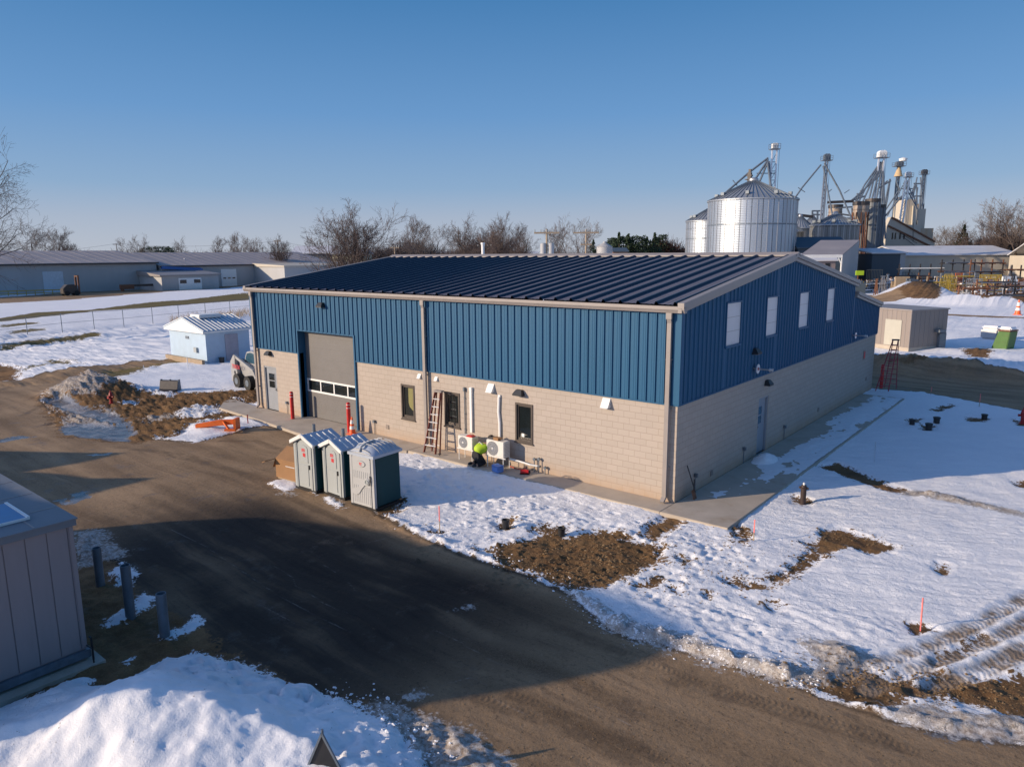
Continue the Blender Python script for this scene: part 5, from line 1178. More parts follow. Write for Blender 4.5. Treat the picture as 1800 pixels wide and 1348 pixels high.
mb = MB(); mb.box(hl-.02,hl+.10,-.22,.22,.0,.50); mb.bar((hl-.5,-.1,.36),(hl-.15,-.35,.05),.08); mb.box(hl-.35,hl+.15,-.40,-.32,.0,.10); mb.build('mounting_bracket', M['orange'], t)
# ---- blue shed
xs0, xs1, ys0, ys1 = -45.0, -39.6, 6.1, 9.5
zb = -.1; ws_ = thing('pump_house', 'pale blue pump house with a ribbed white roof and raised roof vent', 'shed', (xs1, ys0, zb))
Lx, Ly, Hh = xs1-xs0, ys1-ys0, 2.25
mb = MB(); mb.box(-Lx, 0, 0, Ly, -.2, Hh); mb.build('wall', M['shedblue'], ws_)
mb = MB(); mb.prism([(-Lx-.25,Hh-.05),(-Lx-.25,Hh+.12),(-Lx/2,Hh+.95),(.25,Hh+.12),(.25,Hh-.05)], 'y', -.28, -.10); mb.build('gable_boarding', M['white'], ws_)
mb = MB()
for s in (0, 1):
    e = -Lx-.3 if s else .3
    mb.prism([(-Lx/2,Hh+.98),(e,Hh+.14),(e,Hh+.08),(-Lx/2,Hh+.92)], 'y', -.3, Ly+.3)
rfs = mb.build('roof', mat('shed_roof_blue_grey', (.30,.42,.52), .45), ws_)
mb = MB()
for k in range(13):
    y = -.25+k*(Ly+.5)/12
    for e in (-Lx-.3, .3): mb.bar((-Lx/2,y,Hh+.99),(e,y,Hh+.16),.07,.05,(0,1,0))
mb.build('roof_rib', M['white'], rfs)
mb = MB(); mb.box(-Lx/2-.7,-Lx/2+.7,.7,2.4,Hh+.86,Hh+1.12); mb.build('ridge_vent', M['white'], rfs, bevel=.04)
mb = MB(); mb.box(.0,.06,1.45,2.45,.0,2.0); mb.build('door', mat('mauve_grey_door', (.34,.33,.38), .5), ws_)
mb = MB(); mb.box(-2.9,-2.4,-.03,0,1.65,1.85); mb.build('wall_vent', M['galvd'], ws_)
mb = MB(); mb.box(-1.6,-1.2,-.15,0,.75,1.1); mb.build('meter_box', M['tgrey'], ws_)
mb = MB(); mb.box(.0,.28,-.1,Ly+.1,Hh-.02,Hh+.14); mb.build('fascia', M['white'], ws_)
mb = MB(); mb.box(-.05,.0,0,0.001,0,0); 
b = on(396,640); mb = MB(); mb.lathe([(.16,0),(.2,.4),(.21,.42)],12); o = mb.build('bucket', M['black']); o.location = (xs1+.35, ys0+.9, zb); tag(o, 'black bucket by the pump house wall left of its door', 'bucket')
mb = MB(); mb.box(-5.2,.3,-.55,-.35,-.2,.5); o = mb.build('low_wall', M['wood']); o.location = (xs1,ys0,zb-.15); tag(o, 'low brown timber edging below the pump house', 'wall')
# ---- chain link fence
def fence(pts, h, label, wires=True):
    org = Vector(pts[0]); t = thing('chain_link_fence', label, 'fence', org)
    q = [Vector(p_)-org for p_ in pts]
    for p_ in q: mb = MB(); mb.tube(p_, p_+Vector((0,0,h)), .038, n=6); mb.build('post', M['galvd'], t)
    mb = MB()
    for a, b in zip(q[:-1], q[1:]): mb.tube(a+Vector((0,0,h-.04)), b+Vector((0,0,h-.04)), .022, n=5); mb.tube(a+Vector((0,0,h*.5)), b+Vector((0,0,h*.5)), .016, n=5)
    mb.build('rail', M['galvd'], t)
    mb = MB()
    for a, b in zip(q[:-1], q[1:]):
        L_ = (b-a).length; n_ = int(L_/.16)
        for k in range(n_):
            f0 = k/n_
            for s in (1, -1):
                f1 = f0 + s*(h/L_)*.9
                if 0 <= f1 <= 1: mb.add([a.lerp(b,f0), a.lerp(b,f0+.003/L_*2), a.lerp(b,f1)+Vector((0,0,h-.05)), a.lerp(b,f1-.003/L_*2)+Vector((0,0,h-.05))], [(0,1,2,3)])
    mb.build('wire_mesh', M['galv'], t)
    return t
fb = [(-150,616),(-85,608),(-20,600),(49,591.5),(110,584.5),(166,579),(218,575),(269,569.5),(315,564.5),(362,560),(405,554),(450,549),(492,545)]
fence([on(*q) for q in fb], 1.95, 'grey chain link fence with a top rail across the snowy field')
# ---- tan utility shed behind the building
fx = G(1597,614,.15); ts = thing('utility_shed', 'tan metal clad utility shed with a cream door behind the building', 'shed', (fx.x, fx.y, .05))
mb = MB(); wv = G(1537,606,.15)-fx; ln = Vector((wv.x,wv.y)).length; ts.rotation_euler = (0,0,math.atan2(wv.y,wv.x)-math.pi)
H2 = zat(fx,1600,547)-.05
mb.box(-ln-2.2, 0, 0, 4.0, .2, H2); 
mb.build('wall', M['tanwall'], ts)
mb = MB()
for k in range(12): x = -k*(ln+2)/12; mb.box(x-.03,x,-.02,0,.2,H2)
for k in range(8): y = k*.5; mb.box(0,.02,y,y+.03,.2,H2)
mb.build('panel_batten', M['taupe'], ts)
mb = MB(); mb.box(-ln-2.3,.08,-.08,4.1,H2,H2+.10); mb.build('roof', M['taupe'], ts)
mb = MB(); mb.box(-1.85-.35,-.95+.2,-.05,0,.25,2.25); mb.build('door', M['tandoor'], ts)
mb = MB(); mb.box(-ln-2.2,.02,-.03,4.0,-.1,.2); mb.build('base', M['concrete'], ts)
mb = MB(); mb.box(.0,.5,2.6,3.3,1.3,1.5); mb.box(0,.25,3.0,3.7,.1,1.2); mb.build('side_vent_hood', M['galvd'], ts)
# ---- green hopper and white bags
b = on(1754,613); t = thing('grain_hopper', 'old green hopper standing tilted in the snow right of the tan shed', 'hopper', b, R(-20)); hh = zat(b,1757,582)-b.z
mb = MB(); mb.prism([(-.5,0),(.6,0),(.75,hh),(-.1,hh)], 'y', 0, 1.2); mb.build('body', M['green'], t, bevel=.04)
mb = MB(); mb.box(-.12,.75,-.05,1.25,hh,hh+.1); mb.build('rim', M['rust'], t)
mb = MB(); mb.cbox((.3,.6,hh+.2),.9,1.0,.28); mb.build('snow_cap', M['snowm'], t, bevel=.1)
b = on(1742,597); mb = MB(); mb.box(-.9,.5,0,1.1,0,.95); o = mb.build('bulk_bag', M['galv'], bevel=.15); o.location = b; o.rotation_euler = (0,0,R(-15)); tag(o, 'pale bulk bag with snow on top behind the green hopper', 'bag')
mb = MB(); mb.cbox((-.2,.55,1.02),1.3,1.0,.3)
o2 = mb.build('snow_cap', M['snowm'], o, bevel=.12)
# snow heap by the side door
mb = MB(); r_ = random.Random(4); vs = []
n_ = 18
for j in range(7):
    for i in range(n_):
        a = 2*math.pi*i/n_; rr__ = (1-j/6.5)*(1+r_.uniform(-.12,.12)); vs.append((rr__*.42*math.cos(a), rr__*.75*math.sin(a), .26*(1-(1-j/6.5)**1.6)*(1+r_.uniform(-.1,.1))))
mb.add(vs, [(j*n_+i, j*n_+(i+1)%n_, (j+1)*n_+(i+1)%n_, (j+1)*n_+i) for j in range(6) for i in range(n_)]+[tuple(6*n_+i for i in range(n_))])
o = mb.build('snow_heap', M['snowm'], smooth='all'); p = G(1345,809,0); o.location = (p.x, p.y, .0); tag(o, kind='structure')

# ---- loose clods of earth and chunks of snow
def crumbs(name, m_, n, seed, place, lo, hi, label, cat):
    r_ = random.Random(seed); mb = MB()
    for k in range(n):
        x, y = place(r_); z = hgt(x, y); s_c = r_.uniform(lo, hi)*(r_.random()**2+.25)*(.62 if m_ == 'dirtm' else .55); q = []
        for d in ((1,0,0),(0,1,0),(-1,0,0),(0,-1,0),(0,0,1),(0,0,-1),(.7,.7,.5),(-.7,.6,.4)):
            f = s_c*r_.uniform(.6,1.25); q.append((x+d[0]*f*1.2, y+d[1]*f, z+s_c*.25+d[2]*f*.8))
        mb.add(q, [(0,6,4),(6,1,4),(1,7,4),(7,2,4),(2,3,4),(3,0,4),(1,6,0),(2,7,1),(0,3,5),(3,2,5),(2,1,5),(1,0,5)])
    o = mb.build(name, M[m_]); return tag(o, label, cat, kind='stuff')
def along(pts, sp):
    P_ = PX(*pts)
    def f(r_):
        i = r_.randrange(len(P_)-1); t = r_.random(); return P_[i][0]*(1-t)+P_[i+1][0]*t+r_.gauss(0,sp), P_[i][1]*(1-t)+P_[i+1][1]*t+r_.gauss(0,sp)
    return f
def inside(pts, rough=0):
    P_ = PX(*pts)
    def f(r_):
        a, b, c = r_.sample(P_, 3); u, v_ = sorted((r_.random(), r_.random())); return a[0]*u+b[0]*(v_-u)+c[0]*(1-v_)+r_.gauss(0,rough), a[1]*u+b[1]*(v_-u)+c[1]*(1-v_)+r_.gauss(0,rough)
    return f
crumbs('loose_clods', 'dirtm', 1500, 1, inside([(850,965),(960,936),(1060,936),(1165,962),(1138,1000),(1065,1030),(1005,1038),(925,1006)], .12), .02, .065, 'brown clods over the large bare earth patch', 'earth')
crumbs('loose_clods', 'dirtm', 700, 2, along([(1265,1018),(1350,1032),(1412,985),(1440,945),(1500,940),(1575,965)], .22), .012, .045, 'brown crumbs round the long bare patch', 'earth')
crumbs('loose_clods', 'dirtm', 1100, 3, along([(1400,1195),(1500,1180),(1600,1205),(1700,1215),(1800,1215)], .35), .012, .05, 'brown crumbs along the tyre tracks', 'earth')
crumbs('loose_clods', 'dirtm', 900, 4, inside([(190,712),(330,694),(455,690),(385,718),(345,752),(285,768),(205,742)], .3), .03, .11, 'brown clods over the muddy works area', 'earth')
crumbs('loose_clods', 'dirtm', 800, 14, inside([(1130,905),(1290,945),(1330,1000),(1250,1060),(1110,1060)], .2), .010, .035, 'fine brown crumbs over the trampled snow', 'earth')
crumbs('snow_chunks', 'snowm', 1100, 5, along([(676,902),(740,930),(806,958),(876,982),(1015,1040),(1060,1090),(1150,1122),(1250,1152),(1350,1180),(1440,1200)], .20), .012, .055, 'small chunks of snow along the drive edge', 'snow')
crumbs('snow_chunks', 'snowm', 500, 6, along([(560,1222),(640,1250),(700,1290),(740,1340),(760,1400)], .25), .015, .075, 'broken snow chunks on the right side of the near heap', 'snow')
crumbs('snow_chunks', 'snowm', 700, 7, inside([(700,905),(860,940),(960,925),(1130,905),(900,860),(760,850)], .2), .012, .04, 'small snow chunks on the trampled strip before the wall', 'snow')
crumbs('road_grit', 'dirtm', 2600, 8, inside([(650,1240),(900,1340),(1300,1400),(1700,1320),(1300,1190),(1000,1120)], .3), .006, .020, 'grit and small stones on the near drive', 'grit')
# ================================================================ unseen casters added outside the frame, outlined to throw the shadows on the drive
US = Vector((.588,.809)); VS = Vector((.809,-.588))
def shade_building(name, label, cat, prof, u0, deep, wallm, roofm):
    """profile across the sun direction: (v, height); the hall runs back towards the sun"""
    c = US*u0; t = thing(name, label, cat, (c.x, c.y, GZ), math.atan2(VS.y, VS.x))
    n = len(prof); pts = [(prof[0][0],0)]+prof+[(prof[-1][0],0)]
    mb = MB(); mb.prism(pts, 'y', -deep, 0); mb.build('wall', M[wallm], t)
    mb = MB()
    for a, b in zip(prof[:-1], prof[1:]):
        mb.add([(a[0],-deep-.2,a[1]+.01),(b[0],-deep-.2,b[1]+.01),(b[0],.0,b[1]+.01),(a[0],.0,a[1]+.01),(a[0],-deep-.2,a[1]+.09),(b[0],-deep-.2,b[1]+.09),(b[0],.0,b[1]+.09),(a[0],.0,a[1]+.09)],
               [(0,3,2,1),(4,5,6,7),(0,1,5,4),(1,2,6,5),(2,3,7,6),(3,0,4,7)])
    mb.build('roof', M[roofm], t); return t
TE = math.tan(SUN_EL)
def pr(u0, pts): return [(v, (u-u0)*TE-.09) for v, u in pts]
shade_building('shadow_hall', 'unseen domed hall added left of and behind the viewpoint to cast the big shadow', 'building',
    pr(-29, [(-2.9,-14.7),(-2.5,-12.2),(-1.5,-10.5),(-.3,-8.6),(1.6,-7.2),(3.4,-5.6),(4.6,-4.0),(5.7,-3.2),(6.7,-2.75),(7.2,-3.4),(7.6,-4.8),(7.75,-6.6),(7.75,-8.2)]), -29, 7, 'whwall', 'whroof')
shade_building('shadow_gable', 'unseen steep gabled shed added left of the hall to cast a pointed shadow', 'shed', pr(-36, [(-13.2,-23.0),(-12.1,-20),(-11.45,-17.9),(-10.4,-19.3),(-8.7,-22.8)]), -36, 4, 'whwall', 'whroof')
shade_building('shadow_peaks', 'unseen sharp roofed shed added beside the hall to cast the second pointed shadow', 'shed', pr(-33, [(-9.6,-20.6),(-8.9,-19.3),(-8.1,-18.2),(-7.55,-16.0),(-6.6,-17.3),(-5.6,-18.4),(-4.4,-18.6),(-2.91,-17.4)]), -33, 4, 'whwall', 'whroof')
# ================================================================ far background
def H_at(p, px, py): return zat(p, px, py)
FX0 = Vector((rgt.x, rgt.y, 0)).normalized(); RZV = math.atan2(FX0.y, FX0.x)
def vthing(name, label, cat, px, dist, group=None, z=GZ):
    p = D(px, 446, dist); return thing(name, label, cat, (p.x, p.y, z), RZV, group), p
def s_(dist): return dist/F                       # metres per photo pixel at a distance
def zp(py, dist, px=900):                         # height of a picture row at a distance
    return D(px, py, dist).z
# ---- left warehouses (walls face +x)
def warehouse(name, label, x, y0, y1, ez, dx, rz, wm='whwall', rm='whroof', roof2=None):
    t = thing(name, label, 'warehouse', (x, y0, GZ), 0, 'pale metal warehouses across the field')
    L_ = y1-y0; mb = MB(); mb.prism([(0,0),(0,ez),(-dx,rz),(-2*dx,ez),(-2*dx,0)], 'y', 0, L_); mb.build('wall', M[wm], t)
    mb = MB(); mb.prism([(.45,ez-.02),(.45,ez+.16),(-dx,rz+.22),(-dx,rz+.04)], 'y', -.4, L_+.4); mb.prism([(-2*dx-.45,ez-.02),(-2*dx-.45,ez+.16),(-dx-.01,rz+.22),(-dx-.01,rz+.04)], 'y', -.4, L_+.4); rf = mb.build('roof', M[rm], t)
    mb = MB()
    for k in range(int(L_/2.4)): y = 1.2+k*2.4; mb.bar((.4,y,ez+.16),(-dx,y,rz+.225),.05,.02,(0,1,0))
    mb.build('roof_seam', M['whroof'], rf)
    mb = MB(); mb.box(.45,.65,-.4,L_+.4,ez-.22,ez+.06); mb.build('gutter', M['darksteel'], t)
    return t
a1 = G(141,514); x1 = -164.6
w1 = warehouse('warehouse', 'long pale warehouse with a weathered roof at the left edge', x1, -75, 60.2, zat((x1,40),200,463)-GZ, 21, zat((x1-21,50),230,442)-GZ)
mb = MB(); ya = G(76,516).y; yb = G(118,515).y; mb.box(.02,.12, ya+75, yb+75, .0, 4.6); mb.build('overhead_door', mat('pale_blue_door', (.52,.58,.64), .5), w1)
w2 = warehouse('warehouse', 'second pale warehouse with two roof vents beside the long one', -163.8, 60.9, 111, zat((-163.8,90),360,466)-GZ, 19, zat((-183,90),400,445)-GZ)
yd = G(378,503,GZ).y-60.9; yd2 = G(407,502).y-60.9
mb = MB(); mb.box(.02,.12, yd, yd2, 0, 4.3); dr = mb.build('overhead_door', M['white'], w2)
mb = MB()
for k in range(3): q = yd+(yd2-yd)*(.12+.3*k); mb.box(.12,.16,q,q+(yd2-yd)*.18,1.9,2.2)
mb.build('door_window', M['glass'], dr)
for px in (325, 407):
    p = unp(px, 461, 0, -172); mb = MB(); mb.tube((-8.2,p.y-60.9,p.z-GZ-.6),(-8.2,p.y-60.9,p.z-GZ+.9),.22,n=8); mb.build('roof_vent', M['white'], w2)
mb = MB(); q = yd-6; mb.box(.05,.9,q,q+.9,0,4.6); mb.bar((.5,q+.5,4.4),(.5,q-9,5.0),.7); mb.build('blue_duct', mat('blue_duct_paint', (.03,.13,.38), .45), w2)
w3 = thing('warehouse', 'low pale annex with a bright flat roof at the end of the second warehouse', 'warehouse', (-161.5, 85.2, GZ), 0, 'pale metal warehouses across the field')
h3 = zat((-150,88),450,470)-GZ
mb = MB(); mb.box(-14, 11.5, 0, 30, 0, h3); mb.build('wall', M['whwall'], w3)
mb = MB(); mb.prism([(11.9,h3),(11.9,h3+.35),(-14,h3+1.3),(-14,h3)], 'y', -.3, 30.3); mb.build('roof', M['elev'], w3)
sm_ = thing('annex', 'small tan garage with two dark windowed doors in front of the warehouses', 'garage', (-153.5, 56, GZ), 0); 
mb = MB(); mb.box(-11, 0, 0, 13.5, 0, 3.3); mb.build('wall', M['whwall'], sm_)
mb = MB(); mb.prism([(.5,3.2),(.5,3.5),(-11,4.4),(-11,3.3)], 'y', -.5, 14); mb.build('roof', M['taupe'], sm_)
mb = MB(); mb.box(.02,.1,3.8,9.2,0,2.7); d_ = mb.build('garage_door', M['white'], sm_)
for q in (4.1, 7.4): mb = MB(); mb.box(.1,.14,q,q+1.5,1.5,2.3); mb.build('window', M['glass'], d_)
# things along the warehouse wall
p = G(122,519); t = thing('forklift', 'orange masted forklift parked by the long warehouse', 'forklift', (p.x+1.5, p.y, GZ), R(90))
mb = MB(); mb.prism([(-1.8,.4),(-1.8,1.4),(-1.0,2.2),(.4,2.2),(.9,1.2),(.9,.4)],'y',-.9,.9); mb.build('body', M['darksteel'], t, bevel=.1)
mb = MB(); mb.box(1.0,1.3,-.8,-.6,.2,4.0); mb.box(1.0,1.3,.6,.8,.2,4.0); mb.box(1.0,1.3,-.6,.6,3.7,3.9); mb.build('mast', M['rust'], t)
for x in (-1.2,.6): mb = MB(); mb.tube((x,-1,.5),(x,-.7,.5),.5,n=12); mb.build('wheel', M['rubber'], t); mb = MB(); mb.tube((x,.7,.5),(x,1,.5),.5,n=12); mb.build('wheel', M['rubber'], t)
a = G(-40,522); b = G(113,517); mb = MB(); ln = (b-a).length
for k in range(int(ln/1.5)): mb.box(k*1.5,k*1.5+.12,0,.5,0,1.0)
mb.box(0,ln,0,.3,.9,1.1); mb.box(0,ln,0,.6,.35,.5)
o = mb.build('conveyor', M['yellow']); o.location = (a.x+2, a.y, GZ); o.rotation_euler = (0,0,math.atan2((b-a).y,(b-a).x)); tag(o, 'long low yellow conveyor lying along the left warehouse wall', 'conveyor')
a = G(208,512.5); b = G(272,510); t = thing('steel_boom', 'rusty orange steel boom lying by the warehouse wall', 'boom', (a.x+1.5,a.y,GZ), math.atan2((b-a).y,(b-a).x)); ln = (b-a).length
mb = MB(); mb.box(ln*.15,ln,0,.4,1.0,1.5); mb.build('beam', M['darksteel'], t)
mb = MB(); mb.box(0,ln*.35,-.3,.9,.5,1.5); mb.box(.2,.6,-.3,.9,0,.5); mb.box(ln*.9,ln,-.2,.8,0,1.9); mb.build('end_frame', M['rust'], t)
# ---- bins ---------------------------------------------------------------
def bin_(px, dist, wpx, eave_py, peak_py, label, panels=40, seams=1, hz=7.0, group='galvanised grain bins', col=(.56,.60,.64), rm=None):
    p = D(px, 446, dist); r = wpx/2*s_(dist); ez = zp(eave_py, dist, px)-GZ; pz = zp(peak_py, dist, px)-GZ
    t = thing('grain_bin', label, 'grain bin', (p.x, p.y, GZ), 0, group)
    mb = MB(); mb.lathe([(r,0),(r,ez)], 72, cap=False)
    old = px not in (1318, 1252); key = 'bin%d_%s' % (panels, old)
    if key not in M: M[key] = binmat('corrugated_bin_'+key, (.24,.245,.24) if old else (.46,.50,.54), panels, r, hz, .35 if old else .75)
    mb.build('wall', M[key], t, smooth=True)
    mb = MB()
    for k in range(panels):
        a = 2*math.pi*(k+.5)/panels; ca, sa = math.cos(a), math.sin(a); mb.bar((ca*(r+.05),sa*(r+.05),0),(ca*(r+.05),sa*(r+.05),ez),.16,.12,(ca,sa,0))
    if wpx > 60: mb.build('stiffener', M['galv'], t)
    z_ = ez*.70; mb = MB(); mb.lathe([(r+.06,z_),(r+.06,z_+.25)], 60, cap=False); 
    if wpx > 40: mb.build('wind_ring', M['galvd'], t)
    rt_ = max(.6, r*.10); mb = MB(); mb.lathe([(r+.35,ez-.1),(r+.35,ez+.12),(rt_,pz)], 72); rf = mb.build('roof', mat('bin_roof_%d' % px, (.40,.42,.44), .45, .6, .08, .3), t)
    mb = MB(); nr = panels*2 if wpx > 60 else 30
    for k in range(nr):
        a = 2*math.pi*k/nr; ca, sa = math.cos(a), math.sin(a); mb.bar((ca*(r+.3),sa*(r+.3),ez+.2),(ca*rt_,sa*rt_,pz+.08),.12,.14)
    mb.build('roof_rib', M['galvd'], rf)
    mb = MB(); mb.lathe([(rt_*1.1,pz-.2),(rt_*1.1,pz+.5),(rt_*.8,pz+.8)], 20); mb.build('roof_collar', M['galv'], rf)
    for k in range(8):
        a = 2*math.pi*(k+.3)/8; q = .78; rr__ = (r+.3)*q+rt_*(1-q); z_ = (ez+.2)*q+pz*(1-q)
        if wpx > 60: mb = MB(); mb.cbox((math.cos(a)*rr__, math.sin(a)*rr__, z_+.35), .8, .8, .7); mb.build('roof_vent', M['galvd'], rf)
    return t, p, r, ez, pz
BD = 178
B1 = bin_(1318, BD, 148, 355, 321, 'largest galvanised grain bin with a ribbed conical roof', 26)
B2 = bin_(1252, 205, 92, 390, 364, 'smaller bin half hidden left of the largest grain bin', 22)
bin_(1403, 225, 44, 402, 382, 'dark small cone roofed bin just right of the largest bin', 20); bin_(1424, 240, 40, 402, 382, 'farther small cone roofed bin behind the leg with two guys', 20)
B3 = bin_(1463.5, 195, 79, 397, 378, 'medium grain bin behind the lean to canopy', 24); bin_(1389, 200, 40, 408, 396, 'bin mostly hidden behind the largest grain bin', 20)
def legtower(px, py_top, py_bot, dist, label, px_b=None, twin=9, mt='alu', headw=16, headh=12, mast='galvd', head='white'):
    """bucket elevator leg: two trunks, a boxed head, platforms"""
    px_b = px_b or px; a = D(px_b, py_bot, dist); b = D(px, py_top, dist)
    t = thing('bucket_elevator', label, 'grain elevator', (a.x, a.y, GZ), RZV, 'bucket elevators of the grain works'); s = s_(dist)
    z0, z1 = a.z-GZ, b.z-GZ; dx = (px-px_b)*s; z0 = 0
    for o_ in (-twin/2*s, twin/2*s): mb = MB(); mb.bar((o_,0,z0),(dx+o_,0,z1-headh*s*.6),.75*s*3.2,.75*s*3.2); mb.build('trunk', M[mt], t)
    mb = MB(); w_, h_ = headw*s, headh*s; pr_ = [(-w_/2,0),(-w_/2,h_*.72),(-w_*.36,h_*.93),(-w_*.12,h_),(0,h_*.86),(w_*.12,h_),(w_*.36,h_*.93),(w_/2,h_*.72),(w_/2,0)]
    mb.prism(pr_, 'y', -w_*.35, w_*.35); o = mb.build('head', M[head], t, bevel=.1); o.location = (dx,0,z1-h_)
    mb = MB(); q = w_*.75; mb.box(dx-q,dx+q,-q*.7,q*.7,z1-h_-.2,z1-h_)
    for x in np.linspace(-q,q,5):
        for y in (-q*.7,q*.7): mb.bar((dx+x,y,z1-h_),(dx+x,y,z1-h_+1.2),.09)
    for y in (-q*.7,q*.7): mb.bar((dx-q,y,z1-h_+1.2),(dx+q,y,z1-h_+1.2),.09); mb.bar((dx-q,y,z1-h_+.6),(dx+q,y,z1-h_+.6),.07)
    mb.build('platform', M['galvd'], t)
    mb = MB(); n = 9
    for k in range(n):
        z = z1*.35+k*(z1*.58)/n; x = dx*z/z1; mb.bar((x-twin/2*s,0,z),(x+twin/2*s,0,z),.16)
        z2 = z+(z1*.58)/n; x2 = dx*z2/z1; mb.bar((x-twin/2*s,.1,z),(x2+twin/2*s,.1,z2),.10)
    x = dx+twin/2*s+.5; mb.bar((x-.25,.2,z1*.3),(x-.25,.2,z1-h_),.07); mb.bar((x+.25,.2,z1*.3),(x+.25,.2,z1-h_),.07)
    mb.build('cross_bracing', M[mast], t)
    return t
def spout(t, segs, dist, r=.22, m_='galvd', name='spout'):
    """pipes given by picture points at one distance, as parts of thing t"""
    inv = Matrix.Rotation(-t.rotation_euler.z, 4, 'Z') @ Matrix.Translation(-Vector(t.location))
    for sg in segs:
        pts = [inv @ D(q[0], q[1], dist + (q[2] if len(q) > 2 else 0)) for q in sg]
        mb = MB(); mb.path(pts, r, 7); mb.build(name, M[m_], t, smooth=True)
L1 = legtower(1357, 254, 345, 186, 'tall twin trunk elevator leg with a white head above the largest bin', 1357.5, 8, 'alu', 11, 10)
spout(L1, [[(1350,278),(1316,304),(1272,342)], [(1350,281),(1327,316)], [(1350,284),(1336,318)], [(1352,284),(1354,335)], [(1349,286),(1357,340,-4)]], 184, .27)
spout(L1, [[(1288,317),(1296,327)], [(1330,305),(1362,305)]], 184, .12)
mb = MB(); mb.box(-.42,.42,-.42,.42,0,2.3); mb.box(-.95,.95,-.8,.8,.6,.78); mb.box(-.28,.28,-.28,.28,2.3,3.1); mb.box(-.6,.6,-.5,.5,1.4,1.75); o = mb.build('distributor', M['darksteel'], B1[0]); o.location = (-1.0,0,B1[4]-.2)
L2 = legtower(1446, 273, 386, 215, 'slim grey elevator leg with two long splayed spouts', 1443, 4, 'galv', 11, 11, head='galvd')
spout(L2, [[(1443,290),(1410,330),(1392,356)], [(1449,287),(1476,335),(1497,385)], [(1447,292),(1463,377)]], 212, .24)
spout(L2, [[(1403,330),(1415,338)], [(1484,340),(1493,334)], [(1456,338),(1462,333)]], 212, .12)
L3 = legtower(1543, 267, 362, 240, 'tall white headed elevator leg with a fan of spouts to the left', 1537, 9, 'alu', 14, 12)
spout(L3, [[(1553,282),(1554,400)], [(1553,300),(1556,420)], [(1500,352),(1520,345)], [(1507,340),(1507,362)], [(1513,335),(1510,360)], [(1546,330),(1566,318)], [(1552,385),(1585,345)], [(1548,285),(1520,325),(1500,362)], [(1549,286),(1522,330),(1506,362)], [(1550,287),(1530,325),(1512,365)], [(1550,288),(1535,320),(1525,362)], [(1551,289),(1541,318),(1530,362)], [(1551,285),(1552,318),(1548,385)], [(1545,310),(1500,350)], [(1547,300),(1514,340),(1497,352)], [(1551,292),(1544,330),(1538,365)]], 238, .27)
L4 = legtower(1572, 286, 390, 255, 'rusty elevator leg with a tan cone below its head', 1569, 4, 'galvd', 12, 8, head='galvd')
mb = MB(); s = s_(255); mb.lathe([(7*s,0),(6.6*s,1.2*s),(2.6*s,14*s),(2.2*s,16*s)], 16); o = mb.build('cone_hood', mat('tan_cone', (.50,.36,.20), .7), L4); o.location = (.6,0,D(1570,312,255).z-GZ)
mb = MB(); mb.lathe([(1.2,0),(1.4,.8),(.3,1.2)],12); o = mb.build('dish', M['white'], L4); o.location = (1.6,-.5,D(1578,286,255).z-GZ)
spout(L4, [[(1564,315),(1558,345),(1551,380)], [(1565,315),(1560,350),(1553,382)], [(1560,318),(1544,332)], [(1575,318),(1582,335)], [(1580,335),(1555,372)]], 252, .24)
L5 = legtower(1587, 304, 418, 245, 'white twin trunk elevator leg in front of the tan elevator house', 1576, 6, 'white', 9, 9)
spout(L5, [[(1588,322),(1610,362)], [(1598,330),(1590,360)], [(1604,335),(1612,368)], [(1590,340),(1606,340)], [(1587,326),(1560,380)], [(1591,315),(1600,335)], [(1592,318),(1596,352)], [(1590,318),(1586,350)], [(1584,332),(1604,332)], [(1593,315),(1604,345)]], 243, .17)
L6 = legtower(1616, 300, 400, 272, 'dark slender elevator leg on the right end of the grain works', 1615, 4, 'galvd', 9, 8, mast='darksteel', head='darksteel')
mb = MB(); s = s_(262); mb.lathe([(3.0*s,-.1),(2.6*s,30*s),(1.8*s,55*s),(1.0*s,75*s),(.5*s,92*s)], 12); o = mb.build('tapered_stack', M['galvd'], L6); o.location = (1.2,3.0,D(1617,402,262).z-GZ)
spout(L6, [[(1612,312),(1604,350),(1596,372)], [(1618,312),(1621,350),(1621,400)], [(1613,330),(1607,372)], [(1608,345),(1622,345)], [(1610,325),(1606,340),(1600,355)], [(1611,325),(1612,360)], [(1609,322),(1598,352)], [(1606,323),(1618,323)]], 258, .24)
# hopper tanks and shaded round silos
def tank(px, py0, py1, wpx, dist, label, m_, cone_=False, name='silo', roofpeak=None, zb=None):
    p = D(px, 446, dist); s = s_(dist); z0 = zp(py1, dist, px)-GZ; z1 = zp(py0, dist, px)-GZ; r = wpx/2*s
    t = thing(name, label, 'silo', (p.x,p.y,GZ), RZV, 'silos of the grain works')
    pr_ = [(r,0),(r,z1)] if not cone_ else [(r*.25,z0),(r*.92,z0+(z1-z0)*.45),(r,z0+(z1-z0)*.6),(r,z1)]
    mb = MB(); mb.lathe(pr_ , 28); mb.build('shell', m_, t, smooth=True)
    mb = MB(); mb.lathe([(r*1.05,z1),(r*.3,z1+r*.45)], 28); mb.build('roof', M['galvd'], t, smooth=True)
    mb = MB()
    for k in range(10): a = 2*math.pi*k/10; mb.bar((r*1.04*math.cos(a),r*1.04*math.sin(a),0 if cone_ else 0),(r*1.04*math.cos(a),r*1.04*math.sin(a),z0+(z1-z0)*.6 if cone_ else z1),.25)
    mb.build('support_leg' if cone_ else 'stiffener', M['rust'] if cone_ else M['galvd'], t)
    mb = MB(); mb.lathe([(r*1.12,z1-.2),(r*1.12,z1+.9)],20,cap=False) ; mb.lathe([(r*1.02,z1*.93),(r*1.14,z1*.93)],20,cap=False); mb.build('railing', M['darksteel'], t)
    return t
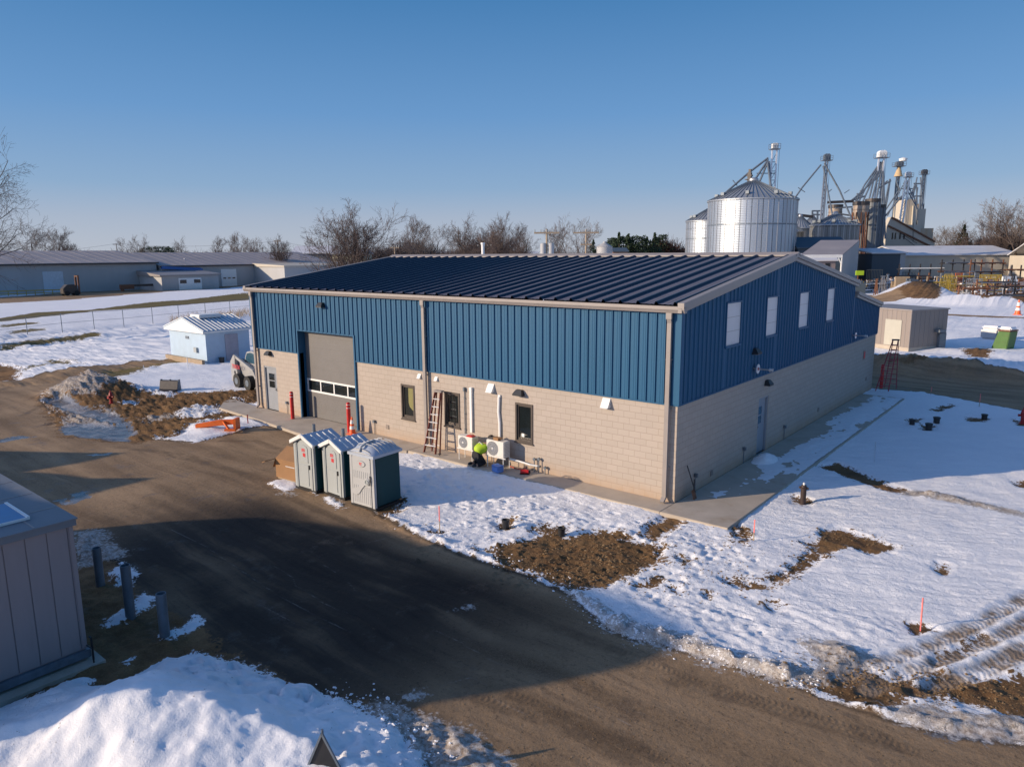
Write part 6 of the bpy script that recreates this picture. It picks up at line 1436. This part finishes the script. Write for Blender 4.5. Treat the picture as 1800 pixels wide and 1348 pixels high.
mh = mat('rust_stained_tank', (.36,.30,.25), .6, .2, .15, .4, dirt=(.24,.12,.06), dscale=.5, streak=True)
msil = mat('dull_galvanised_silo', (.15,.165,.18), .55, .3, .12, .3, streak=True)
tank(1507,361,394,25,222,'rust stained hopper tank on legs left of the tall silos',mh,True,'hopper_tank'); tank(1463,366,398,22,235,'smaller rust stained hopper tank behind the medium bin',mh,True,'hopper_tank')
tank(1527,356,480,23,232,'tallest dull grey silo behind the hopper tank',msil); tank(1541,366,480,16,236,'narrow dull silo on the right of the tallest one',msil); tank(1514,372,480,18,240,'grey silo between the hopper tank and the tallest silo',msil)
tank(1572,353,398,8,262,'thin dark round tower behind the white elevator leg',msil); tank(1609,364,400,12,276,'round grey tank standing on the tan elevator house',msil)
# walkway and catwalks
t, p = vthing('catwalk', 'long horizontal conveyor bridge between the small bins and the silos', 'conveyor bridge', 1450, 225)
inv = Matrix.Rotation(-RZV, 4, 'Z') @ Matrix.Translation(-Vector(t.location))
def seg_part(t, name, m_, segs, dist, w_):
    inv = Matrix.Rotation(-t.rotation_euler.z, 4, 'Z') @ Matrix.Translation(-Vector(t.location)); mb = MB()
    for a, b in segs: mb.bar(inv@D(a[0],a[1],dist), inv@D(b[0],b[1],dist), w_)
    return mb.build(name, M[m_], t)
seg_part(t, 'conveyor', 'darksteel', [((1392,377),(1428,381))], 225, .8); seg_part(t, 'conveyor', 'darksteel', [((1455,356),(1500,354))], 225, .8)
seg_part(t, 'walkway', 'galvd', [((1427,377),(1445,378)), ((1468,366),(1498,364)), ((1470,375),(1500,380)), ((1428,371),(1428,386)), ((1437,371),(1437,386)), ((1427,371),(1444,371)), ((1495,380),(1530,380)), ((1498,366),(1498,400)), ((1480,384),(1505,384))], 225, .45)
# tan elevator house with sloping gallery
t, p = vthing('elevator_house', 'tan metal clad elevator house with a sloping conveyor gallery', 'grain elevator', 1590, 249); s = s_(249)
def X_(px): return (px-1590)*s
def Z_(py): return zp(py, 249, 1590)-GZ
mb = MB()
mb.box(X_(1585),X_(1602),0,8,0,Z_(352)); mb.box(X_(1602),X_(1622),.5,8,0,Z_(368)); mb.box(X_(1605),X_(1612),-1.0,-.1,0,Z_(389)); mb.box(X_(1588),X_(1605),-1.5,-.15,0,Z_(396)); mb.build('tower', M['elev'], t)
mb = MB(); mb.box(X_(1596),X_(1603),-.9,-.1,Z_(400),Z_(363)); mb.build('tan_tank', M['elev'], t)
mb = MB(); mb.box(X_(1612.2),X_(1634),-1,7,0,Z_(402)); mb.build('side_bin', M['rustw'], t)
mb = MB(); mb.prism([(X_(1543),0),(X_(1543),Z_(399)),(X_(1550),Z_(383)),(X_(1560),Z_(386)),(X_(1628),Z_(428)),(X_(1628),0)], 'y', -4.5, -1.8); mb.build('gallery', M['elev'], t)
for a, b in (((1550,384),(1628,426)), ((1545,398),(1626,436))): mb = MB(); mb.bar((X_(a[0]),-4.7,Z_(a[1])),(X_(b[0]),-4.7,Z_(b[1])),.5); mb.build('gallery_beam', M['rust'], t)
for px in (1553,1558,1566,1573): mb = MB(); mb.box(X_(px),X_(px+2.5),-4.56,-4.4,Z_(421),Z_(410)); mb.build('window', M['glass'], t)
seg_part(t, 'guy_wire', 'darksteel', [((1583,410),(1612,428)), ((1585,415),(1608,432)), ((1605,392),(1605,425))], 242, .14)
# ---- low buildings in front of the works
def block(name, label, cat, px0, px1, pyt, dist, dep, wm, rm, roofh=0, pyb=None, group=None, door=None, shed=False, over=.5):
    s = s_(dist); pc = (px0+px1)/2; p = D(pc, 446, dist); t = thing(name, label, cat, (p.x,p.y,GZ), RZV, group); w2_ = (px1-px0)/2*s; h_ = zp(pyt, dist, pc)-GZ
    mb = MB(); mb.box(-w2_, w2_, 0, dep, 0, h_); mb.build('wall', M[wm], t)
    mb = MB()
    if shed: mb.prism([(-over,h_-.02),(-over,h_+.3),(dep+.3,h_+roofh+.3),(dep+.3,h_+roofh)], 'x', -w2_-.4, w2_+.4)
    else: mb.prism([(-over,h_-.02),(-over,h_+.25),(dep/2,h_+roofh+.25),(dep+over,h_+.25),(dep+over,h_-.02),(dep/2,h_+roofh-.02)], 'x', -w2_-.4, w2_+.4)
    mb.build('roof', M[rm], t)
    if door:
        for (a, b, py, m_, nm) in door: mb = MB(); mb.box((a-pc)*s,(b-pc)*s,-.08,0,0 if nm != 'window' else (zp(py+6,dist,pc)-GZ),zp(py,dist,pc)-GZ); mb.build(nm, M[m_], t)
    return t
M['darkblue'] = mat('dark_blue_cladding', (.06,.085,.11), .6, 0, .15, .3, streak=True)
M['snowroof'] = mat('snowy_metal_roof', (.62,.62,.64), .5, 0, .08, .2, dirt=(.38,.34,.32), dscale=.08)
block('mill_shed', 'dark shed with a snowy lean to roof below the silos', 'shed', 1534, 1592, 446, 188, 12, 'darkblue', 'snowroof', 1.2, shed=True, door=[(1583,1592,447,'whwall','side_panel')])
block('long_warehouse', 'long grey warehouse with a snow dusted roof behind the pipe racks', 'warehouse', 1592, 1793, 449, 205, 26, 'elev', 'snowroof', 2.6)
block('office_block', 'tan block with a sloping shaded gable at the right edge', 'building', 1850, 2030, 449, 185, 16, 'elev', 'snowroof', 4.2)
block('dark_house', 'dark blue roofed house under the canopy', 'house', 1405, 1470, 459, 155, 7, 'shedtaupe', 'snowroof', 1.4, door=[(1436,1441,465,'black','door'),(1452,1460,463,'black','door')])
# lean-to canopy
dist = 128; s = s_(dist); t, p = vthing('open_canopy', 'open sided canopy with a sloping grey roof and a pale side wall', 'canopy', 1450, dist)
zf = zp(450, dist, 1450)-GZ; zr = zp(424, dist, 1450)-GZ
def xx(px): return (px-1450)*s
sf = s_(dist+16); fx1 = (1508-900)*sf-(1450-900)*s; fx0 = (1440-900)*sf-(1450-900)*s; zr = zp(424, dist+16, 1480)-GZ
mb = MB(); mb.add([(xx(1407),0,zf),(xx(1481),0,zf),(fx1,16,zr),(fx0,16,zr),(xx(1407),0,zf+.2),(xx(1481),0,zf+.2),(fx1,16,zr+.2),(fx0,16,zr+.2)],[(0,3,2,1),(4,5,6,7),(0,1,5,4),(1,2,6,5),(2,3,7,6),(3,0,4,7)]); mb.build('roof', M['whroof'], t)
mb = MB(); mb.box(xx(1407),xx(1481),-.12,0,zf-.35,zf+.22); mb.build('fascia', M['white'], t)
mb = MB(); mb.add([(xx(1481),0,0),(fx1,16,0),(fx1,16,zr),(xx(1481),0,zf),(xx(1481)-.2,.1,0),(fx1-.2,16,0),(fx1-.2,16,zr),(xx(1481)-.2,.1,zf)],[(0,1,2,3),(7,6,5,4),(0,4,5,1),(3,2,6,7),(0,3,7,4),(1,5,6,2)]); mb.build('side_wall', M['whwall'], t)
mb = MB(); mb.box(xx(1479.4),xx(1481),-.15,.1,0,zf); mb.bar((xx(1474),0,zf-.3),(xx(1480),0,zf-1.4),.15); mb.build('corner_post', M['white'], t)
block('store_shed', 'dark blue shed roof behind the canopy', 'shed', 1402, 1492, 437, 172, 12, 'darkblue', 'darkblue', 2.6)
# ---- pipe racks and yard stock on the right
yr = random.Random(9)
YC = ['darksteel','rust','galv','whwall','orange','yellow','taupe','wood','galvd','purple']
def rack(px0, px1, dist, levels, top_py, label, mt, cols):
    s = s_(dist); pc = (px0+px1)/2; b = D(pc,446,dist); t = thing('pipe_rack', label, 'rack', (b.x,b.y,GZ), RZV, 'pipe racks in the stock yard'); w_ = (px1-px0)/2*s; h_ = zp(top_py,dist,pc)-GZ
    n = max(3, int((px1-px0)/14)); mb = MB()
    for x in np.linspace(-w_*.92, w_*.92, n): mb.box(x-.09,x+.09,-.1,.1,0,h_); mb.box(x-.08,x+.08,-1.1,1.1,0,.18)
    for l in range(levels):
        for x in np.linspace(-w_*.92, w_*.92, n): mb.box(x-.06,x+.06,-1.0,1.0,h_*(l+.75)/(levels+.3),h_*(l+.75)/(levels+.3)+.1)
    mb.build('frame', M[mt], t)
    for l in range(levels):
        z = h_*(l+.75)/(levels+.3)+.1
        for k in range(5):
            x0 = -w_*yr.uniform(.7,1.05); x1 = w_*yr.uniform(.6,1.05); r = yr.uniform(.06,.16); mb = MB(); mb.tube((x0,-.8+k*.4,z+r),(x1,-.8+k*.4,z+r),r,n=6); mb.build('stock_pipe', M[yr.choice(cols)], t)
    return t
rack(1655,1718,150,3,456,'tall rack of long dark pipes in front of the long warehouse, left one','darksteel',['darksteel','rust','galv'])
rack(1706,1768,146,3,456,'tall rack of long pipes in the middle of the stock yard','rust',['darksteel','taupe','galv','rust'])
rack(1762,1850,142,2,466,'wide rack of dark pipes at the right edge of the yard','darksteel',['darksteel','rust'])
rack(1580,1660,152,2,464,'low rack of pipes in shade below the dark mill shed','darksteel',['darksteel','galv','white'])
rack(1655,1720,132,2,480,'low rack carrying yellow and grey bars','galv',['yellow','galv','purple'])
rack(1560,1640,135,2,480,'low rack stacked with grey and maroon bars','rust',['darksteel','rust','galvd'])
rack(1596,1690,129,1,486,'lowest rack with yellow bars behind the clay heap','wood',['yellow','yellow','wood'])
rack(1720,1800,115,2,491,'cluttered rack of rusty bars near the right edge','rust',['rust','darksteel','galv'])
rack(1690,1745,105,2,503,'rusty rack nearest the white snow mound','rust',['rust','wood','darksteel'])
rack(1752,1830,104,2,498,'dark rack nearest the right clay heap','darksteel',['darksteel','rust','galvd'])
def stock(kind, px, pyt, pyb, dist, wpx, m_, label):
    s = s_(dist); b = D(px,446,dist); w_ = wpx*s; h_ = max(.6, zp(pyt,dist,px)-GZ)
    t = thing(kind, label, kind.replace('_',' '), (b.x,b.y,GZ), RZV+yr.uniform(-.3,.3), 'steel frames in the stock yard'); mb = MB()
    if kind == 'steel_gate':
        n = max(4,int(wpx/2.2))
        for x in np.linspace(-w_/2,w_/2,n): mb.box(x-.04,x+.04,-.04,.04,.1,h_)
        mb.box(-w_/2,w_/2,-.06,.06,.1,.25); mb.box(-w_/2,w_/2,-.06,.06,h_-.12,h_); mb.build('bars', M[m_], t)
    elif kind == 'trestle':
        for q in (-.5,.5):
            for x in (-w_/2,w_/2): mb.bar((x,q*1.2,0),(x*.3,0,h_),.1)
        mb.bar((-w_/2,0,h_),(w_/2,0,h_),.14); mb.box(-w_*.4,w_*.4,-.05,.05,h_*.4,h_*.4+.1); mb.build('frame', M[m_], t)
    else:
        for k in range(5): mb.box(-w_/2*yr.uniform(.7,1),w_/2*yr.uniform(.7,1),-1+k*.4,-.7+k*.4,0,h_*yr.uniform(.5,1))
        mb.build('stacked_plate', M[m_], t)
    return t
for q in (('steel_gate',1690,480,0,132,14,'orange','rust red barred frame standing in the middle of the yard'),('steel_gate',1746,483,0,126,36,'yellow','long yellow barred frame right of the rust red one'),('steel_gate',1672,482,0,128,14,'yellow','short yellow frame left of the rust red one'),
          ('steel_gate',1718,490,0,118,24,'galv','grey barred frame below the yellow one'),('steel_gate',1746,492,0,116,12,'purple','faded purple barred frame below the yellow one'),('steel_gate',1540,474,0,140,26,'wood','pale three railed frame right of the canopy'),
          ('trestle',1556,486,0,126,8,'galv','pale trestle right of the three railed frame'),('trestle',1564,483,0,128,5,'galv','slim pale trestle beside another one left of the tan slab'),('plate_stack',1588,485,0,124,26,'wood','tan slab stack left of the clay heap'),('plate_stack',1610,489,0,122,18,'galvd','grey plate stack behind the clay heap'),
          ('trestle',1545,491,0,118,4,'rust','rusty trestle on the brown bank right of the building'),('trestle',1786,483,0,112,12,'darksteel','tall dark trestle near the right edge'),('trestle',1772,486,0,118,10,'galv','pale trestle left of the tall dark one'),('plate_stack',1780,478,0,130,30,'white','white topped stack near the right edge'),
          ('plate_stack',1515,486,0,122,18,'darkblue','dark blue stack at the foot of the canopy'),('steel_gate',1672,490,0,127,30,'yellow','low yellow barred frame behind the clay heap'),('plate_stack',1630,486,0,128,30,'darksteel','dark plate stack left of the yellow frames'),('steel_gate',1605,478,0,136,30,'darkblue','dark barred frame in the shade of the mill shed')):
    stock(*q)
for mt_, sd_, lb in (('rust',1,'rusty clutter of bars and frames over the stock yard'),('galv',2,'grey metal clutter over the stock yard'),('darksteel',3,'dark scrap clutter over the stock yard'),('snowm',4,'snow covered odds and ends over the stock yard'),('yellow',5,'yellow painted clutter over the stock yard')):
    r_ = random.Random(sd_); mb = MB()
    for k in range(260 if mt_ not in ('yellow',) else 60):
        px = r_.uniform(1515,1830); dist = r_.uniform(130 if px < 1685 else 112,158); p = D(px,446,dist); L_ = r_.uniform(.5,5 if r_.random() < .4 else 2); z = r_.uniform(0,1.6)**1.3; a_ = RZV+r_.gauss(0,.25)+(math.pi/2 if r_.random() < .15 else 0); w_ = r_.uniform(.06,.22)
        e = Vector((math.cos(a_)*L_, math.sin(a_)*L_, r_.gauss(0,.1)))
        if r_.random() < .3: e = Vector((r_.gauss(0,.15),r_.gauss(0,.15),r_.uniform(.6,2.2))); z = 0
        q = Vector((p.x,p.y,GZ+z)); mb.bar(q, q+e, w_*(2.5 if mt_ == 'snowm' else 1), w_)
    o = mb.build('yard_clutter', M[mt_]); tag(o, lb, 'clutter', kind='stuff')
b = D(1511,446,126); t = thing('hi_vis_sign', 'yellow topped post beside the canopy wall', 'post', (b.x,b.y,GZ), RZV); s = s_(126); z_ = zp(478,126,1511)-GZ
mb = MB(); mb.box(-.08,.08,-.08,.08,0,z_-.6); mb.build('post', M['rust'], t); mb = MB(); mb.box(-.4,1.0,-.1,.1,z_-.6,z_+.2); mb.build('panel', M['hiviz'], t)
# ---- horizon structures behind the main roof
def utility_pole(px, py_top, dist, label, wpx=46, arms=((0,1.0),), tr=False, m_='wood', ins=True):
    b = D(px,446,dist); s = s_(dist); h_ = zp(py_top,dist,px)-GZ; t = thing('utility_pole', label, 'utility pole', (b.x,b.y,GZ), RZV, 'wooden utility poles')
    mb = MB(); mb.tube((0,0,0),(0,0,h_+.3),.20,.14,8); mb.build('pole', M[m_], t)
    for dz, f in arms:
        mb = MB(); w_ = wpx*s/2*f; mb.box(-w_,w_,-.16,-.0,h_-dz-.35,h_-dz-.10); mb.build('crossarm', M[m_], t)
        if ins:
            for x in np.linspace(-w_*.95,w_*.95,5): mb = MB(); mb.tube((x,-.08,h_-dz-.1),(x,-.08,h_-dz+.28),.09,.06,6); mb.build('insulator', M['galvd'], t)
    if tr:
        for x in (-1.35*9*s/2,1.35*9*s/2*1.3): mb = MB(); mb.lathe([(.42,0),(.42,1.5),(.3,1.6),(.1,1.62)],14); o = mb.build('transformer', M['whwall'], t); o.location = (x,0,zp(447,dist,px)-GZ)
    return t
utility_pole(961,407,105,'utility pole with a long crossarm and two transformers behind the roof',44,((0,1),),True)
utility_pole(1030,407,118,'thick pale utility pole with a crossarm right of the transformers',44,((0,1),(1.9,.45)))
utility_pole(852,432,150,'small dark pole behind the ridge left of the transformers',24,((0,1),),False,'darksteel'); utility_pole(694,434,170,'short pole with a small crossarm over the far left roof',16,((0,1),)); 
utility_pole(206,429,330,'far pole above the long left warehouse roof',12,((0,1),),False,'darksteel',False); utility_pole(489,423,230,'far pole left of the large bare tree',12,((0,1),),False)
mb = MB(); mb.tube((0,0,0),(0,0,zp(430,60,848)),.13,n=10); mb.lathe([(.18,0),(.18,.15)],10,(0,0,zp(430,60,848))); o = mb.build('flue', M['white'], smooth=True); b = D(849,446,60); o.location = (b.x,b.y,0); tag(o, 'white flue pipe rising behind the navy roof ridge', 'flue')
t, p = vthing('feed_bin', 'small pale round bin with a cone roof behind the ridge', 'bin', 1062.5, 190); s = s_(190)
mb = MB(); z_ = zp(434,190,1062)-GZ; mb.lathe([(14*s,0),(14*s,z_)],20,cap=False); mb.build('wall', M['whwall'], t, smooth=True); mb = MB(); mb.lathe([(14.5*s,z_),(3*s,z_+7*s),(2.4*s,z_+9*s)],20); mb.build('roof', M['whwall'], t, smooth=True)
block('farm_building','low long blue grey building left behind the bare tree','building',512,580,446,240,14,'darkblue','snowroof',2.4)
block('cream_house','cream building behind the big bare tree','building',584,640,447,215,12,'cream','snowroof',1.2)
block('flat_store','long low pale building on the horizon behind the ridge','building',640,815,447,290,16,'elev','snowroof',.8)
block('low_store','low pale building left of the transformers','building',918,945,447,260,8,'whwall','snowroof',.8)
block('red_barn','small dark red barn in front of the evergreens','barn',1078,1103,443,210,10,'rust','darkblue',1.0)
for i, (px, py, m_, l) in enumerate(((553,463,'darksteel','dark car parked left of the big bare tree'),(572,461,'carwhite','silver car in the row left of the big bare tree'),(590,460,'red','red car in the row left of the big bare tree'))):
    b = G(px, py+2); t = thing('parked_car', l, 'car', (b.x,b.y,GZ), RZV+.2, 'cars parked behind the warehouses')
    mb = MB(); mb.prism([(-2.2,.3),(-2.25,.85),(-1.5,.95),(-1.0,1.45),(.7,1.45),(1.3,.95),(2.2,.8),(2.2,.3)],'y',-.85,.85); mb.build('body', M[m_], t, bevel=.08)
    mb = MB(); mb.prism([(-1.3,.95),(-.92,1.38),(.62,1.38),(1.1,.95)],'y',-.87,.87); mb.build('window', M['glass'], t)
    for x in (-1.4,1.4):
        for y in (-.9,.7): mb = MB(); mb.tube((x,y,.32),(x,y+.2,.32),.32,n=10); mb.build('wheel', M['rubber'], t)
# power lines
def wire(a, b, sag, label, r=.02):
    pts = [a.lerp(b,k/12)+Vector((0,0,-sag*4*(k/12)*(1-k/12))) for k in range(13)]; mb = MB(); mb.path(pts, r, 4); o = mb.build('power_line', M['darksteel']); tag(o, label, 'cable', 'overhead power lines')
wire(D(206,428,330), D(489,424,230), 1.5, 'overhead line between the two far poles', .035); wire(D(206,428,330), D(-80,446,250), 1.5, 'overhead line running off the left edge', .035); wire(D(489,424,230), D(700,436,170), 1.2, 'overhead line from the far pole towards the big bare tree', .03)
# ================================================================ trees
M['russet'] = mat('russet_oak_leaves', (.085,.042,.03), .9, 0, .3, .5)
def bare_mesh(seed, h, spread, levels=5, trunk_r=.3, up=.35, twig=.022, nb=3, fork=.28, multi=1, dens=1.0):
    """trunk forks low into long limbs; every limb carries side branches along its length and they carry twigs"""
    r_ = random.Random(seed); T = MB(); C = MB()
    def rot(d, ang):
        ax = d.cross(Vector((r_.gauss(0,1),r_.gauss(0,1),r_.gauss(0,1)))).normalized(); return (Matrix.Rotation(ang, 3, ax) @ d).normalized()
    def limb(p, d, L_, r, lv, top):
        ns = (5, 5, 4, 3, 2)[min(lv, 4)]; mbx = T if lv < 2 else C; sides = 7 if lv < 1 else (5 if lv < 2 else 3); seg_ = L_/ns
        for s in range(ns):
            d = (d + Vector((r_.gauss(0,.10),r_.gauss(0,.10),r_.gauss(0,.05)+up*(.10 if lv < 3 else .06)))).normalized(); q = p+d*seg_
            r2 = max(twig*.7, r*(.84 if lv < 3 else .75)); mbx.tube(p, q, r, r2, sides, cap=False)
            if lv < top:
                f = (s+1)/ns; n = {0:0 if s < 1 else 2, 1:(0 if s < 1 else 2), 2:(2 if s else 1), 3:(1 if r_.random() < .6 else 0)}.get(lv, 1)
                for _ in range(n):
                    limb(q, rot(d, r_.uniform(.45,1.0)*spread*1.15), L_*r_.uniform(.34,.62)*(1.15-.35*f), max(twig, r2*r_.uniform(.42,.6)), lv+1, top)
            p, r = q, r2
    top = levels-2
    for m_ in range(multi):
        a = m_*6.28/multi+r_.uniform(-.5,.5); tilt = 0 if multi == 1 else r_.uniform(.12,.34)
        d0 = Vector((math.cos(a)*tilt,math.sin(a)*tilt,1)).normalized()
        limb(Vector((0,0,0)), d0, h*(.62+.12*r_.random()), trunk_r*(1 if multi == 1 else .75), 0, top)
    zmax = max([v[2] for v in C.v]+[1]); k = h/zmax
    T.v = [(x*k,y*k,z*k) for x,y,z in T.v]; C.v = [(x*k,y*k,z*k) for x,y,z in C.v]
    return T, C
def bare_tree(loc, seed, h, label, group='bare winter trees', barkm='bark', twigm='twig', **k):
    T, C = bare_mesh(seed, h, k.pop('spread', .75), **k); t = thing('bare_tree', label, 'tree', loc, 0, group)
    T.build('trunk', M[barkm], t, smooth='all'); C.build('crown', M[twigm], t); return t
def tb(px, dist): p = D(px,446,dist); return (p.x,p.y,GZ)
def th(py, dist, px): return zp(py,dist,px)-GZ
bt1 = bare_tree(tb(616,88), 5, th(347,88,612), 'big spreading bare tree behind the left end of the navy roof', levels=6, trunk_r=.32, spread=.80, multi=9, twig=.018, up=.35)
bt2 = bare_tree(tb(806,135), 7, th(371,135,806), 'dark bare tree with a forked crown above the middle of the roof', levels=6, trunk_r=.36, spread=.85, multi=2, twig=.022, up=.35, twigm='bark')
bt3 = bare_tree(tb(1012,165), 12, th(371,165,1012), 'rounded bare tree behind the two utility poles', levels=6, trunk_r=.3, spread=.75, multi=3, twig=.022, up=.5, twigm='barkl')
bt4 = bare_tree(tb(978,175), 33, th(385,175,978), 'narrow bare tree left of the rounded one behind the poles', levels=6, trunk_r=.25, spread=.55, multi=2, twig=.022, up=.9)
bt5 = bare_tree(tb(862,150), 40, th(391,150,862), 'twiggy brown bare tree right of the forked one', levels=6, trunk_r=.2, spread=.7, multi=5, twig=.02, up=.6)
# tree outside the left edge, its crown reaching in
bt6 = bare_tree(tb(-120,62), 17, th(225,62,-120), 'close bare tree leaning in at the left edge of the view', levels=6, trunk_r=.38, spread=.95, multi=2, twig=.012, up=.15, twigm='bark')
def cp(src, px, dist, py, label, wk=1.0, rz=None):
    h0 = max(v.co.z for v in src.children[1].data.vertices); k = th(py,dist,px)/h0; return dup(src, tb(px,dist), rz if rz is not None else yr.uniform(0,6.28), label, (k*wk,k*wk,k))
for q in ((bt3,68,300,404,'left of two bare trees above the long warehouse roof'),(bt4,100,310,412,'slim bare tree right of the pair above the long warehouse',1.4),(bt2,8,260,424,'small bare tree at the left edge above the warehouse roof'),(bt5,128,300,428,'low bare tree above the right half of the long warehouse'),
          (bt3,238,420,420,'distant rounded bare tree above the roof step between the warehouses'),(bt2,314,380,424,'lone distant bare tree above the second warehouse'),(bt4,386,380,424,'distant bare tree in the middle above the second warehouse',1.3),(bt4,408,360,419,'distant tall narrow bare tree near the end of the second warehouse',1.3),(bt3,436,350,419,'distant round bare tree above the right end of the second warehouse'),
          (bt5,498,200,424,'dense low bare tree left of the big spreading one'),(bt5,455,330,433,'small far bush left of the far pole'),(bt4,731,230,396,'pale tall tree in the wood right of the big spreading tree',1.2),(bt3,753,225,397,'second pale tall tree in the wood left of the forked one'),
          (bt5,838,160,405,'brown bushy bare tree under the forked tree'),(bt5,884,170,392,'brown bare tree at the right end of the middle group'),(bt5,908,180,413,'small brown bush left of the transformers'),(bt5,1770,220,372,'tall bare tree at the right edge'),(bt3,1798,200,352,'tallest bare tree cut by the right edge'),(bt4,1738,240,392,'bare tree on the wooded rise at the right'),
          (bt3,1672,300,400,'bare tree behind the long grey warehouse, left one'),(bt2,1700,290,402,'bare tree behind the long grey warehouse, right one'),(bt3,1655,320,408,'small bare tree right of the grain works'),(bt4,1640,330,420,'low bare tree touching the tan elevator house')):
    cp(*q)
def bush_mesh(seed, w_, h_, n, m_seed=1, tw=.03):
    r_ = random.Random(seed); mb = MB()
    for k in range(n):
        x = r_.uniform(-w_/2,w_/2); y = r_.uniform(-4,4); hh = h_*r_.uniform(.6,1)*(1-.35*abs(x)/(w_/2)); p = Vector((x,y,0)); d = Vector((r_.gauss(0,.08),r_.gauss(0,.08),1)).normalized(); q = p+d*hh*.6
        mb.tube(p,q,tw*2.2,tw*1.3,3,cap=False)
        for j in range(22):
            a = p.lerp(q, r_.uniform(.25,1)); dd = Vector((r_.gauss(0,.5),r_.gauss(0,.4),r_.uniform(.5,1))).normalized(); L_ = hh*r_.uniform(.12,.36); b = a+dd*L_; mb.tube(a,b,tw,tw*.5,3,cap=False)
            for jj in range(2): c = a.lerp(b,r_.uniform(.4,1)); mb.tube(c,c+(dd+Vector((r_.gauss(0,.4),r_.gauss(0,.4),.2))).normalized()*L_*.6,tw*.6,tw*.4,3,cap=False)
    return mb
def wood(px0, px1, py, dist, n, seed, label, m_='twig', tw=.05):
    s = s_(dist); w_ = (px1-px0)*s; p = D((px0+px1)/2,446,dist); o = bush_mesh(seed, w_, zp(py,dist,(px0+px1)/2)-GZ, n, tw=tw).build('far_wood', M[m_]); o.location = (p.x,p.y,GZ); o.rotation_euler = (0,0,RZV); tag(o, label, 'woodland', kind='stuff')
wood(640,800,404,260,330,1,'leafless wood right of the big bare tree'); wood(780,930,402,245,320,2,'brown leafless thicket behind the forked tree')
wood(-80,560,431,520,420,3,'thin leafless tree line behind the warehouses',tw=.10); wood(900,1230,432,480,260,4,'low leafless tree line behind the utility poles',tw=.09); wood(1625,1900,398,320,420,5,'wooded rise behind the long grey warehouse',tw=.07)
wood(560,700,418,330,90,6,'leafless scrub behind the big bare tree',tw=.06); wood(1700,1900,380,270,300,7,'nearer leafless wood at the right edge',tw=.055)
wood(1120,1212,407,250,300,8,'russet leafless thicket left of the bins','russet',.08)
def leafcloud(mb, r_, c, rx, ry, rz_, n, s):
    for _ in range(n):
        while True:
            u = Vector((r_.uniform(-1,1),r_.uniform(-1,1),r_.uniform(-1,1)))
            if u.length < 1: break
        p = Vector(c)+Vector((u.x*rx,u.y*ry,u.z*rz_)); a = Vector((r_.gauss(0,1),r_.gauss(0,1),r_.gauss(0,1))).normalized()*s; b = a.cross(Vector((r_.gauss(0,1),r_.gauss(0,1),r_.gauss(0,1)))).normalized()*s*.6
        mb.add([p-a,p+b,p+a,p-b],[(0,1,2,3)])
def evergreen(px, dist, py, wpx, label, conical=True, m_='ever', seed=0):
    r_ = random.Random(seed+px); s = s_(dist); h_ = zp(py,dist,px)-GZ; w_ = wpx*s*.85; t = thing('evergreen_tree', label, 'tree', tb(px,dist), 0, 'evergreens beside the bins')
    mb = MB(); mb.tube((0,0,0),(0,0,h_*.9),.3,.08,7); mb.build('trunk', M['bark'], t)
    mb = MB(); n = 12
    for k in range(n):
        f = k/(n-1); rr__ = w_*(max(0,1-f)**.6*.95+.06) if conical else w_*(1-(f*1.7-.75)**2*.55)
        for j in range(max(3,int(8*rr__/w_))):
            a = r_.uniform(0,6.28); q = rr__*r_.uniform(.35,.9); leafcloud(mb, r_, (q*math.cos(a), q*math.sin(a), h_*(.06+.9*f)), rr__*.42+.2, rr__*.42+.2, h_*.055+.2, 34, .20*h_/8)
    mb.build('crown', M[m_], t); return t
for i, q in enumerate(((1043,200,423,20,'dark evergreen just right of the thick utility pole'),(1088,230,410,26,'pointed evergreen left of the red barn'),(1104,235,413,20,'slim pointed evergreen above the red barn'),(1125,235,415,28,'broad dark evergreen right of the barn',False),(1150,235,411,26,'tall evergreen in front of the russet thicket'),(1074,240,419,18,'small evergreen at the left end of the evergreen row',False),(1137,245,418,20,'low evergreen between the broad one and the tall one'),(1096,238,416,26,'bushy evergreen filling the gap over the barn',False),(1114,240,417,26,'low bushy evergreen between two pointed ones',False),(1160,248,414,26,'evergreen at the right end of the row',False),(1079,236,420,18,'short evergreen behind the pale round bin',False),(1690,300,396,22,'dark pine on the wooded rise',True))):
    evergreen(*q, seed=i)
for px, d_ in ((272,430),(290,440),(258,450),(300,455)): evergreen(px, d_, 434, 20, {272:'distant dark evergreen behind the roof step, second from the left',290:'distant dark evergreen behind the second warehouse, third from the left',258:'distant dark evergreen nearest the long warehouse ridge',300:'distant dark evergreen farthest right behind the second warehouse'}[px], False, seed=px)
# dry weeds by the fence
mb = MB(); r_ = random.Random(3)
for k in range(240):
    px = r_.uniform(300,440); py = 560-(px-362)*.11+r_.uniform(-4,6); b = on(px,py)
    for j in range(4): mb.tube(b,b+Vector((r_.gauss(0,.2),r_.gauss(0,.2),r_.uniform(.3,.9))),.012,.006,3,cap=False)
o = mb.build('dry_weeds', M['wood']); tag(o, 'dry weeds standing in the snow along the fence', 'weeds', kind='stuff')
